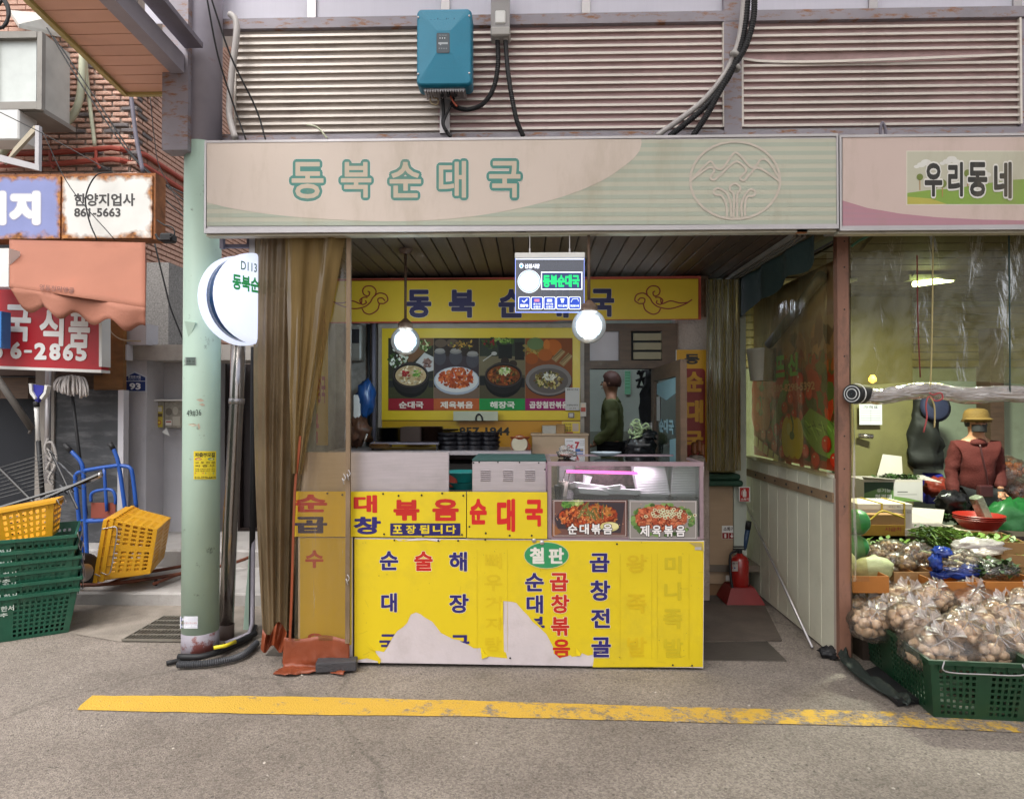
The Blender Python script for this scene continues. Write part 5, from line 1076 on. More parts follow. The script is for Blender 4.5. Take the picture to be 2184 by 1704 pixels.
for i, (u, n_) in enumerate(((957, 4), (985, 4), (1013, 4), (1043, 4))):
    b_ = at(u, 963, 4.72)
    for k in range(n_):
        o = first if f else dup(first); f = False
        o.location = (b_.x + random.uniform(-.004, .004), 4.76, b_.z + .001 + k * .032); o.scale = (.92 if i else 1.1,) * 2 + (1,); WM[o] = Matrix()
        o['label'] = '%s black stone bowl in the %s stack behind the counter' % (('lowest', 'second lowest', 'second highest', 'topmost')[k], ('wide first', 'second', 'third', 'last')[i])
def stack(name, u, v, Y, r, h, n, m, labelf, cat, grp, rot=0):
    b_ = at(u, v, Y); fst = None
    for k in range(n):
        if fst is None: fst = MB().lathe([(r * .55, 0), (r * .9, h * .35), (r, h * .8), (r * .93, h * .75), (r * .5, h * .4)], (0, 0, 0), 18).build(name, m, None, 'auto', base=(0, 0, 0)); o = fst; tag(o, '', cat, grp)
        else: o = dup(fst)
        o.location = (b_.x + random.uniform(-.005, .005), Y + .1, b_.z + k * h * .6 + .001); o.rotation_euler = (0, 0, k); o['label'] = labelf + ', ' + od(k, n)
    return fst
stack('black_plate', 824, 944, 4.68, .09, .014, 12, M_stone, 'black plate in the stack at the end of the back shelf', 'plate', 'stacked black plates')
stack('brown_plate', 917, 944, 4.68, .085, .014, 13, mat('brown plate', '3a2720', .5), 'dark brown plate in the tall stack on the back shelf', 'plate', 'stacked brown plates')
stack('wooden_plate', 806, 958, 4.6, .085, .018, 3, mat('wood plate', '9a7a50', .5), 'pale wooden plate in the short stack before the black plates', 'plate', 'pale wooden plates')
MB().cbox(at(852, 944, 4.7), at(898, 911, 4.7) + Vector((0, .25, 0)), .008).build('brown_box', mat('dark brown box', '2c1d18', .5), None, label='dark brown lidded box between the plate stacks', cat='box')
stack('metal_lid', 947, 921, 4.8, .1, .012, 2, mat('dull lid', '5f5348', .4, .5), 'dull metal lid lying on the first bowl stack', 'dish', 'dull metal lids')  # steel pot lids laid on the bowls, built with the plate profile
kc = thing('kitchen_scale', 'small orange kitchen scale with round dial at the counter end', 'scale', at(1110, 962, 4.7))
MB().lathe([(.01, 0), (.055, 0), (.06, .01), (.055, .03), (.01, .03)], at(1108, 947, 4.72), 20, Matrix.Rotation(R(90), 3, 'X')).build('dial', mat('dial cream', 'b8ae98', .4), kc)
MB().lathe([(.055, 0), (.066, .005), (.066, .04), (.055, .05)], at(1108, 947, 4.715) + Vector((0, .05, 0)), 20, Matrix.Rotation(R(90), 3, 'X')).build('rim', mat('orange plastic', '9a4a28', .5), kc)
MB().lathe([(.01, 0), (.06, 0), (.075, .018), (.07, .02)], at(1109, 937, 4.75), 18).build('pan', mat('orange plastic', '9a4a28', .5), kc); MB().cbox(at(1112, 963, 4.72), at(1132, 945, 4.72) + Vector((0, .08, 0)), .015).build('cloth', mat('orange plastic', '9a4a28', .5), kc)
# wall things left of the board
md = thing('wall_meter', 'grey plastic electricity meter on the dirty wall beside the menu board', 'meter', at(762, 771, 5.0))
MB().cbox(at(745, 770, 5.02), at(772, 690, 5.02) + Vector((0, .12, 0)), .02, 2).build('case', mat('old grey plastic', '77736c', .4), md); MB().pbox(750, 702, 766, 732, 5.012, .01).build('window', M_blackg, md)
MB().tube([at(797, 692, 5.1), at(797, 960, 5.1)], .016, 8).build('wall_pipe', M_steel2, None, True, label='slim grey pipe running down the wall beside the menu board', cat='pipe')
MB().tube([at(786, 692, 5.12), at(787, 960, 5.12)], .012, 8).build('wall_pipe', M_black, None, True, label='dark pipe behind the slim grey pipe', cat='pipe')
random.seed(11)
def blob(name, c, rx, ry, rz, m, nseed, amp=.25, nu=22, nv=14, parent=None, f=3.0, cut=None):
    mb = MB(); c = Vector(c)
    def fn(a, b):
        th = a * 2 * math.pi; ph_ = (b - .5) * math.pi; d = Vector((math.cos(th) * math.cos(ph_), math.sin(th) * math.cos(ph_), math.sin(ph_)))
        k = 1 + amp * noise.noise(d * f + Vector((nseed, nseed * 2, 0))) + amp * .5 * noise.noise(d * f * 3 + Vector((nseed, 0, 9)))
        p = Vector((d.x * rx, d.y * ry, d.z * rz)) * k
        if cut is not None: p.z = max(p.z, cut)
        return c + p
    mb.grid(fn, nu, nv); return mb.build(name, m, parent, True, weld=True)
M_bbag = mat('blue plastic bag', '1d4a86', .3, var=.2, bump=.6, bs=12)
o = blob('blue_plastic_bag', at(780, 850, 4.95), .07, .06, .14, M_bbag, 3, .35); tag(o, 'crumpled dark blue plastic bag hanging on the wall by the meter', 'plastic bag')
o = blob('wall_clutter', at(765, 920, 4.9), .09, .08, .1, mat('clutter', '5a3a28', .5, var=.6, vs=20), 5, .5); tag(o, 'dark heap of kitchen cloths at the wall end of the counter', 'cloths')
MB().cbox(at(752, 900, 4.9), at(768, 842, 4.9) + Vector((0, .1, 0)), .01).build('white_bottle', M_white, None, label='white plastic canister on the wall shelf below the meter', cat='canister')
o = MB().tube([at(775, 950, 4.7), at(783, 925, 4.7)], .01, 6).build('tongs', M_chrome, None, True, label='steel tongs upright beside the wooden plates', cat='tongs')
# ================================================================== pendant lamps and hanging sign
M_globe = film('clear globe', 'cfe0e6', .72, .3, .05, 0, 2, 'e6f4ff')
for i, (u, v, r, Y, us, vs_) in enumerate(((864.6, 727, 31, 4.24, 867, 535), (1256, 696, 36.6, 3.72, 1255, 497))):
    c = at(u, v, Y); rr = r / (FPX / Y)
    gl = thing('globe_lamp', ('lit glass globe lamp hanging in front of the menu board', 'lit glass globe lamp hanging just behind the edge lit panel')[i], 'pendant lamp', c, 'globe pendant lamps')
    MB().lathe([(rr * math.sin(R(a)), -rr * math.cos(R(a))) for a in range(2, 165, 6)], c, 32).build('globe', M_globe, gl, True)
    ld = bpy.data.lights.new('lamp_light', 'POINT'); lo = bpy.data.objects.new('lamp_light', ld); COL.objects.link(lo); ld.energy = 40; ld.color = (.88, .95, 1); ld.shadow_soft_size = .05; lo.location = c
    MB().lathe([(.015, -.045), (.028, -.025), (.028, .02), (.016, .045)], c + Vector((0, 0, .01)), 16).build('bulb', mat('lit bulb', 'ffffff', .3, var=0, bump=0, emis='e2f6ff', es=5), gl, True)
    MB().lathe([(rr * .42, -.012), (rr * .5, 0), (rr * .5, .03), (rr * .3, .045), (.012, .06)], c + Vector((0, 0, rr * .9)), 20).build('cap', M_wood, gl, 'auto')
    MB().tube([c + Vector((0, 0, rr)), Vector((c.x, c.y, ZC))], .009, 8).build('stem', M_wood, gl, True)
    MB().lathe([(.03, 0), (.045, .02), (.045, .03)], Vector((c.x, c.y, ZC - .03)), 16).build('rose', M_wood, gl, 'auto')
hp = thing('edge_lit_panel', 'edge lit clear hanging panel with green 동북순대국 letters and blue payment icons', 'hanging sign', at(1173, 667, 3.7))
YH = 3.7
M_panel = film('tinted acrylic', 'a9aec0', .35, .2, .1, 0, 3, '5a6078')
MB().pbox(1099, 551, 1246, 667, YH, .008).build('acrylic_plate', M_panel, hp)
MB().cbox(at(1098, 551, YH - .012), at(1248, 538, YH - .012) + Vector((0, .03, 0)), .004).build('header', M_white, hp)
M_lp = mat('lit print strong', vc=True, var=0, bump=0, emis='ffffff', es=.6)
pr = Print(plane_map(YH), .0006)
pr.rect(1100, 551, 1246, 554, 'dfe6ff').rect(1098.8, 551, 1100, 667, '8fa4ff').rect(1245.5, 551, 1246.5, 667, '8fa4ff').rect(1099, 665.5, 1246, 667, '8fa4ff')
pr.ell(1128.5, 600.5, 24.5, 24.5, 'eef4ff').ell(1128.5, 600.5, 23.2, 23.2, '3c78d8').ell(1128.5, 600.5, 21.8, 21.8, 'c5cdf0')
pr.rect(1154, 580, 1242, 618, 'e6ecff').rect(1156, 582, 1240, 616, '28305a'); pr.text('동북순대국', 1158, 586, 1236, 613, '12c06a', .05)
pr.ell(1112, 567, 4.5, 5.5, 'dfe8ff').ell(1112, 568, 2.5, 3, '4a90b0').text('신원시장', 1119, 563, 1151, 573, 'e6ecff', .04)
for i, (a, t1, t2) in enumerate(((1105.5, 'zero', None), (1132.5, '온누리', '상품권'), (1159.5, '관악사랑', '상품권'), (1186.5, '카드결제', None), (1213, '현금영수증', None))):
    pr.rrect(a, 633, a + 25.5, 660, 3, 'e6ecff'); pr.rrect(a + 1.3, 634.3, a + 24.2, 658.7, 2.5, '1a3a9a')
    if t2: pr.rect(a + 7, 638, a + 18, 644, ('b9708a', 'd0d8f0')[i - 1]).text(t1, a + 5, 646.5, a + 20, 651, 'e6ecff', .02).text(t2, a + 5, 652.5, a + 20, 657, 'e6ecff', .02)
    elif i == 0: pr.stroke([(a + 8, 641), (a + 12, 645), (a + 19, 638)], 2.2, 'f0f4ff', False).text(t1, a + 4, 649, a + 21, 655, 'f0f4ff', .04)
    else:
        pr.text(t1, a + 3.5, 650, a + 22, 655, 'e6ecff', .02)
        if i == 3: pr.rect(a + 9, 637, a + 17, 641, 'cdd6f6').rect(a + 10.5, 641, a + 15.5, 646, 'cdd6f6')
        else: pr.stroke([(a + 5, 645), (a + 8, 638), (a + 19, 637), (a + 21, 643)], 1.4, 'cdd6f6', False)
pr.build('lit_print', M_lp, hp)
for u in (1130, 1215): MB().tube([at(u, 539, YH), at(u, 495, YH)], .003, 6).build('hanging_wire', M_alu, hp); MB().tube([at(u, 539, YH), at(u, 531, YH)], .006, 6).build('ferrule', M_alu, hp)
# ================================================================== counter with its yellow boards
YC_ = 3.80
ct = thing('stall_counter', 'long stall counter clad in torn yellow boards lettered with Korean dish names', 'counter', (-.2, YC_, 0))
M_yel = mat('yellow board film', 'd6bd1c', .38, var=.05, vs=2, dirt=.5, dcol='9a8a3a', ds=2.2, dlo=.5, dhi=.85, bump=.02)
M_yelp = mat('yellow board print', vc=True, var=.05, vs=2.5, dirt=.3, dcol='7a6a28', ds=4, dlo=.6, dhi=.85, rough=.38, bump=.03, bs=6)
M_wboard = mat('white board', 'c6bcbf', .5, var=.08, vs=3, dirt=.35, dcol='8a7f74', ds=5, dlo=.5, dhi=.8)
xL, xR_ = at(632, 1300, YC_).x, at(1498, 1300, YC_).x
MB().box((xL, YC_ + .03, .03), (at(1160, 1300, YC_).x, YC_ + .75, at(900, 1050, YC_).z - .01)).box((at(1160, 1300, YC_).x + .001, YC_ + .03, .03), (xR_ - .01, YC_ + .75, at(1300, 1153, YC_).z - .006)).build('carcass', mat('counter carcass', '4a4442', .7), ct)
def panel(pts, Y, d, name, m): return MB().prism([at(u, v, Y) for u, v in pts], (0, d, 0)).build(name, m, ct)
panel([(756, 1412), (1500, 1424), (1502, 1153), (756, 1147)], YC_, .012, 'front_board', M_wboard)
panel([(636, 1404), (752, 1408), (752, 1146), (636, 1145)], YC_ + .002, .012, 'side_board', M_wboard)
panel([(626, 1144), (994, 1146), (994, 1049), (626, 1048)], YC_ - .006, .012, 'upper_board', M_yel)
panel([(996, 1147), (1167, 1149), (1167, 1050), (996, 1049)], YC_ - .009, .012, 'corner_board', M_yel)
A = lambda x, y: (536.5 + x * .3323, 924 + y * .3323)
B = lambda x, y: (1102.7 + x * .3148, 924 + y * .3148)
# yellow film with its torn foot
edge = [A(*q) for q in [(660, 1455), (700, 1450), (740, 1443), (775, 1452), (812, 1462), (822, 1440), (800, 1410), (790, 1392), (850, 1402), (880, 1360), (905, 1310), (935, 1268), (975, 1240), (1000, 1215), (1010, 1190), (1022, 1163), (1055, 1148), (1085, 1160), (1110, 1180), (1160, 1208), (1185, 1240), (1215, 1280), (1290, 1318), (1340, 1328), (1400, 1362), (1425, 1378), (1470, 1378), (1490, 1400), (1478, 1435), (1530, 1432), (1643, 1443), (1632, 1405), (1620, 1400), (1614, 1075)]]
edge2 = [A(1670, 1080), A(1700, 1088), A(1735, 1130), A(1775, 1170), A(1800, 1205), A(1850, 1248), A(1890, 1285), A(1915, 1330), A(1940, 1380)] + [B(248, 1490), B(272, 1502), B(290, 1525), B(310, 1514), B(360, 1502), B(372, 1512), B(425, 1508), B(440, 1488), B(480, 1505), B(525, 1495), B(512, 1583)]
film_p = [(756, 1149)] + edge + edge2 + [(1499, 1422), (1501, 1155)]
pr = Print(plane_map(YC_ - .0008), .0004)
P_ = [pr.m(u, v, 0) for u, v in film_p]; MB().add(P_, [tuple(range(len(P_)))]).build('yellow_film', M_yel, ct)
for Q in ([A(735, 1340), A(745, 1375), A(775, 1390), A(800, 1400), A(770, 1372)], [A(820, 1480), A(810, 1465), A(824, 1438), A(830, 1460)]):
    MB().prism([at(u, v, YC_ - .006) for u, v in Q], (0, .002, 0)).build('torn_flap', M_yel, ct)
for Q in ([A(1606, 1076), A(1600, 1140), A(1606, 1210), A(1614, 1215), A(1615, 1075)], [A(1470, 1385), (1026, 1380), A(1495, 1410), A(1520, 1432), A(1478, 1448)], [B(400, 1452), B(432, 1490), B(428, 1508), B(402, 1502)]):
    MB().prism([at(u, v, YC_ - .008) for u, v in Q], (0, .004, .0)).build('torn_flap', mat('bright yellow film', 'e0c81c', .3), ct)
NV, RD = '282068', 'b8241c'
pr = Print(plane_map(YC_ - .001), .0003); O = [(.022, 'd8cdb0')]
def T(t, x0, y0, x1, y1, c, f=A, b=.035, o=O): a, b_ = f(x0, y0); c2, d = f(x1, y1); pr.text(t, a, b_, c2, d, c, b, out=o)
for t, x0, y0, x1, y1, c in (('순', 822, 755, 942, 878, NV), ('술', 1044, 757, 1163, 883, RD), ('해', 1268, 760, 1383, 886, NV), ('대', 832, 1024, 933, 1148, NV), ('장', 1268, 1030, 1394, 1153, NV)): T(t, x0, y0, x1, y1, c)
for t, x0, y0, x1, y1, c in (('순', 54, 945, 182, 1070, NV), ('대', 64, 1095, 176, 1220, NV), ('곱', 222, 945, 348, 1070, RD), ('창', 230, 1092, 355, 1218, RD), ('볶', 230, 1243, 354, 1370, RD), ('곱', 492, 812, 627, 940, NV), ('창', 495, 995, 632, 1134, NV), ('전', 500, 1186, 630, 1318, NV), ('골', 503, 1380, 636, 1517, NV)): T(t, x0, y0, x1, y1, c, B)
FT = 'b9a828'
for t, x0, y0, x1, y1 in (('뼈', 1500, 768, 1605, 870), ('우', 1495, 905, 1610, 1010), ('거', 1500, 1045, 1605, 1135), ('지', 1500, 1180, 1600, 1262), ('탕', 1500, 1305, 1605, 1400)): T(t, x0, y0, x1, y1, 'd0b418', A, .02, ())
for t, x0, y0, x1, y1 in (('왕', 740, 820, 878, 942), ('족', 740, 1090, 878, 1220), ('발', 748, 1380, 878, 1512)): T(t, x0, y0, x1, y1, 'cfb016', B, .02, ())
for t, x0, y0, x1, y1 in (('미', 1000, 830, 1115, 950), ('니', 998, 1008, 1110, 1132), ('족', 990, 1190, 1120, 1323), ('발', 996, 1388, 1126, 1518)): T(t, x0, y0, x1, y1, 'c6b01e', B, .03, ())
for x in (1447, 1642): pr.rect(A(x, 0)[0], A(0, 745)[1], A(x, 0)[0] + .5, A(0, 1400)[1], 'b89f1a')
for x in (698, 912, 950, 1165): pr.rect(B(x, 0)[0], B(0, 815)[1], B(x, 0)[0] + .5, B(0, 1532)[1], 'b89f1a')
pr.ell(1165.5, 1184, 48.5, 28.8, 'c9c48a').ell(1165.5, 1184, 47, 27.4, '2f8a58'); T('철', 86, 772, 185, 883, 'd8d4cc', B, .04, ()); T('판', 214, 776, 318, 882, 'd8d4cc', B, .04, ())
random.seed(77)
for k in range(34):
    a_, b_ = random.uniform(765, 1490), random.uniform(1165, 1400) if k % 3 else random.uniform(1385, 1415); w = random.uniform(-.5, .5) + (1.57 if k % 4 == 0 else 0); L_ = random.uniform(4, 22)
    if 790 < a_ < 1270 and b_ > 1262: continue
    pr.stroke([(a_, b_), (a_ + L_ * .5 * math.cos(w), b_ + L_ * .5 * math.sin(w) + random.uniform(-1, 1)), (a_ + L_ * math.cos(w), b_ + L_ * math.sin(w))], random.uniform(.25, .6), random.choice(['a8952c', '8f7f3a', 'c9b548']))
for k in range(60):
    a_, b_ = random.uniform(758, 1497), random.uniform(1150, 1418)
    if 790 < a_ < 1270 and b_ > 1262: continue
    pr.ell(a_, b_, random.uniform(.4, 1.1), random.uniform(.3, .9), random.choice(['7a6a38', '9a8838', '5a5034']), 7, .1)
pr.build('lettering', M_yelp, ct)
# letters cut by the tear are drawn as far as the film goes
pr = Print(plane_map(YC_ - .0011), .0003)
def halftext(t, x0, y0, x1, y1, c, f, keep):
    """letters drawn only where keep(u, v) is true for the face centre"""
    vs, fs = glyphs(t, .012, 1.0); a, b_ = f(x0, y0); c2, d = f(x1, y1); ex = .022
    x_0 = min(p.x for p in vs) - ex; x_1 = max(p.x for p in vs) + ex; y_0 = min(p.y for p in vs) - ex; y_1 = max(p.y for p in vs) + ex
    bm = bmesh.new(); 
    for k in range(9):
        dx, dy = (ex * math.cos(k * .7854), ex * math.sin(k * .7854)) if k < 8 else (0, 0)
        nv = [bm.verts.new((a + (p.x + dx - x_0) / (x_1 - x_0) * (c2 - a), d - (p.y + dy - y_0) / (y_1 - y_0) * (d - b_), k * .05)) for p in vs]
        for q in fs:
            try: bm.faces.new([nv[i] for i in q])
            except ValueError: pass
    for co, no in keep:
        bmesh.ops.bisect_plane(bm, geom=bm.verts[:] + bm.edges[:] + bm.faces[:], plane_co=co, plane_no=no, clear_outer=True)
    bm.verts.index_update(); pr.l += .5
    pr.add([pr.m(v.co.x, v.co.y, (pr.l + v.co.z) * pr.eps) for v in bm.verts], [tuple(v.index for v in q.verts) for q in bm.faces], H(c)); bm.free()
def line(p, q, inside):
    d = (q[0] - p[0], q[1] - p[1]); n = Vector((-d[1], d[0], 0)); w = Vector((inside[0] - p[0], inside[1] - p[1], 0))
    if n.dot(w) > 0: n = -n
    return (Vector((p[0], p[1], 0)), n)
halftext('국', 820, 1288, 940, 1400, NV, A, [line(A(850, 1405), A(930, 1268), A(820, 1300))])
halftext('국', 1277, 1293, 1398, 1410, NV, A, [line(A(1270, 1308), A(1400, 1358), A(1390, 1290))])
halftext('볶', 62, 1240, 188, 1370, NV, B, [line(B(60, 1200), B(188, 1335), B(180, 1240))])
halftext('음', 242, 1393, 360, 1520, RD, B, [line(B(240, 1480), B(292, 1525), B(350, 1400)), line(B(280, 1522), B(380, 1500), B(350, 1400))])
pr.build('torn_lettering', M_yelp, ct)
pr = Print(plane_map(YC_ - .0065), .0004)
for t, x0, y0, x1, y1, c in (('순', 273, 392, 486, 506, RD), ('곱', 273, 535, 486, 641, NV), ('대', 655, 396, 806, 510, RD), ('창', 655, 535, 830, 648, NV), ('볶', 910, 426, 1078, 560, RD), ('음', 1160, 420, 1330, 562, RD)): T(t, x0, y0, x1, y1, c, A, .045, ())
pr.build('upper_lettering', M_yelp, ct); pr = Print(plane_map(YC_ - .0075), .0004); pr.rect(*A(890, 577), *A(1340, 656), '201a5c')
for i, t in enumerate('포장됩니다'): T(t, 906 + i * 86, 588, 968 + i * 86, 644, 'd8c020', A, .03, ())
pr.build('navy_strip', M_yelp, ct)
pr = Print(plane_map(YC_ - .0095), .0004)
for t, x0, y0, x1, y1 in (('순', 1400, 420, 1510, 585), ('대', 1575, 420, 1692, 632), ('국', 1755, 425, 1870, 598)): T(t, x0, y0, x1, y1, 'c4201c', A, .05, ())
pr.build('corner_lettering', M_yelp, ct)
pr = Print(plane_map(YC_ + .0015), .0004); pr.rect(640, 1147, 750, 1375, 'c9b43a'); pr.text('수', 651, 1173, 690, 1211, 'b04038', .04).text('육', 652, 1350, 692, 1386, 'b04038', .04); pr.build('side_lettering', M_yelp, ct)
for u, v in ((698, 1052), (730, 1055), (817, 1053), (850, 1057), (899, 1056), (943, 1052), (988, 1057), (819, 1139), (902, 1142), (985, 1140), (1001, 1123), (1036, 1137), (1087, 1142), (1134, 1142), (841, 1152), (935, 1153), (977, 1153), (1035, 1151), (1088, 1403), (1435, 1418), (1476, 1419), (1316, 1160)):
    MB().lathe([(.006, 0), (.004, .003), (.0005, .004)], at(u, v, YC_ - .011), 8, Matrix.Rotation(R(90), 3, 'X')).build('screw', M_black, ct)
for u, v in ((1139, 1152), (1156, 1157)): MB().lathe([(.013, 0), (.013, .004), (.005, .008)], at(u, v, YC_ - .003), 12, Matrix.Rotation(R(90), 3, 'X')).build('washer', M_alu, ct)
pr = Print(plane_map(YC_ - .003), .0004); pr.poly([A(915, 672), A(975, 690), A(1060, 672), A(1180, 675), A(1215, 680), A(1205, 695), A(1120, 684), A(1000, 690), A(945, 690)], 'cfc5c8').poly([B(1165, 740), B(1255, 742), B(1262, 800), B(1210, 770)], 'a8955a').rect(*B(1205, 770), *B(1248, 790), 'a8a4a0').build('torn_strip', M_yelp, ct)
# steel backs and vent box
MB().box(at(640, 1049, YC_ + .05), at(957, 965, YC_ + .05) + Vector((0, .03, 0))).build('steel_splashback', M_stain, None, label='plain stainless steel splashback standing on the counter behind the drapes', cat='splashback')
vb = thing('steel_vent_box', 'grey steel cooker box with three louvred vents and green mat on the counter', 'cooker box', at(1087, 1050, YC_ + .04))
a, b = at(1007, 1049.5, YC_ + .04), at(1165, 984, YC_ + .04); MB().cbox(a, (b.x, YC_ + .5, b.z), .004).build('casing', M_stain, vb)
MB().box((a.x, YC_ + .04, b.z + .001), (b.x, YC_ + .5, b.z + .012)).build('green_mat', mat('dark green mat', '2f4f4c', .7, var=.1), vb)
for cu in (1035, 1083, 1130):
    for k in range(6): P = at(cu - 10, 1003 + k * 4.2, YC_ + .037); Q = at(cu + 11, 1001.2 + k * 4.2, YC_ + .037); MB().prism([(P.x, P.y + .004, P.z - .006), (Q.x, P.y + .004, P.z - .006), (Q.x, P.y - .004, P.z), (P.x, P.y - .004, P.z)], (0, .004, .003)).build('vent_slat', M_stain, vb)
for u, v in ((1010, 987), (1022, 985.5), (1062, 985.5), (1108, 986), (1149, 987), (1162, 1001)): MB().lathe([(.005, 0), (.003, .003), (.0005, .004)], at(u, v, YC_ + .039), 8, Matrix.Rotation(R(90), 3, 'X')).build('screw', M_black, vb)
tb = thing('teal_basin', 'two teal plastic basins with a red cloth in the gap between steel box and splashback', 'basin', at(983, 1049, 4.1))
for k in range(2): MB().lathe([(.09, 0), (.12, .05), (.13, .06), (.125, .06), (.11, .05)], at(987, 1046 - k * 20, 4.1), 24).build('basin', mat('teal plastic', '1f7a78', .4), tb, 'auto')
MB().cbox(at(957, 1040, 4.0), at(975, 1013, 4.0) + Vector((0, .02, 0)), .006).build('cloth', mat('red cloth', '9a3a2c', .8), tb)
# ================================================================== glass display case
dc = thing('display_case', 'glass display case with pink grey frame and lit pink tube on the counter end', 'display case', at(1335, 1152, YC_))
M_fr = mat('pinkish metal frame', 'a58f97', .35, .5, dirt=.3, dcol='5a4a4a')
x0, x1 = at(1168, 1100, YC_).x, at(1501, 1100, YC_).x; z0, z1 = at(1168, 1148, YC_).z, at(1330, 994, YC_).z; YF = YC_ + .005; YBk = YF + .62
b_ = .022
for nm, a, b in (('post', (x0, YF, z0), (x0 + b_, YF + b_, z1)), ('post', (x1 - b_, YF, z0), (x1, YF + b_, z1)), ('post', (x0, YBk - b_, z0), (x0 + b_, YBk, z1)), ('post', (x1 - b_, YBk - b_, z0), (x1, YBk, z1)),
                 ('rail', (x0 - .002, YF - .004, z1), (x1 + .002, YF + b_, z1 + .024)), ('rail', (x0 - .002, YBk - b_, z1), (x1 + .002, YBk, z1 + .024)), ('rail', (x0 - .002, YF + b_, z1), (x0 + b_, YBk - b_, z1 + .024)), ('rail', (x1 - b_, YF + b_, z1), (x1 + .002, YBk - b_, z1 + .024)),
                 ('rail', (x0 + b_, YF - .002, z0 - .004), (x1 - b_, YF + b_, z0 + .012)), ('base', (x0 + b_, YF + b_, z0 - .004), (x1 - b_, YBk, z0 + .01))): MB().box(a, b).build(nm, M_fr, dc)
M_glass = film('clear glass', 'eef4f2', .02, .15, .03, 0, 2, 'b0c0c0')
MB().box((x0 + b_, YF + b_, z1 + .012), (x1 - b_, YBk - b_, z1 + .018)).build('top_glass', film('top glass', 'dce8e2', .06, .4, .06, .02, 2, '8fa8a2'), dc)
MB().box((x0 + b_, YF + .006, z0 + .012), (x1 - b_, YF + .01, z1)).build('front_glass', M_glass, dc); MB().box((x1 - .014, YF + b_, z0 + .012), (x1 - .01, YBk - b_, z1)).build('side_glass', M_glass, dc)
zs = at(1300, 1066, YC_).z; MB().box((x0 + b_, YF + .03, zs - .008), (x1 - b_, YBk - b_, zs)).build('shelf', M_glass, dc)
MB().box((x0 + b_, YBk - .03, z0), (x1 - b_, YBk - .024, zs)).build('back_panel', mat('dark case back', '4a3c3e', .4), dc)
MB().box((x0 + .2, YBk - .03, zs + .01), (x1 - .2, YBk - .024, z1 - .03)).build('back_mirror', mat('dark mirror', '7a5a64', .3, .3, var=.5, vs=25), dc)
MB().tube([at(1208, 1005, YF + .06), at(1360, 1009, YF + .06)], .009, 8).build('pink_tube', mat('lit pink tube', 'ff8ad0', .3, var=0, bump=0, emis='ff5ab8', es=1.6), dc, True)
ld = bpy.data.lights.new('case_light', 'AREA'); lo = bpy.data.objects.new('case_light', ld); COL.objects.link(lo); ld.shape = 'RECTANGLE'; ld.size = .5; ld.size_y = .02; ld.energy = 1.5; ld.color = (1, .82, .93); lo.location = at(1300, 1004, YF + .075); lo.rotation_euler = (R(25), 0, 0)
def dish_card(u0, v0, u1, v1, title, base, leaf, cols, top, label, lab):
    o = thing('dish_photo', label, 'photo card', at((u0 + u1) / 2, v1, YC_ + .002)); MB().pbox(u0, v0, u1, v1, YF - .0045, .003).build('card', M_white, o)
    pr = Print(plane_map(YF - .005), .00025); pr.rect(u0, v0, u1, v1, base); W_ = u1 - u0; H_ = v1 - v0; cx, cy = (u0 + u1) / 2, (v0 + v1) / 2
    if leaf:
        for k in range(70):
            a = random.uniform(0, 6.28); x, y = cx + W_ * .43 * math.cos(a), cy + H_ * .40 * math.sin(a); r = random.uniform(4, 8)
            pr.poly([(max(u0, min(u1, x + r * random.uniform(.8, 1.3) * math.cos(b))), max(v0, min(v1, y + r * random.uniform(.5, 1) * math.sin(b)))) for b in (0, 1, 2, 3, 4, 5)], random.choice(leaf), .1)
    else: pr.poly([(u0 + 4, v0 + 40), (u0 + 35, v0 + 4), (u1 - 5, v0 + 6), (u1 - 14, v1 - 8), (u0 + 12, v1 - 18)], '3a3238').poly([(u0, v1 - 30), (u0 + 20, v1 - 10), (u0, v1)], '8a5a3a')
    pr.chunks(cx - W_ * .02, cy - H_ * .04, W_ * .36, H_ * .3, ['5a2014', '742a18'], 120, 5); pr.chunks(cx - W_ * .02, cy - H_ * .05, W_ * .38, H_ * .31, cols, 300, 3.0, 2.0)
    if top == 'rings':
        for k in range(34): x, y = cx + random.gauss(6, 22), v0 + H_ * .36 + random.gauss(0, 6); pr.ell(x, y, 4.2, 3.4, 'c9cfae', 10, .3).ell(x, y, 2.4, 1.9, '8a5030', 8, .3)
    else: pr.chunks(u0 + 30, v0 + 10, 10, 6, ['3f6a2c', '5c8a3a'], 30, 3).chunks(u0 + 52, v0 + 6, 14, 5, ['a8b070', '7a9a50'], 20, 3).ell(u1 - 38, v1 - 22, 20, 10, 'c9c280').ell(u1 - 34, v1 - 24, 15, 7, 'dcd49a').chunks(cx + 10, cy - 14, 34, 16, ['a86a30', '6a6a3a'], 36, 2.5, 5)
    for k in range(70): pr.ell(cx + random.gauss(0, W_ * .2), cy + random.gauss(-3, H_ * .14), 1.1, .9, 'd8a078', 6, .05)
    pr.l += 1
    for a in ((u0 + 3, v0 + 2, u1 - 3, v0 + 2.8), (u0 + 3, v1 - 3.2, u1 - 3, v1 - 2.4), (u0 + 3, v0 + 2, u0 + 3.8, v1 - 2.4), (u1 - 3.8, v0 + 2, u1 - 3, v1 - 2.4)): pr.rect(*a, 'd8d0d0')
    for i, t in enumerate(title): a = lab[0] + i * (lab[2] - lab[0]) / 4; pr.text(t, a, lab[1], a + 20, lab[3], 'e6e2e2', .03, out=[(.05, '1a1414')])
    pr.build('front_print', M_printg, o)
dish_card(1178, 1066, 1338, 1145, '순대볶음', '6a4a44', None, ['8a3018', 'a84420', 'b85a2c', '6a2412', 'c47a44', '7a3a1c', '94401e'], '', 'photo card of glossy red stir fry lettered 순대볶음', (1211, 1117, 1311, 1139))
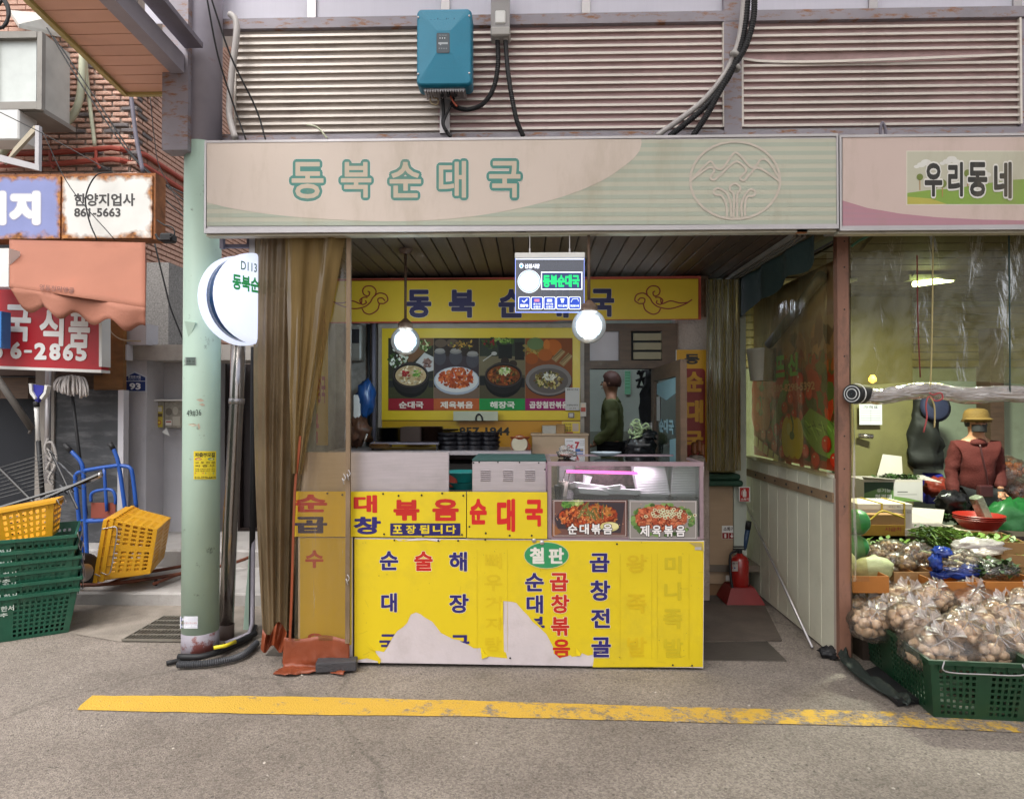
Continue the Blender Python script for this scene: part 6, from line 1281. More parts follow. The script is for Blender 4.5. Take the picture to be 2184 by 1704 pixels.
dish_card(1341, 1067, 1487, 1150, '제육볶음', '8a8480', ['4a6a34', '6a8a48', '3a5428', '7a9a58'], ['9a4428', 'b0583a', 'a84a30', 'c07a54', '84341e', 'b86444'], 'rings', 'photo card of pork with lettuce and onion rings lettered 제육볶음', (1365, 1120, 1467, 1144))
# contents
M_foam = mat('white foam', 'd9d2d8', .6, var=.03, emis=None); M_foam.node_tree.nodes['Principled BSDF'].inputs['Subsurface Weight'].default_value = .0
def tray(w, d, h, name='foam_tray'):
    return MB().add([(-w * .42, -d * .4, 0), (w * .42, -d * .4, 0), (w * .42, d * .4, 0), (-w * .42, d * .4, 0), (-w / 2, -d / 2, h), (w / 2, -d / 2, h), (w / 2, d / 2, h), (-w / 2, d / 2, h)], [(0, 3, 2, 1), (0, 1, 5, 4), (1, 2, 6, 5), (2, 3, 7, 6), (3, 0, 4, 7)]).build(name, M_foam, None, base=(0, 0, 0), solid=.003)
tf = None
for j, (u0, u1) in enumerate(((1357, 1425), (1424, 1492))):
    c = at((u0 + u1) / 2, 1064, YF + .2); wd = at(u1, 1060, YF + .2).x - at(u0, 1060, YF + .2).x
    for k in range(17):
        o = tf if tf is None else dup(tf)
        if o is None: tf = o = tray(wd * .97, .14, .02); tag(o, '', 'tray', 'stacked foam trays in the display case')
        o.location = (c.x + (.0018 * k if j == 0 else -.0008 * k) * (-1), YF + .2, zs + .001 + k * .0098); o.rotation_euler = (0, R(2 - j * 1.5), 0); WM[o] = Matrix()
        o['label'] = 'white foam tray in the %s stack of the display case, %s' % (('leaning', 'upright')[j], od(k, 17))
for w_, (u, v, a, s_, z_) in zip(('lowest', 'tilted upper', 'topmost crooked', 'flat outer'), ((1262, 1058, 8, 1.1, 0), (1292, 1060, -16, 1.2, .012), (1246, 1052, 14, 1.0, .03), (1325, 1062, 4, 1.1, 0))):
    o = dup(tf); c = at(u, v, YF + .18); o.location = (c.x, YF + .18, zs + .004 + z_); o.rotation_euler = (R(-12), R(a * .6), R(a)); o.scale = (s_, 1.2, 1.4)
    o['label'] = w_ + ' loose white foam tray beside the cups in the case'; o['group'] = 'loose foam trays'
cup = MB().lathe([(.022, 0), (.03, .07), (.031, .072), (.028, .068)], (0, 0, 0), 18).build('paper_cup', mat('black paper cup', '1d1c1e', .4), None, 'auto', label='black printed paper cup in the corner of the display case', cat='cup', base=(0, 0, 0)); c = at(1192, 1062, YF + .08); cup.location = (c.x, c.y, zs)
pr = Print(plane_map(YF + .045), .0004); pr.text('커피', 1187, 1040, 1198, 1045, 'c8c4c4', .03)
cup = MB().lathe([(.02, 0), (.03, .085), (.031, .087), (.028, .083)], (0, 0, 0), 18).build('plastic_cup', mat('cloudy cup', 'b8aca4', .3, var=.1), None, 'auto', label='cloudy plastic cup behind the black paper cup', cat='cup', base=(0, 0, 0)); c = at(1202, 1055, YF + .16); cup.location = (c.x, c.y, zs)
cup = MB().lathe([(.018, 0), (.03, .08), (.028, .08)], (0, 0, 0), 18, Matrix.Rotation(R(12), 3, 'Y')).build('white_cup', M_foam, None, 'auto', label='white paper cup standing behind the loose foam trays', cat='cup', base=(0, 0, 0)); c = at(1248, 1045, YF + .3); cup.location = (c.x, c.y, zs + .03)
MB().tube([at(1200, 1030, YF + .16), at(1206, 1004, YF + .2)], .004, 5).tube([at(1212, 1030, YF + .16), at(1215, 1004, YF + .2)], .004, 5).build('spoons', M_chrome, None, label='two steel spoons upright in the cups', cat='spoons')
# things on the case top
zt = z1 + .024
M_clbag = film('thin plastic bag', 'f0ece8', .25, .3, .2, .8, 20, 'd8d0cc')
o = blob('twisted_bag', (at(1208, 975, 4.15).x, 4.15, zt + .022), .06, .05, .024, M_clbag, 8, .4, cut=-.03); tag(o, 'small clear bag of red garnish with twisted top on the case', 'plastic bag')
o = blob('garnish', (at(1208, 975, 4.15).x, 4.15, zt + .012), .045, .035, .012, mat('red garnish', '9a3a24', .5, var=.4, vs=60), 9, .2, parent=None); tag(o, 'red garnish inside the small clear bag on the case', 'garnish')
o = blob('bag_knot', (at(1203, 962, 4.15).x, 4.15, zt + .055), .03, .02, .02, M_clbag, 12, .6); tag(o, 'white twisted neck of the small bag on the case', 'bag knot')
pt = MB().lathe([(.001, .006), (.05, .004), (.075, .012), (.098, .026), (.1, .028), (.096, .028), (.075, .018), (.05, .01), (.001, .01)], (0, 0, 0), 28).build('foam_plate', mat('pale blue foam', 'c2ccd6', .5), None, 'auto', label='pale blue foam plate lying on the glass case top', cat='plate', base=(0, 0, 0))
pt.location = (at(1293, 975, 4.2).x, 4.22, zt); pt.scale = (1.0, .8, 1)
vb_ = thing('vegetable_bag', 'black plastic bag full of pale green lettuce beside the open glass door', 'plastic bag', (at(1366, 970, 4.45).x, 4.6, zt - .06))
M_bbg = mat('black bag plastic', '141416', .28, var=.3, bump=.9, bs=18); cX = at(1366, 950, 4.6)
blob('bag', (cX.x, 4.6, at(1366, 952, 4.6).z), .1, .09, .085, M_bbg, 21, .35, 30, 20, vb_)
blob('bag_skirt', (cX.x + .04, 4.58, at(1380, 928, 4.6).z), .06, .05, .04, M_bbg, 22, .6, 20, 14, vb_)
M_let = mat('pale lettuce', '9fb184', .5, var=.4, vs=20, bump=.4)
random.seed(5)
for k in range(26):
    c = at(1363 + random.gauss(0, 11), 922 + random.gauss(0, 7), 4.6 + random.uniform(-.05, .04)); w = random.uniform(0, 6.28)
    MB().tube(curve([c, c + Vector((.03 * math.cos(w), .01, .02)), c + Vector((.05 * math.cos(w), .0, .0)), c + Vector((.03 * math.cos(w + 2), -.02, -.02))], 3), .006, 5).build('leaf_strand', M_let, vb_, True)
for k in range(6):
    c = at(1345 + k * 8, 915, 4.6); MB().add([c + Vector((-.02, 0, -.02)), c + Vector((.02, .01, -.03)), c + Vector((.03 * random.random(), 0, .04 + .02 * random.random())), c + Vector((-.01, -.01, .03))], [(0, 1, 2, 3)]).build('clear_flap', M_clbag, vb_)
MB().box((.2, 4.45, 0), (.93, 4.9, zt - .063)).build('side_table', M_stain, None, label='steel side table behind the display case carrying the lettuce bag', cat='table')
# ================================================================== drapes
M_drape = mat('dirty vinyl drape', '7c6c54', .24, var=.12, vs=2, dirt=.7, dcol='4a3a26', ds=2.5, dlo=.45, dhi=.7, bump=.2, bs=10, spec=.6)
M_drape.node_tree.nodes['Principled BSDF'].inputs['Transmission Weight'].default_value = .0
_b = M_drape.node_tree; _tl = _b.nodes.new('ShaderNodeBsdfTranslucent'); _tl.inputs[0].default_value = H('a88f70'); _mx = _b.nodes.new('ShaderNodeMixShader'); _mx.inputs[0].default_value = .4
_b.links.new(_b.nodes['Principled BSDF'].outputs[0], _mx.inputs[1]); _b.links.new(_tl.outputs[0], _mx.inputs[2]); _b.links.new(_mx.outputs[0], _b.nodes['Material Output'].inputs[0])
M_orange = mat('orange tarpaulin', '7f3c20', .5, var=.15, vs=4, dirt=.5, dcol='6a3018', bump=.3, bs=30)
def drape(name, top, bot, v0, v1, Y, amp, folds, m, parent, ph=0, nu=60, nv=36, gather=None, yb=None):
    def fn(a, b):
        u = (top[0] * (1 - b) + bot[0] * b) + a * ((top[1] - top[0]) * (1 - b) + (bot[1] - bot[0]) * b)
        if gather: u = gather(a, b, u)
        k = math.sin(a * folds * 6.283 + ph + .8 * math.sin(b * 3 + a * 5)) + .4 * math.sin(a * folds * 13 + b * 2 + ph * 2)
        v = (v0 if not callable(v0) else v0(a)) * (1 - b) + (v1 if not callable(v1) else v1(a)) * b
        y = Y + amp * k * (.55 + .45 * math.sin(b * 2.6 + .4)) + noise.noise(Vector((a * 7 + ph, b * 6, ph))) * amp * .5 + noise.noise(Vector((a * 22, b * 13, ph))) * amp * .12
        return at(u, v, y)
    return MB().grid(fn, nu, nv).build(name, m, parent, True)
bd = thing('brown_drape', 'thick brown vinyl drapes bunched beside the round sign with orange hem', 'curtain', at(590, 1390, 3.95))
drape('cloth', (544, 632), (560, 612), 499, lambda a: 1340 + 14 * math.sin(a * 7), 3.80, .03, 2.3, M_drape, bd, .5, gather=lambda a, b, u: u - 10 * math.sin(b * 3.1) * (1 - a))
drape('orange_hem', (560, 612), (556, 604), lambda a: 1340 + 14 * math.sin(a * 7), lambda a: 1384 + 8 * math.sin(a * 9), 3.80, .028, 2.3, M_orange, bd, 2.9, nv=8)
drape('inner_fold', (600, 680), (582, 622), 500, 1345, 3.86, .025, 1.6, M_drape, bd, 1.5)
vs_ = thing('clear_vinyl_door', 'see through vinyl door sheet with orange seam, wooden batten and orange hem over the counter end', 'curtain', at(680, 1435, 3.7))
M_vin = film('amber vinyl', 'e2d4b4', .07, .15, .3, .25, 4, '9a875f', (4, 4, .35))
drape('sheet', (634, 738), (628, 738), 500, 1366, 3.765, .007, 1.6, M_vin, vs_, 0)
M_vin2 = film('cloudy amber vinyl', 'b59c70', .5, .0, .45, .1, 4, '8a744c', (4, 4, .4))
drape('upper_folds', (608, 738), (622, 644), 498, 1010, 3.735, .014, 2.2, M_vin2, vs_, 1)
P = [at(637 - 6 * math.sin(b * 2.2) - 22 * max(0, .5 - b) ** 1 * 0 + (30 * (.45 - b) if b < .45 else 0) - 20 * max(0, b - .9), 820 + 545 * b, 3.75) for b in [k / 24 for k in range(25)]]
P = curve([at(638, 930, 3.74), at(634, 975, 3.735), at(627, 1040, 3.75), at(623, 1150, 3.75), at(620, 1260, 3.75), at(616, 1365, 3.75)], 6)
MB().add([q for p in P for q in (p, p + Vector((.015, -.005, 0)))], [(2 * i, 2 * i + 1, 2 * i + 3, 2 * i + 2) for i in range(len(P) - 1)]).build('orange_seam', M_orange, vs_, solid=.004)
MB().box(at(736, 1372, 3.74), at(748, 500, 3.74) + Vector((0, .022, 0))).build('batten', mat('worn grey brown batten', '7a6650', .7, var=.3, vs=9, stretch=(1, 1, .3), bump=.3, dirt=.6, dcol='4a3a2a', ds=14), vs_)
for u, v in ((733, 1019), (743, 1010), (741, 1233)): MB().tube(curve([at(u, v - 8, 3.732), at(u + 4, v, 3.727), at(u, v + 6, 3.727), at(u - 3, v + 1, 3.732), at(u + 1, v + 14, 3.732)], 4), .003, 6).build('hook', M_alu, vs_, True)
def hemf(a, b):
    P = at(606 + 140 * a, 1363 + 4 * math.sin(a * 8), 3.765)
    if b < .5: z = P.z * (1 - b * 2) + .012; return Vector((P.x + .02 * (a - .8) * b, 3.765 - .01 * b + .006 * math.sin(a * 11) - .05 * abs(noise.noise(Vector((a * 7, b * 4, 5)))) * b, max(z, .008)))
    Q = atz(582 + 150 * a, 1437 + 3 * math.sin(a * 7), .006 + .01 * abs(math.sin(a * 8))); k = (b - .5) * 2; p0 = Vector((P.x, 3.76, .012)); return p0.lerp(Q, k) + Vector((0, 0, abs(noise.noise(Vector((a * 6, b * 5, 2)))) * .03))
MB().grid(hemf, 30, 14).build('orange_hem', M_orange, vs_, True, solid=.003)
bs = MB().cbox((0, 0, 0), (.225, .085, .055), .006, 2).build('stone_block', mat('dark paving block', '3d3b3e', .75, var=.2, bump=.5, bs=90), None, label='dark grey stone block weighting down the orange hem', cat='stone block', base=(0, 0, 0))
q = atz(670, 1440, .01); bs.location = (q.x, q.y + .02, .014); bs.rotation_euler = (0, 0, R(9))
# red signboard seen through the vinyl at the far end
notice('dim_menu_strip', 640, 650, 700, 950, 4.7, 'a8861c', [('순대국', 668, 660, 694, 720, '8a2a1c', .03), ('막창국', 668, 800, 694, 860, '8a2a1c', .03), ('술국', 640, 880, 680, 945, '9a2418', .03)], 'yellow menu strip dimly seen through the amber vinyl sheet')
# ================================================================== passage right of the counter
XP = 1.825
pw_ = thing('partition', 'cream ribbed metal partition with brown batten between the food stall and vegetable stall', 'partition', (XP, 4.7, 0))
M_cream = mat('cream metal', 'dad7c2', .45, .0, var=.05, dirt=.45, dcol='6a5a40', ds=2, dlo=.55, dhi=.8, bump=.02)
zp = 1.075
Yn, Yfar = 3.97, 5.62
np_ = 9
for k in range(np_):
    y0 = Yn + .03 + (Yfar - Yn - .03) * k / np_; y1 = Yn + .03 + (Yfar - Yn - .03) * (k + 1) / np_ - .003; MB().cbox((XP, y0, .012), (XP + .05, y1, zp), .003).build('panel', M_cream, pw_)
MB().box((XP - .004, Yn, .01), (XP + .055, Yn + .029, zp + .004)).build('end_cap', mat('pinkish cap', 'b5a598', .5, dirt=.3, dcol='6a5040'), pw_)
MB().box((XP - .003, Yn + .03, zp + .001), (XP + .054, Yfar, zp + .02)).build('top_cap', M_cream, pw_)
MB().box((XP - .016, Yn + .02, zp - .14), (XP - .001, Yfar, zp - .085)).build('batten', mat('brown batten', '8a7258', .6, dirt=.5, dcol='5a4028'), pw_)
for k in range(7): MB().lathe([(.009, 0), (.006, .005), (.001, .007)], (XP - .016, Yn + .09 + k * .21, zp - .112), 8, Matrix.Rotation(R(-90), 3, 'Y')).build('screw', M_black, pw_)
rod = [atx(1588, 1071, XP - .03), Vector((atx(1733, 1381, XP - .12).x, atx(1733, 1381, XP - .12).y, .015))]
MB().tube([rod[0], atz(1733, 1381, .015)], .009, 8).build('leaning_rod', M_alu, None, True, label='bare metal rod leaning along the cream partition', cat='rod')
bt_ = thing('blue_pole', 'short blue pole with black grip leaning behind the fire extinguisher', 'pole', at(1585, 1190, 5.3))
MB().tube([at(1597, 1112, 5.25), at(1595, 1128, 5.26)], .023, 8).build('grip', M_black, bt_, True); MB().tube([at(1595, 1128, 5.26), at(1584, 1190, 5.3)], .02, 8).build('shaft', mat('dark blue pole', '23405f', .4), bt_, True)
# far post, rail and green valance
MB().tube([at(1580, 590, 5.6), at(1580, 1012, 5.6)], .018, 4).build('far_post', mat('dull wood post', '6a6040', .6), None, label='thin olive post at the far end of the partition', cat='post')
rr_ = thing('ceiling_rail', 'white curtain rail under the plank ceiling with dark green valance', 'curtain rail', (1.56, 4.5, 2.48))
for dx in (0, .03, .06): MB().box((1.54 + dx, 3.87, ZC - .035), (1.555 + dx, 6.0, ZC - .004)).build('rail', mat('dull rail', '7f756a', .4, .3), rr_)
def valf(a, b):
    y = 3.87 + 1.75 * a; z = ZC - .01 - b * (.16 + .18 * a + .02 * math.sin(a * 20)); return Vector((1.66 + .13 * a * 0 + .1 * (1 - b) * 0 + .02 * math.sin(a * 25), y, z))
MB().grid(valf, 40, 5).build('green_valance', mat('dark green cloth', '1b2a26', .8, bump=.2), rr_, True)
# vegetable picture banner on the stall side wall
XB = 1.90
vbn = thing('vegetable_banner', 'large printed picture of peppers and tomatoes on the stall side behind clear vinyl', 'banner', (XB, 4.8, zp))
ya, yb_ = 4.02, 5.62; zB0, zB1 = zp + .03, 2.42
# local coordinates: u runs from the far end (0) to the near end (1000), v down (0..800)
pr = Print(rect_map((XB, yb_, zB1), (0, ya - yb_, 0), (0, 0, zB0 - zB1), 1000, 800, (-1, 0, 0)), .0004)
pr.rect(0, 0, 1000, 800, '5a4430').rect(0, 0, 1000, 200, '6a5442').rect(0, 200, 1000, 330, '74604a')
pr.chunks(500, 300, 500, 60, ['6a4a34', '4a3a28', '7a5a3c'], 40, 40)
def pep(cx, cy, rx, ry, c, c2, stem='3f5a24'):
    h = H(c); pr.ell(cx, cy, rx, ry, c2); 
    for d in (-.5, 0, .5): pr.ell(cx + d * rx, cy, rx * .48, ry * .95, c, 18)
    pr.ell(cx - rx * .3, cy - ry * .4, rx * .18, ry * .3, (min(1, h[0] * 1.8), min(1, h[1] * 1.8 + .1), min(1, h[2] * 1.8 + .08), 1), 12); pr.ell(cx, cy - ry * .1, rx * .22, ry * .2, stem).stroke([(cx, cy - ry * .1), (cx + rx * .1, cy - ry * .6), (cx - rx * .1, cy - ry * 1.05)], rx * .13, stem)
pr.rect(0, 380, 1000, 800, '7a2c18'); pr.chunks(500, 390, 500, 36, ['5a3a20', '7a3018', '4a4a24', '8a4a24'], 90, 26); pr.chunks(500, 600, 500, 200, ['8a2a18', 'a8381c', '6a2414', '54301c', '3f5226'], 160, 34)
pep(120, 470, 150, 90, 'a83c1c', '6a2010'); pep(300, 430, 130, 90, '9a341c', '5a1c10')
pr.poly([(250, 640), (420, 430), (480, 440), (330, 690), (280, 690)], '4c6a2c').poly([(560, 640), (700, 560), (1000, 640), (1000, 770), (760, 740)], '5f8236')
for k in range(14): pr.stroke([(600 + k * 26, 640 - k % 3 * 14), (680 + k * 22, 690 - k % 4 * 20)], 7, ('83a854', '3f5f24')[k % 2])
pep(110, 590, 140, 85, 'b8481c', '7a2410')
for x, y, r in ((60, 660, 34), (150, 690, 40), (240, 690, 44), (330, 660, 40), (400, 640, 36), (470, 610, 38), (540, 590, 34), (430, 560, 38), (500, 520, 36), (620, 520, 40), (600, 440, 44), (700, 500, 36), (300, 740, 40), (180, 760, 46), (660, 740, 40), (760, 770, 44), (860, 700, 44), (930, 760, 40), (400, 760, 40)): pr.ell(x, y, r, r * .75, '8a1c10').ell(x - 2, y - 3, r * .85, r * .6, 'b02c18').ell(x - r * .3, y - r * .3, r * .16, r * .1, 'e0a088')
for k in range(5): pr.poly([(20 + k * 70, 700 + k * 18), (80 + k * 70, 710 + k * 18), (70 + k * 70, 760 + k * 14), (10 + k * 70, 752 + k * 14)], 'c9b070')
pep(520, 690, 125, 95, 'd99a1c', '9a6410')
for i, t in enumerate('뜨신'): pr.text(t, 330 + i * 150, 320, 440 + i * 150, 420, '5a8a34', .05)
pr.text('010-8298-5392', 300, 452, 760, 486, 'b07a5a', .03)
pr.c = [(min(.85, c[0] * 2.1), min(.8, c[1] * 2.1), min(.8, c[2] * 1.8), 1) for c in pr.c]; pr.build('front_print', M_printg, vbn)
o = MB().lathe([(.09, 0), (.115, .22), (.12, .23), (.118, .25), (.11, .25)], (0, 0, 0), 24).build('paint_bucket', mat('white bucket', 'a8a08e', .5, dirt=.3), None, 'auto', label='white plastic bucket hanging beside the vegetable picture', cat='bucket', base=(0, 0, 0)); c = atx(1612, 800, XP - .02); o.location = (XP - .0, 5.2, at(1612, 812, 5.2).z)
pr = Print(plane_map(5.07)); pr.rect(1600, 772, 1620, 808, '3a3f60').text('KCC', 1602, 785, 1618, 792, 'c9c4c0', .03); pr.build('bucket_label', M_printc, o); 
MB().tube([at(1640, 735, 5.0), at(1700, 660, 4.6), at(1752, 588, 4.2)], .035, 10).build('rolled_sheet', mat('grey rolled sheet', '6a645c', .5), None, True, label='grey rolled sheet slanting across the vegetable picture', cat='roll')
M_clear = film('clear vinyl', 'efe6cc', .09, .12, .12, .3, 5, 'b0a47c', (2, 2, .25))
def sidef(a, b):
    y = 5.6 - 1.56 * a; z = 2.40 + .04 * a; z = z * (1 - b) + (zp + .01) * b; x = XP + .010 * math.sin(a * 20 + math.sin(b * 4)) * (.4 + a); return Vector((x - .03, y, z))
MB().grid(sidef, 90, 24).build('side_vinyl', M_clear, None, True, label='clear vinyl sheet hanging over the vegetable picture and partition top', cat='vinyl sheet')
rc = thing('olive_drape', 'olive tinted vinyl drapes bunched beside the standing dish sign', 'curtain', at(1540, 1010, 5.2))
M_ol = film('olive vinyl', 'a08c4c', .5, .1, .35, .1, 3, '6f5f2c', (6, 6, .3))
drape('sheet', (1505, 1578), (1508, 1580), 596, 1004, 5.0, .02, 4, M_ol, rc, 0)
# vertical dish sign
vt = thing('standing_dish_sign', 'tall yellow and red dish name sign with letters 동순대국 on the pink wall', 'sign', at(1475, 975, 5.1))
MB().pbox(1443, 746, 1510, 985, 5.11, .02).build('board', M_white, vt)
pr = Print(plane_map(5.109)); pr.rect(1443, 746, 1510, 985, 'bd8a12').rrect(1444, 786, 1504, 990, 8, '7c1c14'); pr.text('동', 1460, 755, 1492, 777, '1c1a16', .05)
for t, a, b in (('순', 793, 836), ('대', 853, 902), ('국', 919, 958)): pr.text(t, 1461, a, 1500, b, 'bd8a12', .05)
pr.build('front_print', M_print, vt)
# open glass door
gd = thing('glass_door', 'old brown framed glass door standing open with flaking blue film patches', 'door', (.98, 4.6, .2))
xd = .975; Yd0, Yd1 = 4.12, 5.14; zd = 1.5 + 106 / 1400 * 4.12 * .98 + .0; zd = atx(1458, 766, at(1458, 766, 4.12).x).z; xd1 = at(1458, 800, Yd0).x; xd0 = at(1396, 800, Yd1).x
M_dg = film('door glass', 'c8d8d4', .12, .3, .06, .05, 3, '7f9a98')
def dq(t0, t1, z0_, z1_, th, nm, m):
    a = Vector((xd0, Yd1, 0)).lerp(Vector((xd1, Yd0, 0)), t0); b = Vector((xd0, Yd1, 0)).lerp(Vector((xd1, Yd0, 0)), t1); o = Vector((th, 0, 0)); q = [a - o, b - o, b + o, a + o]
    return MB().hexa([p + Vector((0, 0, z0_)) for p in q] + [p + Vector((0, 0, z1_)) for p in q]).build(nm, m, gd)
dq(0, .09, .25, zd, .02, 'stile', M_frame); dq(.86, 1, .25, zd, .02, 'stile', M_frame); dq(.09, .86, zd - .1, zd, .02, 'top_rail', M_frame); dq(.09, .86, .25, .8, .02, 'bottom_panel', M_frame)
dq(.09, .86, .8, zd - .1, .004, 'glass', M_dg)
pr = Print(rect_map((xd0 - .006, Yd1, zd), (xd1 - xd0, Yd0 - Yd1, 0), (0, 0, -(zd - .8)), 100, 100, (-1, 0, 0)), .0005)
for a in ((14, 12, 84, 20), (60, 52, 80, 95), (22, 66, 50, 86)): pr.poly([(a[0], a[1]), (a[2], a[1] - 2), (a[2] + 1, a[3]), ((a[0] + a[2]) / 2, a[3] + 5), (a[0] - 1, a[3])], '7f9fa6')
pr.text('순대국', 22, 38, 74, 48, '8fb0b8', .05); pr.rect(12, 22, 26, 40, 'a8a8a4').build('film_patch', M_printc, gd)
for k in range(7): MB().tube([Vector((0, 0, 0)) + at(1394, 790 + k, 5.05), at(1394, 792 + k, 5.05)], .004, 4)
# coats and rack in the back room
cr = thing('coat_rack', 'black folding coat pegs with dark coats beside the green poster in the back room', 'coat rack', at(1375, 830, 5.9))
for P in ([(1358, 797), (1386, 788)], [(1356, 812), (1378, 805)], [(1358, 824), (1378, 826)], [(1362, 790), (1378, 828)], [(1372, 790), (1360, 828)]): MB().tube([at(*P[0], 5.9), at(*P[1], 5.9)], .012, 6).build('peg', M_black, cr)
ctm = mat('dark coat', '17181c', .85, bump=.3, bs=20)
def coat(name, uv, Y, d, label, m=ctm):
    uv = [tuple(uv[i][c] + (uv[i + 1][c] - uv[i][c]) * t / 4 for c in range(3)) for i in range(len(uv) - 1) for t in range(4)] + [uv[-1]]
    mb = MB(); L_ = [at(u0, v, Y) for v, u0, u1 in uv]; Rr = [at(u1, v, Y) for v, u0, u1 in uv]; n = 14; rings = []
    for l, r in zip(L_, Rr):
        c = (l + r) / 2; w = (r - l).length / 2
        rings += [c + Vector((w * math.cos(6.283 * k / n), d * math.sin(6.283 * k / n) * (1 + .3 * math.sin(k * 4)), 0)) for k in range(n)]
    mb.add(rings, [(i * n + k, i * n + (k + 1) % n, (i + 1) * n + (k + 1) % n, (i + 1) * n + k) for i in range(len(uv) - 1) for k in range(n)])
    mb.v = [v + Vector((noise.noise(v * 9) * .05, noise.noise(v * 11 + Vector((7, 0, 0))) * .07, 0)) for v in mb.v]; return mb.build(name, m, None, True, label=label, cat='coat')
coat('hanging_coat', [(786, 1381, 1388), (795, 1377, 1391), (830, 1369, 1394), (870, 1364, 1392), (908, 1362, 1386)], 5.8, .07, 'long black coat hanging in the back room doorway')
notice('green_poster', 1332, 791, 1345, 841, 7.55, '7fc49a', [('안내', 1334, 793, 1343, 797, '3a8a54', .02), (1334, 800, 1343, 801, '3a8a54'), (1334, 806, 1343, 807, '3a8a54'), (1334, 812, 1343, 813, '3a8a54'), (1334, 818, 1343, 819, '3a8a54'), (1334, 826, 1343, 827, '3a8a54')], 'narrow green printed poster on the back room wall')
# beige side cabinet, mats, extinguisher, signs
sc = thing('passage_cabinet', 'beige side cabinet with green mats on top beside the fire extinguisher', 'cabinet', at(1540, 1245, 5.3))
a = at(1503, 1035, 5.3); b = at(1578, 1035, 5.3); MB().box((a.x, 5.3, .1), (at(1512, 1035, 5.3).x, 5.7, a.z)).build('side_panel', M_beige, sc); MB().box((at(1512.6, 1035, 5.3).x, 5.295, .1), (b.x, 5.7, a.z)).build('front_panel', M_beige, sc)
for u in (1508, 1530): MB().box((at(u, 1245, 5.3).x, 5.31, .005), (at(u + 22, 1245, 5.3).x, 5.6, .099)).build('wood_block', mat('wood block', '7a5c40', .7), sc)
for k in range(2): MB().cbox((a.x - .02, 5.2, a.z + .002 + k * .05), (b.x - .02 * k, 5.6, a.z + .05 + k * .05), .02, 2).build('green_mat', mat('dark green tarp', '1d4636', .6), None, label=('lower', 'upper')[k] + ' folded dark green mat on the passage cabinet', cat='mat')
o = blob('olive_cloth', (a.x + .12, 5.35, a.z + .13), .17, .12, .04, mat('olive cloth', '7a7858', .85, bump=.3), 31, .4); tag(o, 'crumpled olive cloth on the folded green mats', 'cloth')
bb_ = thing('bread_basket', 'wire basket with brown packets beneath the standing dish sign', 'basket', at(1490, 985, 4.9))
for k, (u, v) in enumerate(((1483, 955), (1493, 950), (1500, 958))): MB().cbox(at(u - 6, v + 15, 4.9), at(u + 5, v - 12, 4.9) + Vector((0, .05, 0)), .012).build('packet', mat('brown packet', '6a3c1c', .5, var=.3), bb_)
MB().cbox(at(1474, 990, 4.88), at(1506, 972, 4.88) + Vector((0, .12, 0)), .02).build('basket', mat('grey beige basket', '7a7068', .6, var=.3, vs=40), bb_)
fe = thing('fire_extinguisher', 'red fire extinguisher standing on a red base in the passage', 'fire extinguisher', (at(1565, 1250, 5.3).x, 5.15, .02))
M_red = mat('extinguisher red', '8f1c18', .25, var=.03, coat=.5, bump=0); cx_ = fe.location.x; sc_ = FPX / 5.15; fr_ = 19 / sc_; zb_ = at(1565, 1248, 5.15).z
zf = max(zb_, .05); M_redb = mat('red rubber base', '7a1c1c', .5)
MB().add([(cx_ - .14, 5.02, .013), (cx_ + .15, 5.02, .013), (cx_ + .15, 5.3, .013), (cx_ - .14, 5.3, .013), (cx_ - .09, 5.07, zf), (cx_ + .09, 5.07, zf), (cx_ + .09, 5.25, zf), (cx_ - .09, 5.25, zf)], [(0, 3, 2, 1), (4, 5, 6, 7), (0, 1, 5, 4), (1, 2, 6, 5), (2, 3, 7, 6), (3, 0, 4, 7)]).build('base', M_redb, fe)
zt_ = at(1565, 1182, 5.15).z
MB().lathe([(fr_ * .9, zf), (fr_, zf + .02), (fr_, zt_ - .05), (fr_ * .8, zt_ - .02), (fr_ * .4, zt_), (.02, zt_ + .01)], (cx_, 5.15, 0), 24).build('cylinder', M_red, fe, 'auto')
MB().lathe([(.018, zt_), (.02, zt_ + .04)], (cx_, 5.15, 0), 12).build('valve', M_black, fe); MB().box((cx_ - .05, 5.14, zt_ + .035), (cx_ + .04, 5.16, zt_ + .045)).box((cx_ - .05, 5.14, zt_ + .055), (cx_ + .035, 5.16, zt_ + .063)).build('handle', M_black, fe)
MB().tube(curve([(cx_ - .02, 5.14, zt_ + .03), (cx_ - .08, 5.12, zt_), (cx_ - .085, 5.1, zt_ - .15), (cx_ - .075, 5.08, zt_ - .26)], 5), .01, 6).build('hose', M_black, fe, True)
pr = Print(cyl_map(cx_, 5.15, fr_ + .001), .0004)
for k in range(3): pr.rect(1556 + k * 6, 1197, 1562 + k * 6, 1218, 'b8b0a8', 0)
pr.l += 1; pr.text('소화기', 1558, 1199, 1573, 1204, '3a2a2a', .02).ell(1561, 1211, 2, 2, 'a83a2a').ell(1567, 1211, 2, 2, '3a4a8a').rect(1548, 1227, 1556, 1238, 'b8b0a8'); pr.build('label_print', M_printc, fe)
e1 = thing('extinguisher_sign', 'red and white extinguisher pictogram sign with 소화기 on the partition end', 'sign', at(1588, 1070, 5.28)); MB().pbox(1576, 1038, 1600, 1070, 5.2, .003).build('plate', M_white, e1)
pr = Print(plane_map(5.199)); pr.rect(1578, 1040, 1598, 1069, 'a81c1c').rrect(1584, 1047, 1592, 1060, 2, 'd8d0cc').rect(1586, 1043, 1590, 1047, 'd8d0cc').stroke([(1584, 1045), (1582, 1050), (1582, 1056)], 1, 'd8d0cc').text('소화기', 1580, 1062, 1597, 1067, 'd8d0cc', .03).build('front_print', M_printc, e1)
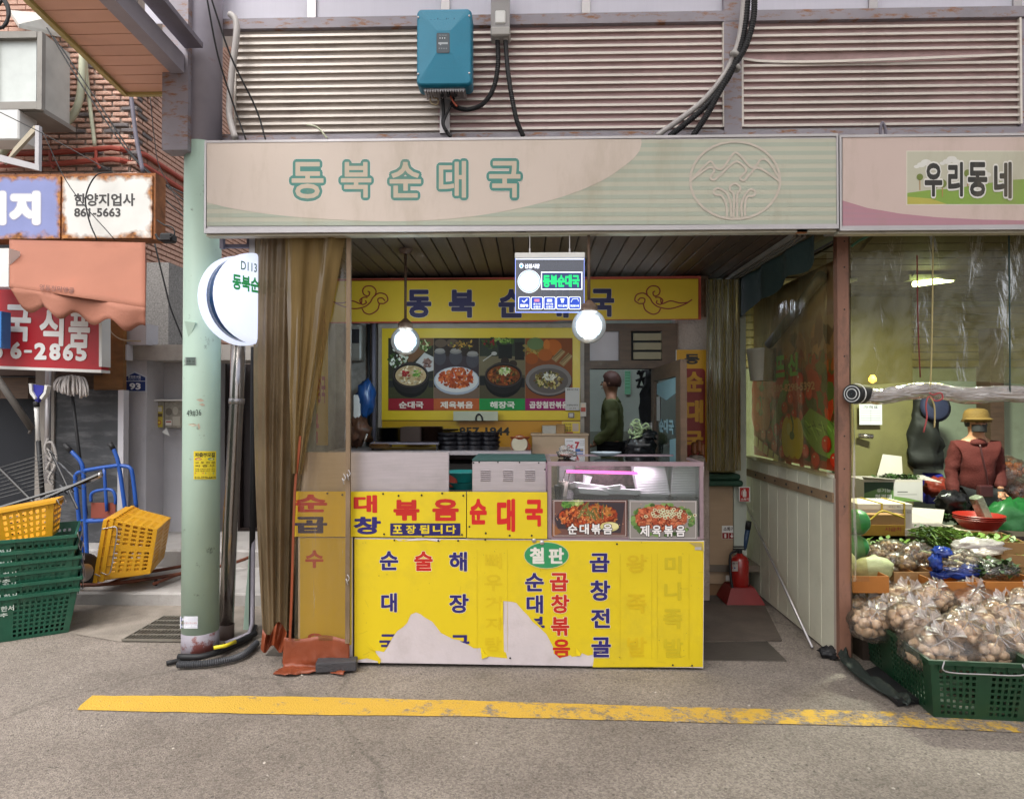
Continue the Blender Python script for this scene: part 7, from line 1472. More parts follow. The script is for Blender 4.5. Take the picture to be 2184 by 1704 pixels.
e2 = thing('extinguisher_sign', 'white sign reading 소화기 with down arrow on the beige cabinet', 'sign', at(1554, 1150, 5.29)); MB().pbox(1540, 1121, 1568, 1149, 5.29, .003).build('plate', M_white, e2)
pr = Print(plane_map(5.289)); pr.rect(1540.5, 1136, 1567.5, 1148.5, '8a2020').rect(1553.6, 1136, 1554.6, 1148.5, 'c9c4c0').text('소화기', 1543, 1123.5, 1565, 1132, '3a1c1c', .03).rrect(1545, 1138, 1549, 1147, 1, 'd8d0cc').rect(1560, 1137, 1562, 1143, 'd8d0cc').poly([(1557, 1142), (1565, 1142), (1561, 1147.5)], 'd8d0cc').build('front_print', M_printc, e2)
# ================================================================== people
def skin_body(name, m, verts, edges, radii, root, parent, sub=2, wr=0):
    me = bpy.data.meshes.new(name); me.from_pydata([tuple(v) for v in verts], edges, []); o = bpy.data.objects.new(name, me); COL.objects.link(o)
    md = o.modifiers.new('s', 'SKIN'); md.use_smooth_shade = True
    for i, r in enumerate(radii): me.skin_vertices[0].data[i].radius = r if isinstance(r, tuple) else (r, r)
    me.skin_vertices[0].data[root].use_root = True
    sb = o.modifiers.new('d', 'SUBSURF'); sb.levels = sb.render_levels = sub
    dg = bpy.context.evaluated_depsgraph_get(); ev = o.evaluated_get(dg); nm = bpy.data.meshes.new_from_object(ev); bpy.data.objects.remove(o)
    if wr:
        for v in nm.vertices: v.co += v.normal * (noise.noise(Vector((v.co.x * 9, v.co.y * 9, v.co.z * 17))) * wr + noise.noise(v.co * 34) * wr * .35)
    nm.materials.clear(); nm.materials.append(m); nm.polygons.foreach_set('use_smooth', [True] * len(nm.polygons))
    r = bpy.data.objects.new(name, nm); link(r, parent); WM[r] = WM.get(parent, Matrix()); return r
M_skin = mat('skin', 'a87a5e', .55, var=.05, bump=.02)
def person(loc, rot, Hh, arms, jacket, trousers, hairm, label, hat=None, mask=None, group=None):
    p = thing('person', label, 'person', loc, group, (0, 0, rot)); s = Hh / 1.65; V = lambda x, y, z: Vector((x * s, y * s, z * s))
    # skeleton (faces -y): pelvis chest neck head, arms by joints, legs
    (eR, wR), (eL, wL) = arms
    vs = [V(0, .01, .9), V(0, 0, 1.12), V(0, .01, 1.33), V(0, 0, 1.42), V(0, -.015, 1.50), V(0, -.02, 1.59),
          V(-.15, .01, 1.325), V(*eR), V(*wR), V(.15, .01, 1.325), V(*eL), V(*wL),
          V(-.085, .01, .86), V(-.09, 0, .47), V(-.095, .02, .09), V(-.1, -.13, .035), V(.085, .01, .86), V(.09, 0, .47), V(.095, .02, .09), V(.1, -.13, .035)]
    ed = [(0, 1), (1, 2), (2, 3), (3, 4), (4, 5), (2, 6), (6, 7), (7, 8), (2, 9), (9, 10), (10, 11), (0, 12), (12, 13), (13, 14), (14, 15), (0, 16), (16, 17), (17, 18), (18, 19)]
    rd = [(.13, .1), (.12, .09), (.13, .085), (.05, .05), (.08, .092), (.08, .09), .05, .04, .028, .05, .04, .028, .08, .052, .036, .03, .08, .052, .036, .03]
    rd = [((r, r) if not isinstance(r, tuple) else r) for r in rd]; rd = [(a * s, b * s) for a, b in rd]
    b = skin_body('body', M_skin, vs, ed, rd, 0, p)
    # jacket and trousers as looser shells round the same joints
    j = [0, 1, 2, 6, 7, 8, 9, 10, 11]; mp_ = {k: i for i, k in enumerate(j)}
    jv = [vs[k].copy() for k in j]; jv[0].z -= .06 * s; jv[5] = vs[7].lerp(vs[8], .93); jv[8] = vs[10].lerp(vs[11], .93)
    je = [(mp_[a], mp_[b_]) for a, b_ in ed if a in mp_ and b_ in mp_]; jr = [(.165, .125), (.158, .128), (.165, .13), (.085, .085), (.062, .062), (.05, .05), (.085, .085), (.062, .062), (.05, .05)]
    skin_body('jacket', jacket, jv, je, [(a * s, b_ * s) for a, b_ in jr], 0, p, 3, .012)
    MB().lathe([(.098 * s, -.03 * s), (.08 * s, .0), (.066 * s, .02 * s), (.06 * s, .03 * s)], V(0, 0, 1.375), 18).build('collar', jacket, p, True, local=True)
    t = [0, 12, 13, 14, 16, 17, 18]; mt_ = {k: i for i, k in enumerate(t)}; tv = [vs[k].copy() for k in t]
    skin_body('trousers', trousers, tv, [(mt_[a], mt_[b_]) for a, b_ in ed if a in mt_ and b_ in mt_], [(a * s, b_ * s) for a, b_ in [(.145, .115), (.098, .098), (.075, .075), (.065, .065), (.098, .098), (.075, .075), (.065, .065)]], 0, p, 3, .009)
    hc = V(0, -.015, 1.56)
    def hf(a, b_):
        th = a * 6.2832; f = b_ * 2.05; d = Vector((math.sin(f) * math.cos(th), math.sin(f) * math.sin(th), math.cos(f))); k = 1.0
        if d.y < -.3 - .5 * max(0, d.z) and d.z < .45: k = .75
        return hc + Vector((d.x * .093, d.y * .105 + .01, d.z * .115)) * s * k
    MB().grid(hf, 20, 10).build('hair', hairm, p, True, local=True)
    for sx in (-1, 1):
        MB().lathe([(.001, -.004), (.012, 0), (.001, .006)], V(sx * .03, -.096, 1.555), 10, Matrix.Rotation(R(90), 3, 'X')).build('eye', M_black, p, True, local=True)
        MB().lathe([(.001, -.008), (.016, 0), (.001, .01)], V(sx * .082, -.01, 1.54), 10, Matrix.Diagonal((.5, .9, 1.8))).build('ear', M_skin, p, True, local=True)
    MB().add([V(-.012, -.1, 1.52), V(.012, -.1, 1.52), V(0, -.122, 1.522), V(0, -.1, 1.56)], [(0, 1, 2), (1, 3, 2), (3, 0, 2)]).build('nose', M_skin, p, True, local=True)
    MB().tube([V(-.02, -.1, 1.495), V(0, -.104, 1.492), V(.02, -.1, 1.495)], .004, 6).build('mouth', mat('lips', '7a3c34', .5), p, True, local=True)
    for sx in (-1, 1): MB().cbox(V(sx * .1 - .045, -.19, .0), V(sx * .1 + .045, .07, .085), .03, 2).build('shoe', M_black, p, local=True)
    # hands: palm and five curled fingers
    for w_, e_, sx in ((vs[8], vs[7], -1), (vs[11], vs[10], 1)):
        d = (w_ - e_).normalized(); side = d.cross(Vector((0, 1, 0))); side = side.normalized() if side.length > .1 else Vector((1, 0, 0)); pn = d.cross(side)
        k0 = w_ + d * .01; pv = [k0]; pe = []; pr_ = [(.024, .02)]; pv.append(k0 + d * .045); pe.append((0, 1)); pr_.append((.028, .018))
        for q in range(4):
            off = side * (.024 - .016 * q); L_ = (.034, .04, .037, .028)[q]; i0 = len(pv)
            pv += [k0 + d * .07 + off, k0 + d * (.07 + L_) + off + pn * .012, k0 + d * (.075 + L_) + off + pn * .035]; pe += [(1, i0), (i0, i0 + 1), (i0 + 1, i0 + 2)]; pr_ += [(.0085,) * 2, (.008,) * 2, (.0065,) * 2]
        i0 = len(pv); pv += [k0 + d * .025 + side * .035, k0 + d * .055 + side * .042 + pn * .02]; pe += [(0, i0), (i0, i0 + 1)]; pr_ += [(.011,) * 2, (.008,) * 2]
        skin_body('hand', M_skin, pv, pe, pr_, 0, p, 1)
    if hat: 
        MB().lathe([(.125 * s, -.03), (.108 * s, .0), (.104 * s, .04 * s), (.09 * s, .075 * s), (.06 * s, .092 * s), (.01, .096 * s)], V(0, -.01, 1.585), 24).build('hat', hat, p, True, local=True)
        MB().grid(lambda a, b_: V(0, -.01, 1.595) + Vector((math.cos(R(200 + 140 * a)) * (.1 + .035 * b_), math.sin(R(200 + 140 * a)) * (.1 + .045 * b_), -.02 * b_)) * s, 14, 3).build('hat_brim', hat, p, True, local=True, solid=.004)
    if mask: MB().grid(lambda a, b_: V(0, -.03, 1.495) + Vector((math.sin((a - .5) * 2.2) * .07, -math.cos((a - .5) * 2.2) * .085, (b_ - .5) * .07)) * s, 12, 6).build('face_mask', mask, p, True, local=True, solid=.002)
    return p
M_oj = mat('olive jacket', '555a30', .75, var=.12, bump=.4, bs=9, stretch=(1, 1, 3)); M_tr = mat('black trousers', '131418', .8); M_hr = mat('reddish brown hair', '4a2a20', .6)
person((at(1305, 900, 6.6).x, 6.6, .25), R(-105), 1.6, (((-.23, .04, 1.08), (-.21, -.16, .93)), ((.23, .04, 1.08), (.21, -.16, .93))), M_oj, M_tr, M_hr, 'person in an olive quilted jacket and black trousers standing in the back room doorway')
M_rj = mat('dark red knit', '4a100c', .85, var=.12, bump=.5, bs=120); M_hat = mat('mustard hat', '5f4818', .85, var=.2, bump=.4); M_mask = mat('black mask', '1a1a1c', .7)
pp = person((at(2082, 1000, 5.6).x, 5.6, .0), R(-12), 1.47, (((-.205, .02, 1.07), (-.22, -.08, .85)), ((.2, .03, 1.07), (.15, -.12, .93))), M_rj, M_tr, M_black, 'person in a dark red sweater, mustard hat and black mask behind the vegetable boxes', M_hat, M_mask)
# shoulder strap and purse, bag in hand
ps_ = MB().tube(curve([at(2090, 948, 5.40), at(2095, 975, 5.38), at(2103, 1010, 5.38), at(2108, 1050, 5.4)], 5), .008, 6).build('purse_strap', mat('maroon leather', '3a1618', .4), None, True, label='thin beaded maroon strap of the purse worn by the red sweater person', cat='strap')
o = MB().cbox(at(2090, 1062, 5.36), at(2120, 1035, 5.36) + Vector((0, .05, 0)), .012, 2).build('purse', MATS['maroon leather'], None, label='small maroon quilted purse at the hip of the red sweater person', cat='purse')
o = blob('black_carrier_bag', at(2030, 1070, 5.42), .13, .08, .09, M_bbg, 41, .35); tag(o, 'black plastic carrier bag in the hand of the red sweater person', 'plastic bag')
# ================================================================== vegetable stall shell
vsr = thing('vegetable_stall_room', 'vegetable stall room with olive cold store panels, low dark ceiling and pale green wall', 'building', (4, 6.4, 0))
YV = 6.6
MB().box((XP + .1, YV, 0), (7, YV + .1, 2.6)).build('rear_wall', mat('pale green wall', '8f9a84', .7, var=.08, dirt=.3, dcol='5a5a44'), vsr)
M_olv = mat('olive cold store', '6a6640', .45, var=.1, dirt=.4, dcol='48452c', ds=1.5)
MB().pbox(1818, 620, 1880, 1230, 6.2, .35).pbox(1882, 620, 1945, 1230, 6.22, .35).build('cold_store_panel', M_olv, vsr)
MB().pbox(2115, 700, 2140, 1120, 6.4, .2).build('corner_post', M_wood, vsr)
fstp = None
for k in range(8):
    z = 1.9 + k * .075; mb = MB().cbox((XP + .12, YV - .04, z), (7, YV - .002, z + .07), .006)
    mb.build('board', mat('olive lit board', '857b3c', .5, var=.25, vs=3, stretch=(1, 1, 6), dirt=.5, dcol='5a4a2c'), vsr)
MB().box((XP + .1, 3.9, 2.55), (7, YV + .1, 2.6)).build('ceiling', mat('dark brown ceiling', '3a2e26', .7, dirt=.5, dcol='5a4a3c'), vsr)
for k in range(12): MB().box((XP + .12, 4.0 + k * .21, 2.538), (7, 4.0 + k * .21 + .19, 2.549)).build('ceiling_board', MATS['dark brown ceiling'], vsr)
MB().cbox(at(1862, 925, 6.12) , at(1830, 925, 6.12) + Vector((0, .03, .02)), .005).build('x', M_chrome, vsr) if 0 else None
MB().tube([at(1831, 929, 6.15), at(1862, 931, 6.12)], .022, 8).build('cold_store_handle', M_chrome, None, True, label='chrome lever handle of the olive cold store door', cat='handle')
for u0, v0, u1, v1, t in ((1833, 862, 1881, 906, '가격표'), (1945, 850, 1975, 900, '달력')): notice('price_list', u0, v0, u1, v1, 6.15 if u0 < 1900 else 6.5, 'b5b8bd', [(t, u0 + 8, v0 + 3, u1 - 8, v0 + 10, '3a3a44', .02)] + [(u0 + 3, v0 + 14 + k * 5, u1 - 3, v0 + 14.6 + k * 5, '6a6a74') for k in range(5)] + [((u0 + u1) / 2, v0 + 12, (u0 + u1) / 2 + .6, v1 - 6, '6a6a74')], 'white handwritten price list taped to the olive door' if u0 < 1900 else 'white sheet pinned behind the hanging dark jacket')
coat('hanging_jacket', [(852, 1960, 1972), (868, 1952, 1985), (900, 1940, 1998), (950, 1935, 2008), (985, 1938, 2006), (1000, 1950, 2000)], 6.2, .12, 'dark green black jacket hanging at the vegetable stall rear', mat('green black jacket', '121512', .7, bump=.3, bs=12))
o = MB().lathe([(.001, -.02), (.1, -.015), (.14, 0), (.1, .02), (.001, .03)], at(1995, 868, 6.1), 20, Matrix.Rotation(R(80), 3, 'X')).build('blue_hat', mat('navy cloth', '1f2540', .8), None, True, label='round navy hat hanging beside the dark jacket', cat='hat')
# fluorescent lamp and a warm bulb
fl_ = thing('fluorescent_lamp', 'lit fluorescent batten lamp seen through the clear vinyl of the vegetable stall', 'ceiling lamp', at(1995, 600, 5.0))
MB().tube([at(1950, 606, 5.0), at(2030, 596, 5.1)], .022, 10).build('tube', mat('lit tube green', 'ffffff', .3, var=0, bump=0, emis='e8ffd8', es=12), fl_, True)
ld = bpy.data.lights.new('lamp_light', 'AREA'); lo = bpy.data.objects.new('lamp_light', ld); COL.objects.link(lo); ld.shape = 'RECTANGLE'; ld.size = .35; ld.size_y = .06; ld.energy = 62; ld.color = (.93, 1, .8); lo.location = at(1990, 606, 4.98)
MB().box(at(1940, 597, 5.05), at(2040, 585, 5.05) + Vector((0, .08, 0))).build('housing', mat('lamp housing', '8a9078', .5), fl_)
cable('lamp_cord', [(1945, 590), (1960, 560), (1965, 510)], 5.05, .006, M_black, parent=fl_)
o = MB().lathe([(.001, -.03), (.028, -.01), (.03, .01), (.012, .04)], at(1861, 810, 5.6), 14).build('warm_bulb', mat('lit warm bulb', 'ffcf80', .3, var=0, bump=0, emis='ffb040', es=10), None, True, label='small warm light bulb glowing low behind the vinyl', cat='bulb')
# post between the stalls
sp_ = thing('stall_post', 'rusty pink painted angle post between the two stalls', 'post', at(1797, 1400, 3.93))
MB().box(at(1791, 1404, 3.93), at(1809, 497, 3.93) + Vector((0, .05, 0))).build('angle_front', mat('flaking pink post', '8a6352', .6, var=.15, dirt=.9, dcol='4a3a34', ds=5, dlo=.5, dhi=.66, streak=(1, 1, .5)), sp_)
MB().box(at(1809.5, 1404, 3.945), at(1812, 497, 3.945) + Vector((0, .04, 0))).build('angle_side', M_wood, sp_)
for v in (515, 570, 660, 760, 930, 1000, 1080): MB().lathe([(.005, 0), (.004, .002)], at(1801, v, 3.929), 8, Matrix.Rotation(R(90), 3, 'X')).build('bolt_hole', M_black, sp_)
# vinyl front of the vegetable stall, rolled at the bottom
vf = thing('clear_vinyl_front', 'wrinkled clear vinyl front sheet of the vegetable stall tied up with red string', 'curtain', at(2000, 860, 3.9))
M_cl2 = film('wrinkled clear vinyl', 'cfc79a', .26, .08, .2, .35, 7, '8f8e68', (1.8, 1, .7))
def vff(a, b):
    u = 1815 + 420 * a; v = 497 * (1 - b) + (825 - 12 * math.sin(a * 3.1)) * b; w = noise.noise(Vector((a * 7, b * 2.2, 0))) * .012 + noise.noise(Vector((a * 30 + b * 6, b * 9, 3))) * .0035 + .006 * math.sin(a * 30 + b * 3)
    return at(u, v, 3.93 + w * (1.2))
MB().grid(vff, 90, 60).build('sheet', M_cl2, vf, True)
def vside(a, b): return at(1812 + (8 + 34 * b * b) * a + 2 * math.sin(b * 9), 860 + 380 * b, 3.92 + .01 * math.sin(a * 6 + b * 5))
MB().grid(vside, 6, 20).build('side_strip', M_clear, vf, True)
mb = MB(); N_ = 36; n_ = 16; P = [at(1822 + 420 * k / N_, 843 - 9 * math.exp(-((k / N_ * 420 - 163) / 60) ** 2) + 3 * math.sin(k * .4), 3.92) for k in range(N_ + 1)]
mb.tube(P, [.048 * (1 + .12 * noise.noise(Vector((k * .5, 0, 0)))) for k in range(N_ + 1)], n_)
for i, v in enumerate(mb.v): mb.v[i] = v + Vector((0, noise.noise(v * 9) * .006, noise.noise(v * 9 + Vector((5, 0, 0))) * .007))
mb.build('roll', film('rolled vinyl', 'a58f80', .3, .9, .1, .9, 6, 'b8a8a0', (1, 6, 6)), vf, True)
rb_ = thing('roll_end', 'black and white striped round end of the rolled vinyl at the stall post', 'roll end', at(1832, 840, 3.85))
ce = at(1818, 840, 3.86); MX = Matrix.Rotation(R(-90), 3, 'Y') @ Matrix.Identity(3); MX = Matrix.Rotation(R(35), 3, 'Z') @ Matrix.Rotation(R(-90), 3, 'Y')
MB().lathe([(.056, -.13), (.058, -.02), (.056, 0)], ce, 28, MX).build('sleeve', M_black, rb_, 'auto')
for i, (r0, r1) in enumerate(((.0, .012), (.012, .026), (.026, .031), (.031, .042), (.042, .047), (.047, .055))): MB().lathe([(r0 + .0005, 0), (r0 + .0005, .012 - i * .0015), (r1, .012 - i * .0015), (r1, -.002)], ce, 28, MX).build('coil_ring', (M_blackg, M_black, M_white)[(0, 1, 2, 1, 2, 1)[i]], rb_, 'auto')
MB().lathe([(.059, -.045), (.061, -.04), (.059, -.035)], ce, 28, MX).build('white_ring', M_white, rb_, True)
M_str = mat('red string', 'a8484a', .8); M_str2 = mat('cream string', 'b0a070', .8)
def strg(name, uv, Y, m, label, r=.0045): o = MB().tube(pcurve(uv, Y, 5), r, 5).build(name, m, None, True); tag(o, label, 'string')
strg('cream_string', [(1990, 500), (1989, 640), (1986, 790), (1982, 838)], 3.88, M_str2, 'long cream string holding up the middle of the rolled vinyl')
strg('dark_red_string', [(1956, 545), (1957, 640), (1959, 720), (1963, 805)], 3.89, mat('dark red string', '6a2a24', .8), 'dark red string hanging inside the vinyl front', .004)
strg('red_string', [(1982, 838), (1990, 842), (2006, 838), (2010, 850), (1995, 855), (1981, 846), (1975, 865), (1977, 890), (1970, 922)], 3.84, M_str, 'red string bow tied round the rolled vinyl with a long tail')
strg('cream_string', [(1984, 846), (1992, 862), (1994, 885), (1993, 912)], 3.84, M_str2, 'short cream string end hanging from the red bow')
strg('green_string', [(2152, 500), (2153, 640), (2154, 760), (2154, 842)], 3.88, mat('green grey string', '2f4442', .8), 'dark green string holding the rolled vinyl near the picture edge')
strg('green_ribbon', [(1816, 526), (1830, 515), (1850, 505), (1862, 500)], 3.88, mat('green ribbon', '3f6a52', .7), 'pale green ribbon knotted at the top of the stall post', .008)
MB().tube([at(1862, 500, 3.95), at(1835, 535, 4.0)], .012, 6).build('twig_bundle', M_wood, None, True, label='short dark stick tucked under the pink market sign', cat='stick')
# ================================================================== vegetables and boxes
M_card = mat('cardboard', '8f6c44', .8, var=.08, bump=.1); M_cardo = mat('orange cardboard', 'a5682c', .75, var=.08, bump=.1); M_cardw = mat('white cardboard', 'b9b2aa', .7, var=.05)
def open_box(name, c, w, d, h, m, label, rot=0, flaps=None, cat='box', t=.006, grp=None, inner=None):
    o = thing(name, label, cat, c, grp, (0, 0, rot)); a, b = w / 2, d / 2
    MB().box((-a, -b, 0), (a, b, t)).build('bottom', m, o, local=True)
    for nm, p, q in (('wall', (-a, -b, t), (a, -b + t, h)), ('wall', (-a, b - t, t), (a, b, h)), ('wall', (-a, -b + t, t), (-a + t, b - t, h)), ('wall', (a - t, -b + t, t), (a, b - t, h))): MB().box(p, q).build(nm, m, o, local=True)
    for f in flaps or (): MB().prism([Vector(p) for p in f], (0, 0, .005)).build('flap', m, o, local=True)
    if inner: MB().box((-a + t, -b + t, h * .3), (a - t, b - t, h * .55)).build('filling', inner, o, local=True)
    return o
def L3(u, v, Y): p = at(u, v, Y); return (p.x, p.y, p.z)
M_leaf = mat('dark leaves', '2f4a1e', .5, var=.35, vs=30); M_leaf2 = mat('bright leaves', '5f7d2c', .5, var=.3, vs=30); M_stemm = mat('leek stem', '8a9a5a', .5)
def leafpile(name, c, rx, ry, rz, n, m, label, size=.05, cat='vegetables', seed=1, flat=.6):
    random.seed(seed); mb = MB(); c = Vector(c)
    for k in range(n):
        p = c + Vector((random.uniform(-rx, rx), random.uniform(-ry, ry), random.uniform(0, rz) * (1 - .3 * random.random()))); w = random.uniform(0, 6.28); e = random.uniform(-.6, .8); s = size * random.uniform(.6, 1.3)
        d = Vector((math.cos(w) * math.cos(e), math.sin(w) * math.cos(e), math.sin(e))); q = d.cross(Vector((0, 0, 1))).normalized() * s * .3
        mb.add([p, p + d * s * .5 + q + Vector((0, 0, s * .1)), p + d * s, p + d * s * .5 - q + Vector((0, 0, s * .1))], [(0, 1, 2, 3)])
    o = mb.build(name, m, None, True); tag(o, label, cat); o['kind'] = 'stuff'; return o
# support tables (under the goods)
zt1 = .32
MB().box((2.15, 4.15, .0), (3.9, 4.95, zt1)).build('goods_table', mat('dark table', '3a2e26', .7), None, label='low dark table carrying the orange cardboard trays', cat='table')
MB().box((2.15, 4.97, .0), (4.2, 5.45, .55)).build('rear_goods_table', MATS['dark table'], None, label='higher dark table carrying the boxed vegetables at the rear', cat='table')
MB().box((2.1, 5.75, .0), (3.2, 6.15, .62)).build('back_goods_table', MATS['dark table'], None, label='narrow dark table under the flapped white boxes', cat='table')
p = at(1905, 1070, 5.75); bxw = open_box('produce_box', (p.x, 5.9, p.z), .50, .3, .19, M_cardw, 'open white and green produce box with raised flaps', 0, [[(-.25, -.15, .19), (.02, -.15, .19), (-.1, -.32, .21), (-.34, -.3, .23)], [(.02, .15, .19), (.25, .15, .19), (.27, .2, .36), (.1, .2, .38)], [(.25, -.15, .19), (.25, .15, .19), (.4, .1, .2), (.38, -.2, .17)]])
pr = Print(plane_map(5.749), .0006); pr.rect(1843, 1028, 1906, 1069, '5a7a44').poly([(1843, 1028), (1906, 1028), (1906, 1046), (1880, 1040), (1843, 1052)], '1f3a24').text('유기농', 1870, 1042, 1900, 1050, 'c9cfc4', .03).text('청경채', 1866, 1054, 1902, 1064, 'd0d4cc', .04).rect(1907, 1028, 1966, 1069, 'b8b4b4').rect(1914, 1048, 1936, 1050, '5a5a5a').rect(1914, 1054, 1956, 1055, '6a6a6a').poly([(1907, 1069), (1907, 1058), (1936, 1062), (1966, 1069)], '6a8a4a'); pr.build('box_print', M_printc, bxw)
leafpile('wrapped_greens', L3(1915, 1022, 5.9), .16, .08, .03, 220, M_leaf, 'dark greens in clear wrap inside the flapped white box', .05, seed=2)
p = at(1895, 1128, 5.1); st_ = thing('strapped_box', 'white flat produce box bound with yellow strap', 'box', (p.x, 5.1, p.z))
MB().box(at(1830, 1128, 5.1), at(1945, 1085, 5.1) + Vector((0, .3, 0))).build('carton', M_cardw, st_); MB().box(at(1829, 1086, 5.09), at(1946, 1075, 5.09) + Vector((0, .32, 0))).build('lid', M_cardw, st_)
for u in (1880, 1928): MB().box(at(u, 1129, 5.085), at(u + 3, 1073, 5.085) + Vector((0, .33, 0))).build('strap', mat('yellow strap', 'a8902c', .5), st_)
pr = Print(plane_map(5.088), .0006); pr.text('양상추', 1934, 1090, 1944, 1095, '4a4a4a', 0).text('국내산 채소', 1895, 1078, 1922, 1083, '5a4a48', 0); pr.build('box_print', M_printc, st_)
p = at(1888, 1158, 4.98); kb = thing('kraft_box', 'brown and yellow cardboard box with clear wrap under the strapped box', 'box', (p.x, 4.98, p.z))
MB().box(at(1832, 1136, 4.98), at(1929, 1098, 4.98) + Vector((0, .1, 0))).build('carton', M_card, kb); MB().box(at(1830, 1150, 4.97), at(1930, 1120, 4.97) + Vector((0, .005, 0))).build('yellow_side', mat('mustard card', '9a7420', .7), kb)
pr = Print(plane_map(4.969), .0006); pr.text('시금치', 1887, 1124, 1922, 1133, '8a3428', .02); pr.build('box_print', M_printc, kb); strg('yellow_strap', [(1846, 1098), (1856, 1108), (1880, 1090), (1905, 1096), (1928, 1104)], 4.94, mat('yellow strap', 'a8902c', .5), 'loose yellow strap lying across the brown box', .007)
# cabbages in green nets
M_cab = mat('cabbage', '7fa860', .45, var=.15, vs=6, bump=.3, bs=8); M_net = film('green net', '8acb8a', .25, .1, .4, 0, 4, '2f9a50')
for i, (u, v, Y) in enumerate(((1826, 1113, 4.5), (1822, 1166, 4.45), (1808, 1128, 4.7), (1806, 1175, 4.7))):
    c = Vector(L3(u, v, Y)); o = thing('netted_cabbage', ('upper front', 'lower front', 'upper hidden', 'lower hidden')[i] + ' round cabbage in a green net beside the stall post', 'cabbage', c, 'cabbages in green nets')
    blob('head', c, .085, .085, .08, M_cab, i, .08, 20, 14, o, 2); blob('net', c, .09, .09, .086, M_net, i, .08, 20, 14, o, 2)
o = blob('wrapped_cabbage', L3(1862, 1212, 4.2), .13, .07, .075, mat('pale napa', 'a8ae80', .35, var=.2, stretch=(1, 6, 6), bump=.4), 14, .18); tag(o, 'pale napa cabbage in clear wrap on the orange tray', 'cabbage')
o = blob('wrapped_radish', L3(1805, 1205, 4.25), .06, .06, .09, mat('pale napa', 'a8ae80', .35), 15, .2); tag(o, 'pale wrapped cabbage half hidden by the stall post', 'cabbage')
# orange trays
for i, (u0, u1, v, d, Y) in enumerate(((1818, 1898, 1250, .3, 4.02), (1905, 1995, 1240, .45, 4.18), (1995, 2095, 1262, .4, 4.0), (2100, 2230, 1262, .4, 3.98))):
    a, b = at(u0, v, Y), at(u1, v, Y); open_box('cardboard_tray', ((a.x + b.x) / 2, Y + d / 2, a.z - .04), b.x - a.x - .01, d, .1, M_cardo if i != 1 else M_card, ('first shallow orange cardboard tray beside the stall post', 'second brown tray holding potato bags', 'third orange tray holding the mushroom packs', 'fourth orange tray cut by the picture edge')[i], grp='shallow cardboard trays', cat='tray')
# potato / small root bags
M_pot = mat('small potatoes', '8a6c40', .6, var=.3, vs=20, bump=.2); M_fz = film('bag film', 'f8f4f0', .05, .14, .12, .8, 14, 'c9c0b8', (1, 1, 1)); M_fz2 = film('bag knot film', 'f4eeec', .32, .12, .3, .6, 25, 'f0e8e6')
random.seed(21)
pot = MB().lathe([(.001, -.02), (.012, -.017), (.02, -.004), (.019, .008), (.01, .018), (.001, .02)], (0, 0, 0), 10)
pot0 = None
def bag_of(c, rx, ry, rz, n, proto_mb, m, label, grp, name, pname, sc=1., sq=1., knot=None, psize=.02, rot=0):
    global pot0
    o = thing(name, label, 'bag', c, grp, (0, 0, rot)); first = _mc.get(pname)
    k = 0; tries = 0; pts = []
    while k < n and tries < 4000:
        tries += 1; d = Vector((random.uniform(-1, 1), random.uniform(-1, 1), random.uniform(-.8, 1)))
        if d.length > 1: continue
        q = Vector((d.x * (rx - psize), d.y * (ry - psize), d.z * (rz - psize)))
        if any((q - w).length < psize * 1.45 for w in pts): continue
        pts.append(q); k += 1
        if first is None: first = proto_mb.build(pname, m, o, True, local=True); _mc[pname] = first; e = first
        else: e = first.copy(); COL.objects.link(e); e.parent = o
        e.location = q; e.rotation_euler = (random.uniform(-1, 1), random.uniform(-1.2, 1.2), random.uniform(0, 6)); s_ = sc * random.uniform(.8, 1.15); e.scale = (s_, s_, s_ * random.uniform(.85, 1.1))
    W0 = WM[o]; mb = MB()
    sd_ = random.uniform(0, 50)
    def fn(a, b):
        th = a * 6.2832; f = (b - .5) * math.pi; d = Vector((math.cos(th) * math.cos(f), math.sin(th) * math.cos(f), math.sin(f))); w = 1.08 + .13 * noise.noise(d * 3.1 + Vector((sd_, 0, 0))) + .06 * noise.noise(d * 9 + Vector((0, sd_, 0)))
        if d.z > .8: w *= 1 + (d.z - .8) * .5
        return Vector((d.x * rx * w, d.y * ry * w, max(d.z * rz * w, -rz * .92)))
    mb.grid(fn, 26, 16); mb.build('film', M_fz, o, True, local=True)
    if knot:
        kx, ky, kz, ks = knot
        for j in range(2):
            mk = MB(); aj = random.uniform(-.6, .6) + j * 2.2; top = Vector((kx, ky, kz))
            def kf(a, b):
                w = (a - .5) * (.25 + 1.5 * b) ; L_ = ks * b; ruf = (.5 * math.sin(a * 14 + j) + .3 * math.sin(a * 33)) * b; return top + Vector((math.sin(w + (j - .5) * 1.4) * L_, math.cos(aj) * L_ * .35 + ruf * ks * .4, math.cos(w + (j - .5) * 1.4) * L_ + ruf * ks * .2))
            mk.grid(kf, 20, 6); mk.build('knot', M_fz2, o, True, local=True)
        for j in range(7):
            w = j * .9; MB().tube([top, Vector((kx + math.cos(w) * rx * .5, ky - abs(math.sin(w)) * ry * .6, kz - rz * .28))], [.004, .002], 5).build('pleat', M_fz2, o, True, local=True)
    return o
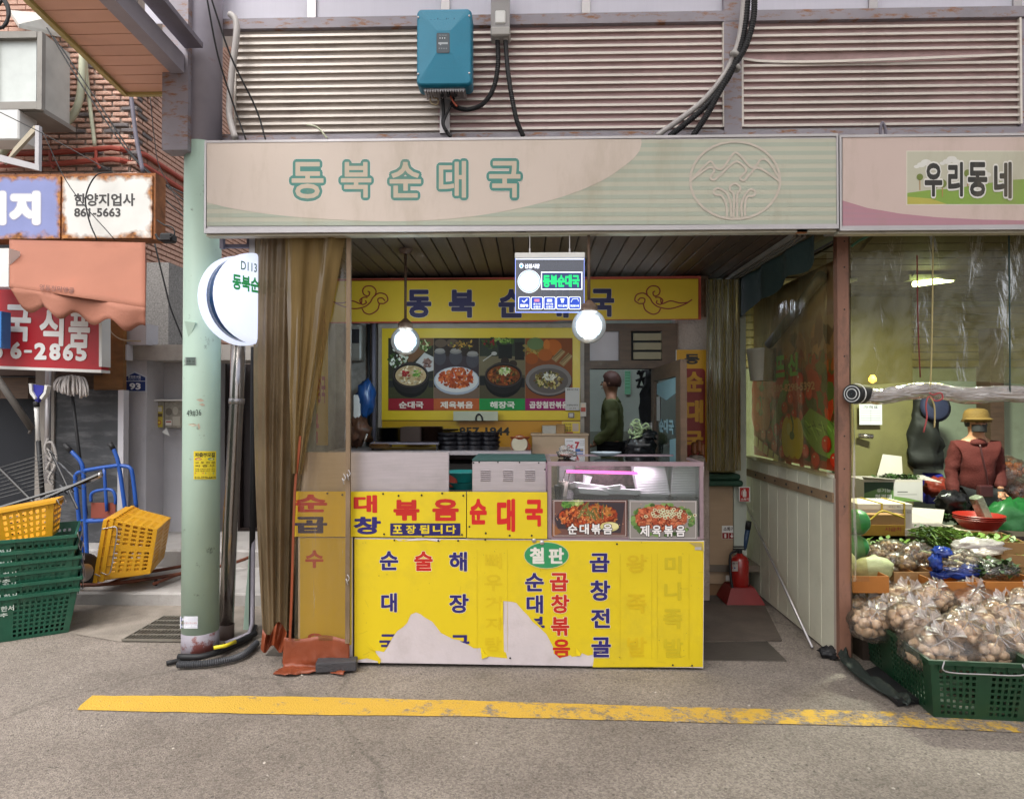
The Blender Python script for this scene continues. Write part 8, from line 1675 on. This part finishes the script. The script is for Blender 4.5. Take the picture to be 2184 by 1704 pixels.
for i, (u, v, Y, rx, rz) in enumerate(((1865, 1182, 4.45, .10, .055), (1900, 1168, 4.6, .11, .05), (1905, 1198, 4.4, .09, .055), (1955, 1185, 4.4, .12, .075), (1930, 1200, 4.35, .07, .05))):
    bag_of(L3(u, v, Y), rx, .07, rz, 18, pot, M_pot, ('bag of small brown taro roots above the pale napa cabbage', 'long bag of small taro roots lying at the rear of the trays', 'small bag of taro roots between two bigger bags', 'plump bag of small golden taro roots in the middle of the trays', 'little bag of taro roots squeezed at the tray front')[i], 'bags of taro roots', 'taro_bag', 'taro', 1.0, psize=.018)
# greens
gb = MB(); random.seed(9); top = at(1985, 1125, 4.9); 
sb_ = thing('greens_bunch', 'big bunch of dark leafy minari greens on a white box', 'vegetables', L3(1985, 1165, 4.7))
for k in range(60):
    a = at(1935 + random.uniform(0, 40), 1128 + random.uniform(0, 14), 4.85 - random.uniform(0, .1)); b = at(2000 + random.uniform(-10, 70), 1140 + random.uniform(-5, 42), 4.6 - random.uniform(0, .15)); m_ = a.lerp(b, .5) + Vector((0, 0, .03)); gb.tube(curve([a, m_, b], 3), .0035, 4)
gb.build('stems', M_leaf2, sb_, kind='stuff')
gl_ = MB()
for k in range(420):
    c = at(1950 + random.random() * 100, 1122 + random.random() * 50, 4.75 - random.uniform(0, .25)); w = random.uniform(0, 6.28); s = random.uniform(.02, .045); d = Vector((math.cos(w), math.sin(w) * .6, random.uniform(-.5, .6))); q = d.cross(Vector((0, .3, 1))).normalized() * s * .35; gl_.add([c, c + d * s * .5 + q, c + d * s, c + d * s * .5 - q], [(0, 1, 2, 3)])
gl_.build('leaves', M_leaf, sb_, kind='stuff')
p = at(1995, 1160, 4.98); open_box('white_produce_box', (p.x, 5.15, p.z), .42, .3, .1, M_cardw, 'white open box under the dark minari greens', R(-8), [[(-.21, .15, .1), (.21, .15, .1), (.25, .2, .2), (-.15, .2, .22)]])
for k in range(7):
    a, b = at(1945 + k * 7, 1172 + k * 2, 4.55), at(2060 + k * 6, 1205 + k * 3, 4.3); MB().tube(curve([a, a.lerp(b, .5) + Vector((0, 0, .012)), b], 3), [.011] * 3 + [.012] * 3 + [.014] if 0 else .011, 7).build('spring_onion', (M_stemm, M_leaf2)[k % 2], None, True, label='long green spring onion stalk behind the taro bags, %s' % ('nearest the minari', 'second', 'third', 'fourth', 'fifth', 'sixth', 'nearest the mushroom packs')[k], cat='spring onion', group='spring onion stalks')
leafpile('green_herbs', L3(1900, 1162, 4.75), .3, .06, .03, 260, M_leaf2, 'bright green herbs strewn behind the taro bags', .04, seed=7)
# mushroom packs in blue and white bags
random.seed(31); M_mush = mat('pale mushrooms', 'b8ab90', .6, var=.15); M_bluef = mat('blue bag print', '1f3a8a', .25, var=.5, vs=12, bump=.6, bs=20)
mp2 = thing('mushroom_packs', 'pile of blue and clear packs of pale mushrooms in the orange tray', 'food packs', L3(2040, 1225, 4.15))
for k in range(26):
    c = at(2000 + random.uniform(0, 80), 1180 + random.uniform(0, 45), 4.3 - random.uniform(0, .12)); MB().tube([c, c + Vector((random.uniform(-.05, .05), random.uniform(-.02, .02), random.uniform(-.02, .03)))], .014, 7).build('mushroom', M_mush, mp2, True)
for i, (u, v, rx, rz) in enumerate(((2010, 1178, .05, .03), (2050, 1222, .11, .03), (2005, 1226, .06, .02), (2078, 1215, .07, .03), (1995, 1200, .03, .05))): blob('blue_wrap', L3(u, v, 4.16), rx, .05, rz, M_bluef, 50 + i, .6, 18, 12, mp2, 5)
blob('clear_wrap', L3(2040, 1200, 4.2), .16, .1, .08, M_fz, 61, .3, 26, 16, mp2, 3)
leafpile('wrapped_spinach', L3(2120, 1222, 4.15), .12, .08, .07, 260, M_leaf, 'dark spinach in clear bags in the fourth tray', .05, seed=12)
o = blob('clear_bag', L3(2120, 1215, 4.15), .14, .1, .06, M_fz, 63, .3); tag(o, 'clear bag round the dark spinach', 'plastic bag')
# boxes of lettuce at the far side
p = at(2110, 1190, 4.55); open_box('lettuce_box', (p.x, 4.65, p.z), .42, .4, .13, M_card, 'open cardboard box of bright green lettuce with clear film', R(-14)); leafpile('lettuce', (p.x, 4.65, p.z + .06), .17, .15, .07, 320, M_leaf2, 'bright green lettuce filling the open cardboard box', .06, seed=14)
p = at(2170, 1215, 4.4); open_box('lettuce_box', (p.x + .12, 4.5, p.z - .05), .42, .4, .16, M_card, 'cardboard box cut by the picture edge beside the lettuce box', R(-14)); leafpile('lettuce', (p.x + .12, 4.5, p.z + .03), .17, .15, .06, 260, M_leaf2, 'green leaves in the box at the picture edge', .06, seed=15)
o = blob('film_cover', L3(2085, 1165, 4.4), .16, .1, .05, M_fz2, 64, .4); tag(o, 'crumpled clear film over the front of the lettuce box', 'plastic film')
# scale and red basin
MB().cbox(L3(2045, 1144, 5.05), Vector(L3(2130, 1132, 5.05)) + Vector((0, .25, 0)), .006).build('weighing_scale', mat('ivory plastic', 'a8a08c', .5), None, label='ivory weighing scale plate under the red basin', cat='scale')
rbn = thing('red_basin', 'stack of red plastic basins on the ivory scale', 'basin', L3(2088, 1130, 5.15))
for k in range(3): MB().lathe([(.09, 0), (.11, .02), (.16, .09), (.172, .1), (.168, .104), (.15, .09), (.1, .03), (.001, .028)], Vector(L3(2088, 1133, 5.15)) + Vector((0, 0, .014 * k)), 30).build('basin', mat('red plastic', '8f2318', .4), rbn, 'auto')
# onion nets and bags at the back
random.seed(17); M_on2 = mat('orange onion skin', '9a5420', .4, var=.2)
on2 = MB().lathe([(.001, -.03), (.02, -.026), (.034, -.006), (.03, .015), (.012, .03), (.002, .04)], (0, 0, 0), 12)
for i, (u, v) in enumerate(((2150, 1010), (2165, 1050), (2120, 1020))):
    c = L3(u, v, 5.95); bag_of(c, .16, .12, .13, 14, on2, M_on2, ('upper', 'lower', 'hindmost')[i] + ' orange net of brown onions behind the red sweater person', 'orange onion nets', 'onion_net', 'brown_onion', 1.25, psize=.036)
MB().box((3.6, 5.8, 0), (5.2, 6.3, .95)).build('onion_table', MATS['dark table'], None, label='dark table carrying the orange onion nets', cat='table') if 0 else None
o = blob('green_produce_bag', L3(2160, 1120, 5.3), .2, .12, .2, mat('green plastic bag', '1f5a2c', .35, bump=.6, bs=10), 71, .3); tag(o, 'full green plastic bag at the picture edge behind the basin', 'plastic bag')
o = MB().cbox(L3(2120, 1148, 5.15), Vector(L3(2128, 1050, 5.2)) + Vector((0, .04, 0)), .01).build('silver_tray_pack', mat('silver film', '8f9684', .2, .4, bump=.8, bs=20), None, label='long glossy wrapped pack leaning on the green bag', cat='food pack'); o.rotation_euler = (0, R(-24), 0)
o = blob('red_onion_bag', L3(2000, 1040, 6.0), .12, .1, .09, mat('red net', '7a2a1c', .5, var=.3, vs=30), 72, .3); tag(o, 'red net bag of onions beside the blue box', 'bag')
MB().cbox(L3(1975, 1075, 6.15), Vector(L3(2015, 1010, 6.15)) + Vector((0, .1, 0)), .02).build('blue_crate', mat('blue plastic', '1c3a7a', .4), None, label='blue plastic box behind the flapped white produce box', cat='box')
leafpile('back_greens', L3(1995, 1108, 5.6), .28, .1, .05, 260, M_leaf, 'dark greens heaped on the rear table below the person', .07, seed=19)
MB().box((2.75, 5.5, 0), (4.4, 5.9 - .12, .48)).build('middle_goods_table', MATS['dark table'], None, label='dark table under the dark greens in front of the person', cat='table') if 0 else None
# ------------------------------------------------------------------ front green crates and onion bags
cA = thing('onion_crate', 'big dark green basket crate full of bagged onions at the front of the vegetable stall', 'crate', (0, 0, 0), 'green crates with onions')
M_gcr2 = mat('dark green crate plastic', '173c26', .42, var=.1, dirt=.3, dcol='5a5a4a', dlo=.55, dhi=.8)
n0, n1 = atz(1992, 1530), atz(1822, 1378); CL = (n1 - n0).length + .06
crate_mesh('basket', M_gcr2, cA, CL, .46, .29, .03, 8, 30, 15); d = (n1 - n0); rz_ = math.atan2(d.y, d.x)
nf = Vector((n0.x, n0.y, 0)); dirL = Vector((d.x, d.y, 0)).normalized(); dirW = Vector((dirL.y, -dirL.x, 0)); 
if dirW.x < 0: dirW = -dirW
dirW = (dirW + Vector((0, 0, 0))).normalized(); cc = nf + dirL * (CL / 2 - .03) + dirW * .2; cA.location = (cc.x, cc.y, .0); cA.rotation_euler = (0, 0, math.atan2(dirL.y, dirL.x))
cB = dup(cA); tag(cB, 'second dark green crate with bagged onions cut by the picture edge'); cc2 = cc + dirW * .485 + dirL * .02; cB.location = (cc2.x, cc2.y, 0)
M_on = mat('white onions', 'dcbf9f', .35, var=.25, vs=9, bump=.15, bs=40, dirt=.65, dcol='6a423c', ds=18, dlo=.5, dhi=.66, stretch=(2, 2, .6))
on = MB().lathe([(.001, -.03), (.018, -.027), (.032, -.012), (.034, .002), (.026, .018), (.012, .027), (.005, .038), (.003, .045)], (0, 0, 0), 16)
random.seed(44); rnd(M_on, .72, 1.12)
LB = [(1838, 1295, .135, .09, .26, 'bag of small onions resting against the foot of the stall post'), (1880, 1262, .12, .08, .34, 'onion bag at the rear beside the stall post with split knot'), (1905, 1312, .15, .11, .30, 'tall onion bag with upright frilly knot left of the heap middle'), (1990, 1275, .13, .09, .36, 'rear onion bag with the highest standing knot'),
      (1980, 1350, .14, .10, .31, 'onion bag in the second row above the big front bag'), (2000, 1385, .17, .105, .27, 'big front onion bag with star shaped knot over the crate corner'), (2070, 1275, .18, .10, .34, 'wide dark onion bag lying across the rear row'), (2080, 1328, .15, .09, .31, 'onion bag with pinkish onions in the middle row'),
      (2105, 1385, .14, .11, .27, 'front onion bag hanging over the crate handle'), (2145, 1310, .14, .09, .33, 'onion bag in the rear row near the picture edge'), (2172, 1375, .13, .11, .28, 'front onion bag cut by the picture edge'), (2188, 1290, .12, .09, .36, 'rear onion bag cut by the picture edge'), (1930, 1275, .12, .08, .34, 'onion bag tucked between the two rear knotted bags'), (1862, 1325, .13, .10, .29, 'onion bag spilling over the long side of the crate'), (1950, 1318, .13, .09, .36, 'small onion bag perched above the second row'), (2040, 1348, .13, .09, .35, 'onion bag resting on the seam between the two crates')]
for u, v, rx, rz, z, lb in LB:
    c = atz(u, v + 4, z); bag_of((c.x, c.y, c.z), rx, rx * .8, rz, 32, on, M_on, lb, 'bags of onions on the crates', 'onion_bag', 'onion', .86, knot=(random.uniform(-.03, .03), -rx * .35, rz * .82, random.uniform(.05, .085)), psize=.027, rot=random.uniform(-.5, .5))
MB().box((1.98, 3.98, .0), (3.6, 4.12, .22)).build('stall_kerb_box', MATS['dark table'], None, label='dark low timber behind the onion crates', cat='timber')
# tarpaulin scraps and tray at the crate foot
M_tarp = mat('dark green tarpaulin', '232b27', .6, var=.2, bump=.3, bs=20, dirt=.4, dcol='6a6a5a')
def tf_(a, b):
    P = curve([atz(1786, 1398, .05), atz(1800, 1420, .03), atz(1840, 1455, .02), atz(1900, 1490, .015), atz(1935, 1508, .01)], 8); k = min(int(a * (len(P) - 1)), len(P) - 2); f = a * (len(P) - 1) - k; p = P[k].lerp(P[k + 1], f)
    return p + Vector((.06 * b, .04 * b, .035 * b * (1 - .6 * a) + .02 * abs(noise.noise(Vector((a * 12, b * 3, 0)))) + .012 * math.sin(a * 24 + b * 6) * b + .006))
MB().grid(tf_, 30, 6).build('tarpaulin', M_tarp, None, True, solid=.003, label='crumpled dark green tarpaulin edge on the ground along the crate', cat='tarpaulin')
MB().prism([atz(1838, 1440, .006), atz(1915, 1506, .006), atz(1960, 1500, .006), atz(1870, 1428, .006)], (0, 0, .022)).build('black_pallet_edge', M_black, None, label='black plastic pallet edge beneath the onion crate', cat='pallet')
o = blob('black_rubber_scrap', atz(1775, 1392, .03), .075, .05, .035, M_black, 81, .5); tag(o, 'black rubber scrap at the foot of the partition end', 'rubber scrap')
MB().lathe([(.012, 0), (.014, .004), (.008, .008)], atz(1101, 1393 + 0, .004), 8).build('bottle_cap', M_white, None, label='tiny pale pebble on the asphalt before the counter', cat='pebble') if 0 else None
